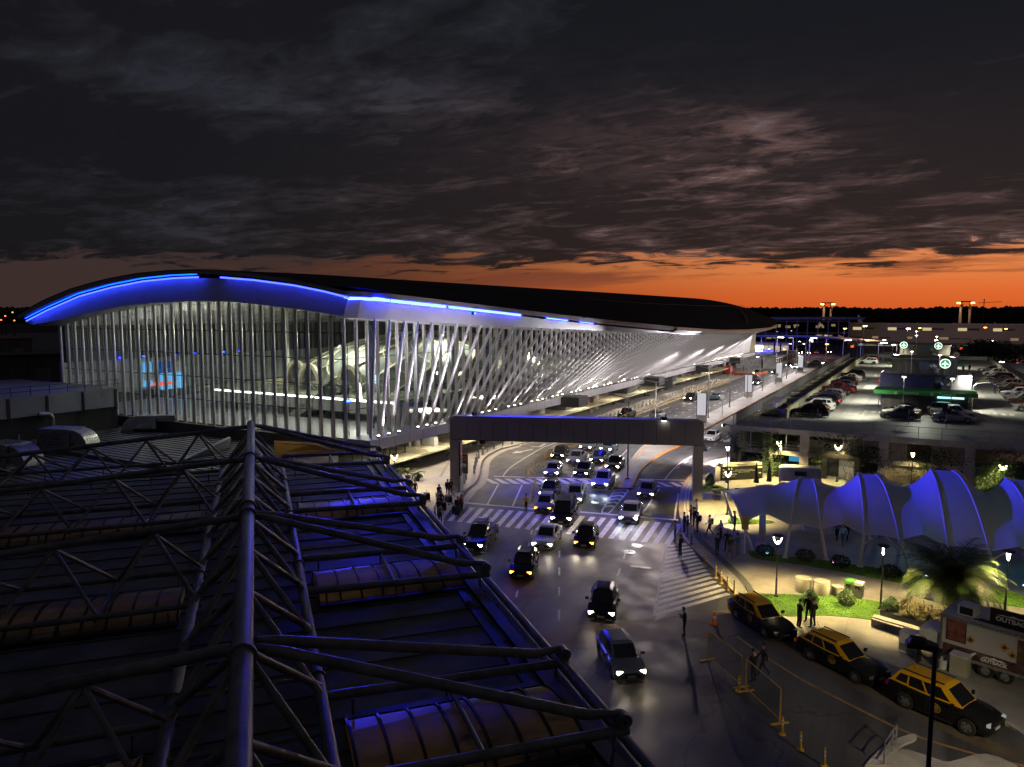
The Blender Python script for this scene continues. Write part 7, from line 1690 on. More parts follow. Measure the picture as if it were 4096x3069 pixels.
# ------------------------------------------------------------------ people
def J(pose):
    j = dict(pel=(0, 0, .94), sp=(0, 0, 1.13), ch=(.01, 0, 1.32), nk=(.0, 0, 1.46), hb=(.02, 0, 1.55), ht=(.03, 0, 1.68), no=(.125, 0, 1.59))
    for s, k in ((1, 'l'), (-1, 'r')):
        j.update({'sh'+k: (0, .18*s, 1.38), 'el'+k: (-.03, .23*s, 1.11), 'wr'+k: (.05, .24*s, .87), 'hd'+k: (.07, .24*s, .80), 'hp'+k: (0, .09*s, .9), 'kn'+k: (.02, .1*s, .49), 'an'+k: (-.02, .1*s, .08), 'to'+k: (.15, .12*s, .035)})
    if pose == 'walk':
        j.update(knl=(.16, .09, .51), anl=(.26, .09, .1), tol=(.42, .1, .05), knr=(-.02, -.09, .49), anr=(-.34, -.09, .16), tor=(-.2, -.1, .03), ell=(-.16, .22, 1.14), wrl=(-.12, .23, .9), hdl=(-.1, .23, .83), elr=(.1, -.22, 1.12), wrr=(.26, -.2, .96), hdr=(.31, -.2, .91))
    if pose == 'phone':
        j.update(elr=(.03, -.22, 1.12), wrr=(.24, -.12, 1.22), hdr=(.3, -.1, 1.26), ell=(.02, .22, 1.12), wrl=(.22, .1, 1.16), hdl=(.28, .08, 1.19), hb=(.05, 0, 1.54), ht=(.08, 0, 1.66), no=(.16, 0, 1.55))
    if pose == 'fold':
        j.update(elr=(.03, -.25, 1.14), wrr=(.19, -.02, 1.15), hdr=(.2, .07, 1.16), ell=(.03, .25, 1.14), wrl=(.17, .02, 1.2), hdl=(.18, -.07, 1.21), knl=(.03, .13, .49), anl=(-.02, .16, .08), tol=(.14, .2, .035))
    if pose == 'wide':
        j.update(elr=(-.06, -.3, 1.13), wrr=(.08, -.25, .93), hdr=(.1, -.2, .9), ell=(-.06, .3, 1.13), wrl=(.08, .25, .93), hdl=(.1, .2, .9), knl=(.02, .15, .49), anl=(-.02, .19, .08), tol=(.13, .25, .035), knr=(.02, -.13, .49), anr=(-.02, -.17, .08), tor=(.13, -.22, .035))
    if pose == 'push':
        j.update(ch=(.07, 0, 1.31), nk=(.1, 0, 1.44), hb=(.14, 0, 1.52), ht=(.17, 0, 1.64), no=(.26, 0, 1.54), shl=(.08, .18, 1.37), shr=(.08, -.18, 1.37), ell=(.22, .2, 1.13), elr=(.22, -.2, 1.13), wrl=(.42, .18, 1.02), wrr=(.42, -.18, 1.02), hdl=(.48, .18, 1.01), hdr=(.48, -.18, 1.01), knl=(.12, .1, .5), anl=(.12, .1, .08), tol=(.28, .1, .035), anr=(-.22, -.1, .12), tor=(-.08, -.1, .03))
    if pose == 'sit':
        d = -.43
        for k in ('pel', 'sp', 'ch', 'nk', 'hb', 'ht', 'no', 'shl', 'shr', 'hpl', 'hpr'): j[k] = (j[k][0], j[k][1], j[k][2]+d)
        j.update(knl=(.42, .13, .5), anl=(.4, .13, .08), tol=(.56, .14, .035), knr=(.42, -.13, .5), anr=(.36, -.13, .08), tor=(.52, -.14, .035), ell=(.12, .24, .72), wrl=(.32, .14, .62), hdl=(.38, .12, .6), elr=(.12, -.24, .72), wrr=(.32, -.14, .62), hdr=(.38, -.12, .6))
    return j
RAD = dict(pel=.145, sp=.13, ch=.155, nk=.06, hb=.095, ht=.085, no=.02, sh=.075, el=.05, wr=.034, hd=.036, hp=.1, kn=.066, an=.046, to=.036)
SEG = [('pel', 'sp', 1), ('sp', 'ch', 1), ('ch', 'nk', 0), ('nk', 'hb', 0), ('hb', 'ht', 0), ('hb', 'no', 0)]
for k in 'lr': SEG += [('ch', 'sh'+k, 1), ('sh'+k, 'el'+k, 1), ('el'+k, 'wr'+k, 4), ('wr'+k, 'hd'+k, 0), ('pel', 'hp'+k, 2), ('hp'+k, 'kn'+k, 2), ('kn'+k, 'an'+k, 2), ('an'+k, 'to'+k, 3)]
def body_mesh(pose):
    j = J(pose); names = list(j); vs = [Vector(j[n_]) for n_ in names]; rad = [RAD.get(n_, RAD.get(n_[:2], .05)) for n_ in names]; idx = {n_: i for i, n_ in enumerate(names)}
    ed = [(idx[a], idx[c]) for a, c, _ in SEG]
    for k, s in (('l', 1), ('r', -1)):       # five fingers on each hand
        h = vs[idx['hd'+k]]; w = vs[idx['wr'+k]]; d = (h-w).normalized(); sd = Vector((1, 0, 0)) if abs(d.x) < .7 else Vector((0, 0, 1)); sd = (sd-d*sd.dot(d)).normalized(); cu = d.cross(sd)*s
        for q in range(4):
            a = len(vs); L_ = (.075, .085, .08, .065)[q]; o = sd*(.027-.018*q); vs += [h+o+d*L_*.55, h+o+d*L_*.95+cu*.015]; rad += [.0105, .009]; ed += [(idx['hd'+k], a), (a, a+1)]
        a = len(vs); vs += [w.lerp(h, .5)+sd*.045, w.lerp(h, .5)+sd*.06+d*.045]; rad += [.012, .01]; ed += [(idx['hd'+k], a), (a, a+1)]
    me = bpy.data.meshes.new('skin'); me.from_pydata([tuple(v) for v in vs], ed, []); o = bpy.data.objects.new('skin', me); COL.objects.link(o)
    o.modifiers.new('s', 'SKIN'); sk = me.skin_vertices[0].data
    for i, r in enumerate(rad): sk[i].radius = (r, r)
    sk[idx['pel']].use_root = True
    for nm_, sx in (('sp', .85), ('ch', .8), ('pel', .85)): sk[idx[nm_]].radius = (RAD[nm_]*1.12, RAD[nm_]*sx)
    sb = o.modifiers.new('u', 'SUBSURF'); sb.levels = 1; sb.render_levels = 1
    dg = bpy.context.evaluated_depsgraph_get(); out = bpy.data.meshes.new_from_object(o.evaluated_get(dg)); bpy.data.objects.remove(o)
    out.materials.clear()
    for m in ('skin', 'shirt', 'trousers', 'shoe', 'sleeve'): out.materials.append(M['black'])
    for p in out.polygons:
        c = p.center; best = (9, 0)
        for a, b_, k in SEG:
            A, B = Vector(j[a]), Vector(j[b_]); t = max(0, min(1, (c-A).dot(B-A)/max(1e-6, (B-A).length_squared))); d = (A.lerp(B, t)-c).length-.3*RAD.get(a, RAD.get(a[:2], .05))
            if d < best[0]: best = (d, k)
        p.material_index = best[1]; p.use_smooth = True
    out.name = 'body'; return out, Vector(j['ht']), Vector(j['hb'])
BM_ = {p: body_mesh(p) for p in ('stand', 'walk', 'phone', 'fold', 'wide', 'push', 'sit')}
CL = dict(black=(.012, .012, .014), navy=(.015, .02, .045), white=(.6, .6, .58), grey=(.16, .16, .17), blue=(.06, .1, .22), tan=(.28, .2, .12), red=(.3, .03, .03), olive=(.08, .08, .04), lightblue=(.3, .36, .45), brown=(.1, .06, .035), yellow=(.65, .5, .03), orange=(.7, .25, .03))
CLm = {k: mat('cloth_'+k, v, .85, var=.2, scale=5) for k, v in CL.items()}
SKm = [mat('skin_light', (.42, .26, .19), .55, var=.08), mat('skin_tan', (.26, .15, .1), .55, var=.08)]
HRm = [mat('hair_black', (.012, .01, .009), .6), mat('hair_brown', (.06, .035, .02), .6), mat('hair_grey', (.22, .22, .22), .7)]
def hair_mesh():
    b = MB(); n_ = 12; pr = [(.02, .115), (.06, .105), (.095, .06), (.103, .0), (.1, -.03)]
    for i in range(len(pr)-1):
        pass
    b.lathe(pr, n_); me = b.mesh('hair', HRm[0], True); 
    for v in me.vertices:
        if v.co.x > .05: v.co.z = max(v.co.z, .045)
        v.co.x -= .012
    return me
HAIR = hair_mesh()
packm = MB().box((-.2, 0, 1.22), (.18, .3, .44)).mesh('backpack', CLm['black']); capm = MB(); capm.lathe([(.02, .12), (.08, .1), (.108, .04), (.108, .02)], 12); capm.box((.13, 0, .03), (.12, .14, .015)); capm = capm.mesh('cap', CLm['black'])
vestm = MB(); vestm.lathe([(.17, 1.02), (.185, 1.2), (.19, 1.36), (.14, 1.43)], 12); vestm = vestm.mesh('vest', CLm['yellow'])
def person(p, deg, pose, shirt, trs, label, group=None, skin=0, hair=0, z=.12, scale=1., pack=False, cap=False, sleeve=None, bald=False, vest=False, shoes='black'):
    t = thing('person', label, 'person', (p[0], p[1], z), R(deg), group); t.scale = (scale,)*3
    me, ht, hb = BM_[pose]; o = link('body', me, t)
    for s, m in zip(o.material_slots, (SKm[skin], CLm[shirt], CLm[trs], CLm[shoes], CLm[sleeve] if sleeve else CLm[shirt])): s.link = 'OBJECT'; s.material = m
    if cap: link('cap', capm, t, tuple(ht+Vector((-.01, 0, -.03))))
    elif not bald: om(link('hair', HAIR, t, tuple(ht+Vector((0, 0, -.03)))), HRm[hair])
    if pack: link('backpack', packm, t)
    if vest: link('vest', vestm, t)
    return t
def pp_(x, y): return at(2700+.6311*x, 1700+.6311*y)
G1 = 'people waiting at the zebra crossing'
for (x, y), dg, pose, sh, tr, lab, kw in (
 ((135, 600), 200, 'stand', 'white', 'navy', 'man in a white shirt at the back of the crowd by the zebra crossing', {}), ((118, 655), 190, 'stand', 'navy', 'black', 'person in dark clothes in the middle of the crowd, left of the man in white', dict(pack=True)), ((100, 640), 200, 'fold', 'red', 'black', 'person in a dark red top in the crowd by the zebra crossing', {}), ((142, 690), 185, 'stand', 'black', 'black', 'person with a bulky black backpack at the right of the crowd', dict(pack=True)), ((58, 690), 215, 'stand', 'navy', 'navy', 'person at the kerb side of the crowd, leftmost in the group', dict(hair=1)), ((78, 715), 200, 'wide', 'black', 'grey', 'person in black at the front of the crowd beside the kerb', {}), ((105, 770), 200, 'stand', 'white', 'grey', 'man in a pale shirt and grey trousers standing in front of the crowd', dict(bald=True)), ((0, 740), 190, 'fold', 'lightblue', 'grey', 'man in light blue standing alone on the last zebra stripe', {}), ((33, 835), 170, 'wide', 'black', 'black', 'man in a black suit standing on the hatched bay, below the crowd', {}),
 ((218, 710), 195, 'walk', 'lightblue', 'black', 'man walking with a phone and a backpack, right of the crowd', dict(pack=True)), ((290, 738), 220, 'stand', 'lightblue', 'black', 'man in a blue-grey shirt standing behind the circle of four', dict(bald=True)), ((378, 682), 200, 'phone', 'navy', 'black', 'person with a cap looking at a phone beside the tent corner pole', dict(cap=True)), ((265, 838), 60, 'phone', 'black', 'navy', 'man in black on the left of the circle of four by the tent', {}), ((330, 815), 270, 'wide', 'black', 'black', 'man with a white shirt under a dark jacket in the circle of four', dict(bald=True)), ((348, 852), 80, 'wide', 'olive', 'tan', 'man in a dark jacket and tan trousers seen from behind in the circle of four', {}), ((397, 838), 150, 'phone', 'blue', 'grey', 'man in a blue shirt on the right of the circle of four', {}),
 ((785, 1300), 40, 'fold', 'black', 'black', 'person in black on the left of the three beside the lawn', {}), ((845, 1265), 250, 'wide', 'black', 'black', 'person in black at the back of the three beside the lawn', {}), ((872, 1295), 150, 'wide', 'black', 'black', 'burly person in black on the right of the three beside the lawn', {})):
    person(pp_(x, y), dg, pose, sh, tr, lab, G1 if x < 150 and y < 800 else None, random.choice((0, 0, 1)), z=0.005 if x < 40 else .12, **kw)
person(qt(328, 480), 200, 'phone', 'black', 'black', 'person in black standing alone on the dark rumble bands', None, 0, z=.01); person(qt(712, 735), 150, 'phone', 'black', 'black', 'person in black behind the mesh barriers, left of a pair', None, 0, z=.01); person(qt(765, 700), 200, 'walk', 'black', 'black', 'taller person in black behind the mesh barriers, right of a pair', None, 1, z=.01)
# tent visitors
for (x, y), dg, pose, sh, tr, lab in (((1025, 745), 250, 'walk', 'grey', 'black', 'visitor under the tent left of a woman in white'), ((1063, 775), 255, 'walk', 'white', 'grey', 'woman in white walking under the tent between two poles'), ((1090, 745), 250, 'walk', 'black', 'black', 'dark visitor under the tent just right of the woman in white'), ((1300, 722), 240, 'walk', 'black', 'navy', 'dark visitor under the tent behind the crossed braces'), ((1655, 715), 240, 'stand', 'black', 'black', 'dark visitor under the tent right of the third hump, left of a pair'), ((1690, 712), 200, 'stand', 'navy', 'black', 'dark visitor under the tent right of the third hump, right of a pair')):
    person(pp_(x, y), dg, pose, sh, tr, lab, 'visitors under the tent')
# terminal side
def p8_(x, y): return q8(x, y)
person(p8_(1305, 1095), 170, 'fold', 'white', 'black', 'traffic guard with a yellow vest and cap standing on the lane beside the barriers', None, 1, z=.0, cap=True, vest=True, sleeve='navy')
person(p8_(170, 342), 260, 'walk', 'white', 'tan', 'man in a white T-shirt carrying a black bag on the terminal pavement', None, 0, z=.13)
b_ = p8_(150, 325); t = thing('handbag', 'black bag held by the man in the white T-shirt', 'bag', (b_[0]-.05, b_[1], .32), 1.2); MB().box((0, 0, .2), (.36, .12, .34)).build('body', M['black'], t); MB().path([(-.1, 0, .37), (0, 0, .5), (.1, 0, .37)], .012, 5).build('handle', M['black'], t)
person(p8_(365, 140), 330, 'sit', 'white', 'black', 'man in a white shirt sitting on a round stool on the terminal pavement', None, 0, z=.13)
G2 = 'travellers at the left end of the zebra crossing'
for (x, y), dg, pose, sh, tr, lab, kw in (((250, 770), 330, 'stand', 'black', 'black', 'traveller in dark clothes beside the foot of the left portal pillar', dict(hair=1)), ((150, 890), 320, 'stand', 'black', 'black', 'traveller with a backpack, left of a pair below the left portal pillar', dict(pack=True)), ((195, 880), 330, 'fold', 'navy', 'black', 'traveller right of a pair below the left portal pillar', {}), ((20, 960), 320, 'push', 'black', 'black', 'traveller behind the loaded luggage cart at the roof edge', {}), ((15, 1060), 330, 'stand', 'white', 'navy', 'traveller in a white shirt with a backpack beside a dark suitcase', dict(pack=True)), ((55, 1075), 320, 'stand', 'brown', 'black', 'traveller in brown beside the traveller in a white shirt', dict(hair=1)), ((20, 1190), 310, 'stand', 'black', 'black', 'traveller in black closest to the pipe roof, upper one', {}), ((40, 1290), 310, 'phone', 'grey', 'navy', 'traveller in grey with crossed hands closest to the pipe roof, lower one', {}), ((300, 1150), 340, 'stand', 'black', 'olive', 'traveller with a big backpack and suitcases on the first zebra stripe', dict(pack=True)), ((350, 1112), 345, 'stand', 'red', 'navy', 'traveller in red on the first zebra stripe behind the suitcases', {})):
    person(p8_(x, y), dg, pose, sh, tr, lab, G2, random.choice((0, 1)), z=.01 if x > 240 and y > 1000 else .13, **kw)
pl = at(1660, 1995); person(pl, 300, 'stand', 'black', 'black', 'traveller pushing a cart at the very edge of the pipe roof', G2, 0, z=.13)
def suitcase(lab, p, m, z=.13, h=.68):
    t = thing('suitcase', lab, 'suitcase', (p[0], p[1], z), random.random(), 'travellers\' suitcases'); MB().box((0, 0, .08+h/2), (.45, .27, h)).build('shell', m, t); MB().path([(-.12, 0, h+.08), (-.12, 0, h+.42), (.12, 0, h+.42), (.12, 0, h+.08)], .012, 5).build('handle', M['black'], t)
    for x in (-.17, .17): MB().lathe([(.01, -.03), (.045, -.03), (.045, .03), (.01, .03)], 8, (x, 0, .045), axis='y').build('wheel', M['black'], t)
suitcase('black suitcase standing on the first zebra stripe', p8_(255, 1135), M['black'], .01); suitcase('second black suitcase on the first zebra stripe, nearer the road', p8_(285, 1150), CLm['navy'], .01, .6); suitcase('dark suitcase beside the traveller in a white shirt', p8_(92, 1100), CLm['navy'])
def cart(lab, p, rz):
    t = thing('luggage_cart', lab, 'luggage cart', (*p[:2], .13), rz, 'loaded luggage carts'); b = MB(); b.box((.1, 0, .2), (.9, .5, .04)); b.path([(-.35, -.25, .2), (-.45, -.25, 1.0), (-.45, .25, 1.0), (-.35, .25, .2)], .02, 6); b.build('frame', M['steel'], t)
    MB().box((.1, 0, .47), (.7, .45, .48)).build('cases', CLm['navy'], t); MB().box((.12, 0, .81), (.55, .42, .18)).build('top_case', CLm['grey'], t)
    for x in (-.25, .45):
        for y in (-.2, .2): MB().lathe([(.01, -.02), (.08, -.02), (.08, .02), (.01, .02)], 10, (x, y, .08), axis='y').build('wheel', M['black'], t)
cart('luggage cart with white side panels, right of the waiting travellers', p8_(150, 1000), -.3); cart('luggage cart at the very edge of the pipe roof', at(1705, 2010), -.5)
# far walkers on the terminal pavement
kz = lambda x, y: at(2450+.2716*x, 1500+.2716*y)
for (p, dg, pose, sh, tr, lab, kw) in ((kz(33, 445), 90, 'walk', 'black', 'black', 'walker in black pulling a black case just above the portal beam', {}), (kz(285, 340), 90, 'walk', 'black', 'black', 'walker in a dark suit beside the kerb signs, left of a pair', {}), (kz(320, 345), 95, 'walk', 'grey', 'navy', 'walker with a grey backpack beside the kerb signs, right of a pair', dict(pack=True)), (kz(470, 335), 90, 'walk', 'brown', 'black', 'walker in brown among the bollards', dict(pack=True)), (kz(550, 245), 90, 'walk', 'yellow', 'grey', 'walker in yellow with an orange case near the lit entrance', {}), (kz(632, 245), 90, 'stand', 'black', 'black', 'walker in black behind the far double-arm lamp', {}), (at(2782, 1530), 100, 'walk', 'navy', 'black', 'walker in navy on the far terminal pavement, left of a person in white', dict(pack=True)), (at(2815, 1512), 100, 'stand', 'white', 'white', 'person in white standing on the far terminal pavement', {}), (at(2943, 1508), 0, 'stand', 'navy', 'black', 'site worker in a yellow vest beside the orange net fence', dict(vest=True)), (at(2973, 1486), 200, 'stand', 'black', 'black', 'dark figure beside the far orange cone', {}), (at(3036, 1461), 200, 'stand', 'black', 'black', 'dark figure in front of the site cabin, leftmost of three', {}), (at(3050, 1458), 200, 'stand', 'navy', 'black', 'dark figure in front of the site cabin, middle of three', {}), (at(3060, 1456), 200, 'stand', 'black', 'grey', 'dark figure in front of the site cabin, rightmost of three', {})):
    person(p, dg, pose, sh, tr, lab, 'walkers on the terminal pavement', 0, z=.13, **kw)
suitcase('black wheeled case pulled by the walker above the portal beam', kz(10, 455), M['black']); suitcase('orange case pulled by the walker in yellow', kz(550, 262), CLm['orange'])
for p, lab in (((7.7, 189.5), 'person in dark clothes walking on the garage roof, left of a pair'), ((8.9, 189.8), 'person in dark clothes walking on the garage roof, right of a pair'), ((-9., 209, ), 'person standing behind the far white SUV on the garage roof'), ((10.3, 141.2), 'person standing beside a dark SUV along the right parapet')):
    person(p, 90, 'walk' if p[0] < 9 and p[0] > 0 else 'stand', 'black', 'black', lab, 'people on the garage roof', 0, z=5.3, pack=p[0] > 5)
# ------------------------------------------------------------------ far background
def D(u, d):      # plan position on the sight line of column u at distance d
    r = ray(u, 1250); k = math.hypot(r[0], r[1]); return (r[0]/k*d, r[1]/k*d)
def hz(v, d): return H+d*math.tan(-(math.atan((v-CY)/F)+PITCH))
def facing(u): r = ray(u, 1250); return math.atan2(r[1], r[0])-PI/2
# far glass wing
d = 420; a = Vector(D(3020, d)); c = Vector(D(3395, d*1.06)); m = (a+c)/2; rz = math.atan2(c.y-a.y, c.x-a.x); L_ = (c-a).length
t = thing('far_wing_building', 'distant three-storey glass building with a blue-lit flat roof, right of the terminal tip', 'building', (m.x, m.y, 0), rz)
b = MB(); b.box((0, 9, 7), (L_, 18, 14)); b.build('core', M['innerdark'], t)
MB().box((0, 6, 15.2), (L_+8, 30, 1.2)).build('roof', mat('far_roof', (.4, .4, .42), .5, .2), t)
MB().box((0, -.4, 8.5), (L_, .1, 11)).build('glazing', M['shopglass'], t)
b = MB(); [b.box((-L_/2+i*L_/9, -.7, 8), (.35, .35, 13.5)) for i in range(10)]; b.build('mullion', M['whitemetal'], t)
b = MB(); b.box((0, -.6, 7.2), (L_, .3, .8)); b.box((0, -.6, 13.6), (L_, .3, .8)); b.box((0, -1, 2.4), (L_+10, 3, .5)); b.build('floor_band', M['greysteel'], t)
rnd = random.Random(3)
for i in range(26):
    x = -L_/2+2+rnd.random()*(L_-4); z = rnd.choice((10.6, 11.4, 5.6, 4.8)); MB().box((x, -.48, z), (rnd.uniform(.8, 3.2), .05, rnd.uniform(.5, 1.4))).build('lit_window', E_['windowdim'] if rnd.random() < .75 else E_['window'], t)
# far finger with window strips
d = 520; a = Vector(D(3392, d)); c = Vector(D(4400, d*1.0)); m = (a+c)/2; rz = math.atan2(c.y-a.y, c.x-a.x); L_ = (c-a).length
t = thing('far_pier_building', 'long low pale pier building with two rows of yellow lit windows, along the horizon', 'building', (m.x, m.y, 0), rz)
zt0, zb0 = hz(1290, d), hz(1358, d)
b = MB(); b.box((0, 8, (zt0+zb0)/2), (L_, 16, zt0-zb0)); b.build('wall', mat('far_pale_wall', (.28, .26, .25), .7, var=.12, scale=.05), t)
b = MB(); b.box((0, 7, zt0+.15), (L_+2, 19, .35)); b.box((0, 7, zb0-.2), (L_+2, 20, .5)); b.build('slab', M['greysteel'], t)
b = MB(); [b.box((-L_/2+4+i*16.5, 2, zb0/2), (1.6, 1.6, zb0)) for i in range(12)]; b.build('stilt', M['conc'], t)
def onfar(u0, u1, v0, v1, m, par, nm):
    p0 = D(u0, d); p1 = D(u1, d); lx0 = (Vector(p0)-m0).dot(ax); lx1 = (Vector(p1)-m0).dot(ax); MB().box(((lx0+lx1)/2, -.06, (hz(v0, d)+hz(v1, d))/2), (lx1-lx0, .1, abs(hz(v0, d)-hz(v1, d)))).build(nm, m, par)
m0 = m; ax = (c-a).normalized()
for u0, u1 in ((3415, 3450), (3556, 3591), (3695, 3731), (3836, 3872), (3976, 4012)): onfar(u0, u1, 1303, 1313, E_['window'], t, 'lit_window'); onfar(u1, u1+50, 1304, 1311, M['darkmetal'], t, 'dark_window')
for u0, u1 in ((3495, 3519), (3636, 3656), (3764, 3800), (4048, 4080)): onfar(u0, u1, 1335, 1343, E_['windowdim'], t, 'lit_window')
for u0, u1 in ((3400, 3455), (3520, 3570), (3800, 3850), (3855, 3890)): onfar(u0, u1, 1338, 1341, M['darkmetal'], t, 'dark_window')
b = MB(); b.box((0, 9, 2.6), (L_, .3, 3.2)); b.build('undercroft_glow', emis('undercroft', (1, .5, .15), .16), t)
for u in range(3430, 4200, 130): p = D(u, 497); point((p[0], p[1], 7), 420, (1, .75, .55), .3); point((*D(u+60, 480), 2.5), 900, (1, .55, .25), .3)  # point lights added without fixtures to brighten the pier building
# advertising hoardings
d = 455; 
def board(lab, u0, u1, v0, v1, parts, dd=455, cat='billboard'):
    p0, p1 = Vector(D(u0, dd)), Vector(D(u1, dd)); mm_ = (p0+p1)/2; t = thing('billboard', lab, cat, (mm_.x, mm_.y, 0), math.atan2(p1.y-p0.y, p1.x-p0.x), 'lit billboards beyond the garage'); w = (p1-p0).length; z1, z0 = hz(v0, dd), max(.4, hz(v1, dd))
    MB().box((0, .3, (z0+z1)/2), (w+.4, .5, z1-z0+.4)).build('frame', M['darkmetal'], t)
    for x in (-w*.4, w*.4): MB().box((x, .5, z0/2), (.3, .3, z0)).build('leg', M['greysteel'], t)
    for (f0, f1, m_) in parts: MB().box((-w/2+w*(f0+f1)/2, 0, (z0+z1)/2), (w*(f1-f0), .08, z1-z0)).build('poster', m_, t)
    return t, w, z0, z1
t, w, z0, z1 = board('wide lit billboard with a blue and white oval panel, left one', 3435, 3510, 1371, 1389, ((0, .45, E_['adblue']), (.45, 1, emis('ad_grey', (.2, .2, .2), .6)))); MB().lathe([(.01, 0), (1.2, 0), (1.2, -.05), (.01, -.05)], 18, (-w*.3, -.06, (z0+z1)/2), axis='y').build('oval', E_['adpale'], t)
t, w, z0, z1 = board('wide lit billboard with a blue panel and pale picture, right one', 3512, 3580, 1371, 1389, ((0, .5, E_['adblue']), (.5, 1, emis('ad_dark', (.3, .35, .28), .55)))); MB().lathe([(.01, 0), (1.2, 0), (1.2, -.05), (.01, -.05)], 18, (-w*.25, -.06, (z0+z1)/2), axis='y').build('oval', E_['adpale'], t)
board('pink and blue lit panel beyond the farthest stair core', 3772, 3828, 1373, 1388, ((0, .45, emis('ad_pink', (1, .22, .2), .6)), (.45, 1, E_['adblue'])))
for lab, u in (('tilted red glowing sign left of the billboards', 3414), ('tilted red glowing sign right of the pink panel', 3852)):
    p = D(u, 430); t = thing('tilted_sign', lab, 'sign', (*p, 0), facing(u)); MB().tube((0, .2, 0), (0, .2, hz(1380, 430)), .12, 6).build('post', M['darkmetal'], t); z = hz(1379, 430); MB().add([(-.9, 0, z-1.6), (.6, 0, z-1.0), (.9, 0, z+1.6), (-.6, 0, z+1.0), (-.9, .2, z-1.6), (.6, .2, z-1.), (.9, .2, z+1.6), (-.6, .2, z+1.)], [(0, 1, 2, 3), (4, 7, 6, 5), (0, 4, 5, 1), (1, 5, 6, 2), (2, 6, 7, 3), (3, 7, 4, 0)]).build('panel', E_['redsign'], t)
# shop canopies and lit arcade below the terminal tip
t = thing('arcade_canopy', 'curved lit canopy over the walkway at the far end of the road', 'canopy', (-60, 330, 0)); b = MB(); rg = []
for i in range(14):
    x = -34+i*6.5; z = 6+2.*math.sin(i/13*PI); rg.append([(x, -4, z), (x, 4, z+.4)])
b.loft(rg); b.loft([[(p[0], p[1], p[2]+.35) for p in r] for r in rg]); b.build('roof', M['panel'], t)
for i in range(14): x = -34+i*6.5; MB().tube((x, 0, 0), (x, 0, 6+2*math.sin(i/13*PI)), .16, 6).build('pillar', M['whitemetal'], t)
for i in range(0, 13, 2): x = -32+i*6.5; MB().box((x, -3.6, 5.9+2*math.sin(i/13*PI)), (2.4, .3, .12)).build('lamp', E_['far'], t)
for i, (u, v, w_) in enumerate(((3040, 1386, 10), (3068, 1382, 6), (3090, 1381, 5), (3115, 1380, 5), (3145, 1380, 8))):
    p = D(u, 345); t = thing('lit_shop', 'small glowing shop front under the canopy, %s from the terminal tip' % od[i], 'shop', (*p, 0), facing(u), 'shops at the far end of the road'); MB().box((0, 1.5, 2.4), (w_*.4, 3, 4.8)).build('wall', M['innerwhite'], t); MB().box((0, -.05, 2.4), (w_*.32, .06, 2.6)).build('window', E_['warm'] if i == 0 else E_['window'], t); MB().box((0, 1.2, 4.95), (w_*.45, 4, .25)).build('roof', M['greysteel'], t)
for i, u in enumerate((3000, 3022, 3050, 3080)):
    p = D(u, 318); t = thing('blue_umbrella', 'blue-lit umbrella at the café beyond the terminal tip, %s from the left' % od[i], 'umbrella', (*p, 0), 0, 'blue-lit umbrellas'); MB().tube((0, 0, 0), (0, 0, 3.4), .06, 6).build('pole', M['greysteel'], t); MB().lathe([(2.3, 2.8), (1.2, 3.3), (.05, 3.6)], 8).build('canopy', mat('umbrella_pale', (.5, .5, .55), .6), t)
p = D(3050, 322); spot((p[0]-6, p[1]-6, 9), (p[0], p[1], 1), 9000, (.06, .07, 1), 120, .6, .3); spot((-58, 300, 16), (-50, 370, 10), 60000, (.06, .07, 1), 110, .6, .3)
p = D(3042, 330); point((p[0], p[1]-3, 5), 500, (1, .85, .7), .3)
for x, y in ((-40, 300), (-42, 340), (-20, 330), (-10, 300)): spot((x, y, 10), (x, y, 0), 3000, (1, .42, .2), 140, .6, .3)
# ivory wall with warm uplight behind the terminal tip
t = thing('ivory_wall', 'ivory curved wall glowing at its foot beyond the terminal tip', 'wall', (-54, 262, 0), .3); b = MB(); b.loft([[(x, .6*math.sin(x), z) for x in (-3.2, -1.5, 0, 1.5, 3.2)] for z in (0, 6.5, 11.2)]); b.loft([[(x, .6*math.sin(x)+.4, z) for x in (-3.2, -1.5, 0, 1.5, 3.2)] for z in (0, 6.5, 11.2)]); b.build('wall', M['cream'], t); MB().box((0, 0, 11.3), (6.8, 1.6, .2)).build('cap', M['panel'], t)
spot((-53.4, 258.8, 5.6), (-54, 262, 7), 160, (1, .85, .55), 120, .6, .2)
# tall twin floodlight masts, planes, cranes
def mast(lab, u, vt, dd, sep):
    p = D(u, dd); t = thing('floodlight_mast', lab, 'light mast', (*p, 0), facing(u), 'twin floodlight masts'); z = hz(vt, dd)
    for s in (-1, 1): MB().tube((s*sep/2, 0, 0), (s*sep/2, 0, z), 1.25, 10, .8).build('shaft', mat('mast_concrete', (.4, .36, .33), .8), t)
    MB().box((0, 0, z+.4), (sep+4.5, 2, .8)).build('platform', M['darkmetal'], t)
    for s in (-1, 1): MB().box((s*(sep/2+1.5), -1., z-.6), (2.2, .6, 1.)).build('flood_lamp', E_['sodium'], t)
    spot((p[0]-5, p[1]-9, z+2), (p[0], p[1], z*.5), 9000, (1, .55, .25), 60, .8, .5)
mast('twin-shaft floodlight mast against the orange sky, left one', 3310, 1217, 640, 5.2); mast('twin-shaft floodlight mast against the orange sky, right one', 3861, 1215, 640, 6.)
def crane(lab, u, vt, dd, arm):
    p = D(u, dd); t = thing('tower_crane', lab, 'crane', (*p, 0), facing(u), 'distant tower cranes'); z = hz(vt, dd); MB().box((0, 0, z/2), (1., 1., z)).build('tower', M['red'], t); MB().bar((-arm*.35, 0, z-2), (arm, 0, z-.5), .5, .6).build('jib', M['red'], t); MB().box((0, 0, z+1.5), (1.2, 1.2, 4)).build('cab', M['red'], t)
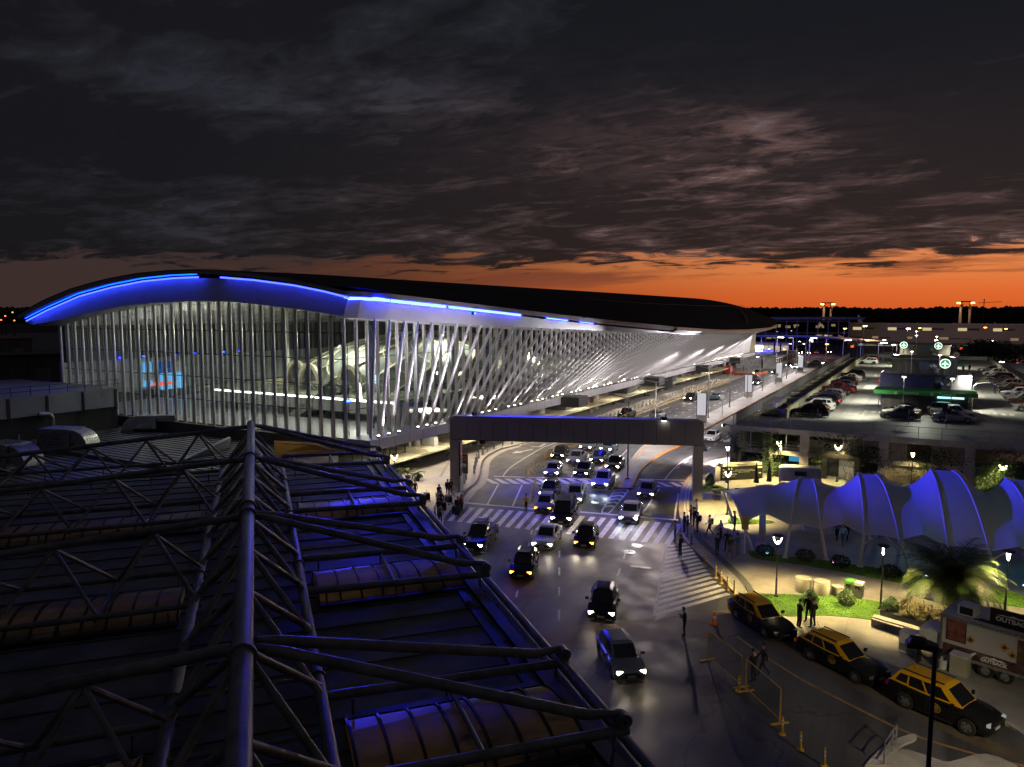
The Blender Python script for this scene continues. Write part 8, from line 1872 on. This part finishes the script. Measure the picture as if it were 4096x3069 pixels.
crane('thin tower crane above the treeline, right of the right mast', 3934, 1213, 1200, 20); crane('fainter tower crane behind the right mast', 3850, 1228, 1350, 20)
def tail(lab, u, v0, v1, dd, col1):
    p = D(u, dd); t = thing('parked_aircraft', lab, 'aircraft', (*p, 0), facing(u)); z1, z0 = hz(v0, dd), hz(v1, dd); h = z1-z0
    b = MB(); b.add([(x, y, z) for y in (-.3, .3) for x, z in ((-.9, z1), (-.3, z1), (h*.52, z0), (-h*.05, z0))], [(0, 1, 2, 3), (7, 6, 5, 4), (0, 4, 5, 1), (1, 5, 6, 2), (2, 6, 7, 3), (3, 7, 4, 0)]); b.build('tail_fin', mat('tail_paint', col1, .4, var=.5, scale=.12), t)
    MB().lathe([(.3, -20), (1.9, -12), (2.1, 10), (.4, 20)], 14, (-8, 0, max(3, z0-2.2)), axis='x').build('fuselage', M['acwhite'], t, True); MB().box((-8, 0, max(2, z0-3)), (4, 26, .5)).build('wing', M['acwhite'], t)
    spot((p[0]-10, p[1]-14, z0+3), (p[0], p[1], z0+3), 1800, (1, .8, .65), 60, .8, .4)
tail('blue and pale aircraft tail fin behind the pier building, left one', 3437, 1257, 1298, 575, (.25, .3, .4)); tail('small dark aircraft tail fin behind the right part of the pier building', 3985, 1282, 1296, 600, (.15, .22, .3))
# lamp posts across the far road and lot
def post(lab, u, vt, dd, lm, w=0, grp='lamp posts beyond the garage', cl=(1, .9, .8)):
    p = D(u, dd); t = thing('lamp_post', lab, 'lamp post', (*p, 0), facing(u), grp); z = max(4, hz(vt, dd)); MB().tube((0, 0, 0), (0, 0, z), .14, 6, .09).build('pole', M['greysteel'], t); ho = MB().box((.3, -.2, z+.05), (1.3, .5, .18)).build('lamp_head', M['darkmetal'], t); MB().box((.3, -.3, z-.12), (1.2, .5, .2)).build('lens', lm, ho)
    if w: spot((p[0], p[1], z-.3), (p[0], p[1], 0), w, cl, 140, .6, .3)
so_, fw = E_['sodium'], E_['far']
for i, (u, v, dd, lm) in enumerate(((3380, 1308, 330, so_), (3459, 1298, 300, fw), (3633, 1306, 290, fw), (3680, 1304, 420, so_), (3942, 1300, 400, so_), (4025, 1304, 420, so_), (3540, 1348, 380, fw), (3578, 1364, 330, fw), (3735, 1358, 330, fw), (3748, 1346, 380, fw), (3970, 1344, 380, fw), (3245, 1352, 300, fw), (3310, 1366, 330, so_), (4015, 1417, 260, fw), (3840, 1408, 280, fw), (3436, 1350, 320, M['acwhite']))):
    post('%s lamp post beyond the garage, %s counting from the tall ones on the left' % ('orange' if lm is so_ else 'white-lit' if lm is fw else 'unlit white', od[i]), u, v, dd, lm, 500 if i < 14 else 0, cl=(1, .5, .2) if lm is so_ else (1, .93, .8))
# trees in the dark lot
def tree(lab, u, vt, dd, w, seed, vb=None):
    p = D(u, dd); h = hz(vt, dd); t = thing('tree', lab, 'tree', (*p, 0), 0, 'dark trees beyond the garage'); MB().tube((0, 0, 0), (0, 0, h*.5), .35, 8, .2).build('trunk', M['bark'], t); b = MB(); rnd = random.Random(seed)
    b2 = MB()
    for k in range(5): a = k*1.3+seed; b2.tube((0, 0, h*.35), (math.cos(a)*w*.3, math.sin(a)*w*.3, h*.7), .15, 6, .06)
    b2.build('limb', M['bark'], t)
    for k in range(16):
        a = rnd.uniform(0, 2*PI); r_ = w*.5*rnd.uniform(.2, .8); leaves(b, (math.cos(a)*r_, math.sin(a)*r_, h*rnd.uniform(.45, .82)), (w*.2, w*.2, h*.16), 190, .42, seed*31+k)
    b.build('crown', M['darkleaf'], t)
tree('broad dark tree right of the red sign beyond the garage', 3920, 1336, 300, 17, 1); tree('dark tree cut by the right edge beyond the garage', 4075, 1340, 290, 16, 2); tree('dark round tree in front of the far glass building', 3350, 1335, 400, 14, 4); tree('dark tree at the left end of the far glass building', 3066, 1375, 360, 9, 5); tree('smaller dark tree between the two big ones beyond the garage', 3990, 1356, 320, 11, 7)
# dark strip and fence right of the garage
t = thing('lot_fence', 'dark mesh fence running beside the right parapet of the garage', 'fence', (27, 215, 0)); b = MB(); b.box((0, 0, 4.4), (.06, 60, 2.)); b.build('panel', M['darkmetal'], t); b = MB(); [b.box((0, -30+i*4, 2.7), (.15, .15, 5.4)) for i in range(16)]; b.build('post', M['greysteel'], t)
# treeline on the horizon: a far wood that reads as one mass
b = MB(); rnd = random.Random(9)
for i in range(1500):
    u = rnd.uniform(-350, 4500); dd = rnd.uniform(1500, 1750); p = D(u, dd); top = hz(1233+rnd.uniform(-3, 5)+4*math.sin(u*.011)*math.sin(u*.004), dd); w_ = rnd.uniform(9, 20); z = Vector((p[0], p[1], top-w_*.5))
    vs = []; 
    for (th, ph) in [(0, PI/2)]+[(k*PI/3, .5) for k in range(6)]+[(k*PI/3+.5, -.3) for k in range(6)]+[(0, -PI/2)]:
        r_ = w_*rnd.uniform(.45, .62); vs.append(z+Vector((math.cos(th)*math.cos(ph)*r_, math.sin(th)*math.cos(ph)*r_, math.sin(ph)*r_*(1 if ph > 0 else 2.5))))
    b.add(vs, [(0, 1+k, 1+(k+1) % 6) for k in range(6)]+[(1+k, 7+k, 1+(k+1) % 6) for k in range(6)]+[(7+k, 7+(k+1) % 6, 1+(k+1) % 6) for k in range(6)]+[(13, 7+(k+1) % 6, 7+k) for k in range(6)])
for i in range(60):
    u0, u1 = -400+i*82, -400+(i+1)*82; p0, p1 = D(u0, 1620), D(u1, 1620); zz = hz(1240, 1620); b.add([(*p0, 0), (*p1, 0), (*p1, zz), (*p0, zz)], [(0, 1, 2, 3)])
tag(b.build('far_wood', M['darkleaf']), 'dark wooded treeline along the horizon', 'wood', kind='stuff')
for i, (u, v) in enumerate(((20, 1262), (55, 1277), (50, 1250), (2, 1275))):
    p = D(u, 700); t = thing('beacon_light', 'tiny red light on the dark left horizon, %s of four' % od[i], 'beacon', (*p, 0), 0, 'red lights on the left horizon'); z = hz(v, 700); MB().tube((0, 0, 0), (0, 0, z), .3, 6).build('pole', M['darkmetal'], t); MB().lathe([(.1, -.5), (.7, 0), (.1, .5)], 8, (0, 0, z)).build('lamp', emis('beacon_red', (1, .1, .03), 8), t)
# dark low buildings left of the terminal
for i, (u0, u1, vt, dd, lab) in enumerate(((-60, 250, 1395, 190, 'dark flat-roofed shed behind the left end of the terminal'), (-60, 120, 1340, 300, 'dark distant hangar on the left edge'))):
    p0, p1 = Vector(D(u0, dd)), Vector(D(u1, dd)); mm_ = (p0+p1)/2; t = thing('dark_shed', lab, 'shed', (mm_.x, mm_.y, 0), math.atan2(p1.y-p0.y, p1.x-p0.x)); w_ = (p1-p0).length; h = hz(vt, dd); MB().box((0, 6, h/2), (w_, 12, h)).build('wall', M['concdark'], t); MB().box((0, 6, h+.15), (w_+1, 13, .3)).build('roof', M['darkmetal'], t); MB().box((w_*.2, -.05, h*.45), (w_*.2, .1, h*.5)).build('door', M['greysteel'], t)
# ------------------------------------------------------------------ dusk sun below the cloud bank, render settings
S = bpy.data.lights.new('sun', 'SUN'); S.energy = .012; S.angle = R(12); S.color = (1, .6, .4)
so = bpy.data.objects.new('sun', S); COL.objects.link(so); sd = Vector((math.sin(R(16)), math.cos(R(16)), .06)); so.rotation_euler = (-sd).to_track_quat('-Z', 'Y').to_euler(); so.location = (0, 0, 60)
scene.view_settings.view_transform = 'Standard'; scene.view_settings.look = 'None'; scene.view_settings.gamma = 1; scene.view_settings.exposure = 0
scene.render.engine = 'CYCLES'
cy = scene.cycles
cy.max_bounces = 6; cy.diffuse_bounces = 2; cy.glossy_bounces = 3; cy.transparent_max_bounces = 12; cy.transmission_bounces = 2
cy.sample_clamp_indirect = 3; cy.sample_clamp_direct = 0; cy.caustics_reflective = False; cy.caustics_refractive = False
cy.use_light_tree = True; cy.use_denoising = True
try: cy.denoiser = 'OPENIMAGEDENOISE'; cy.denoising_input_passes = 'RGB_ALBEDO_NORMAL'
except Exception: pass
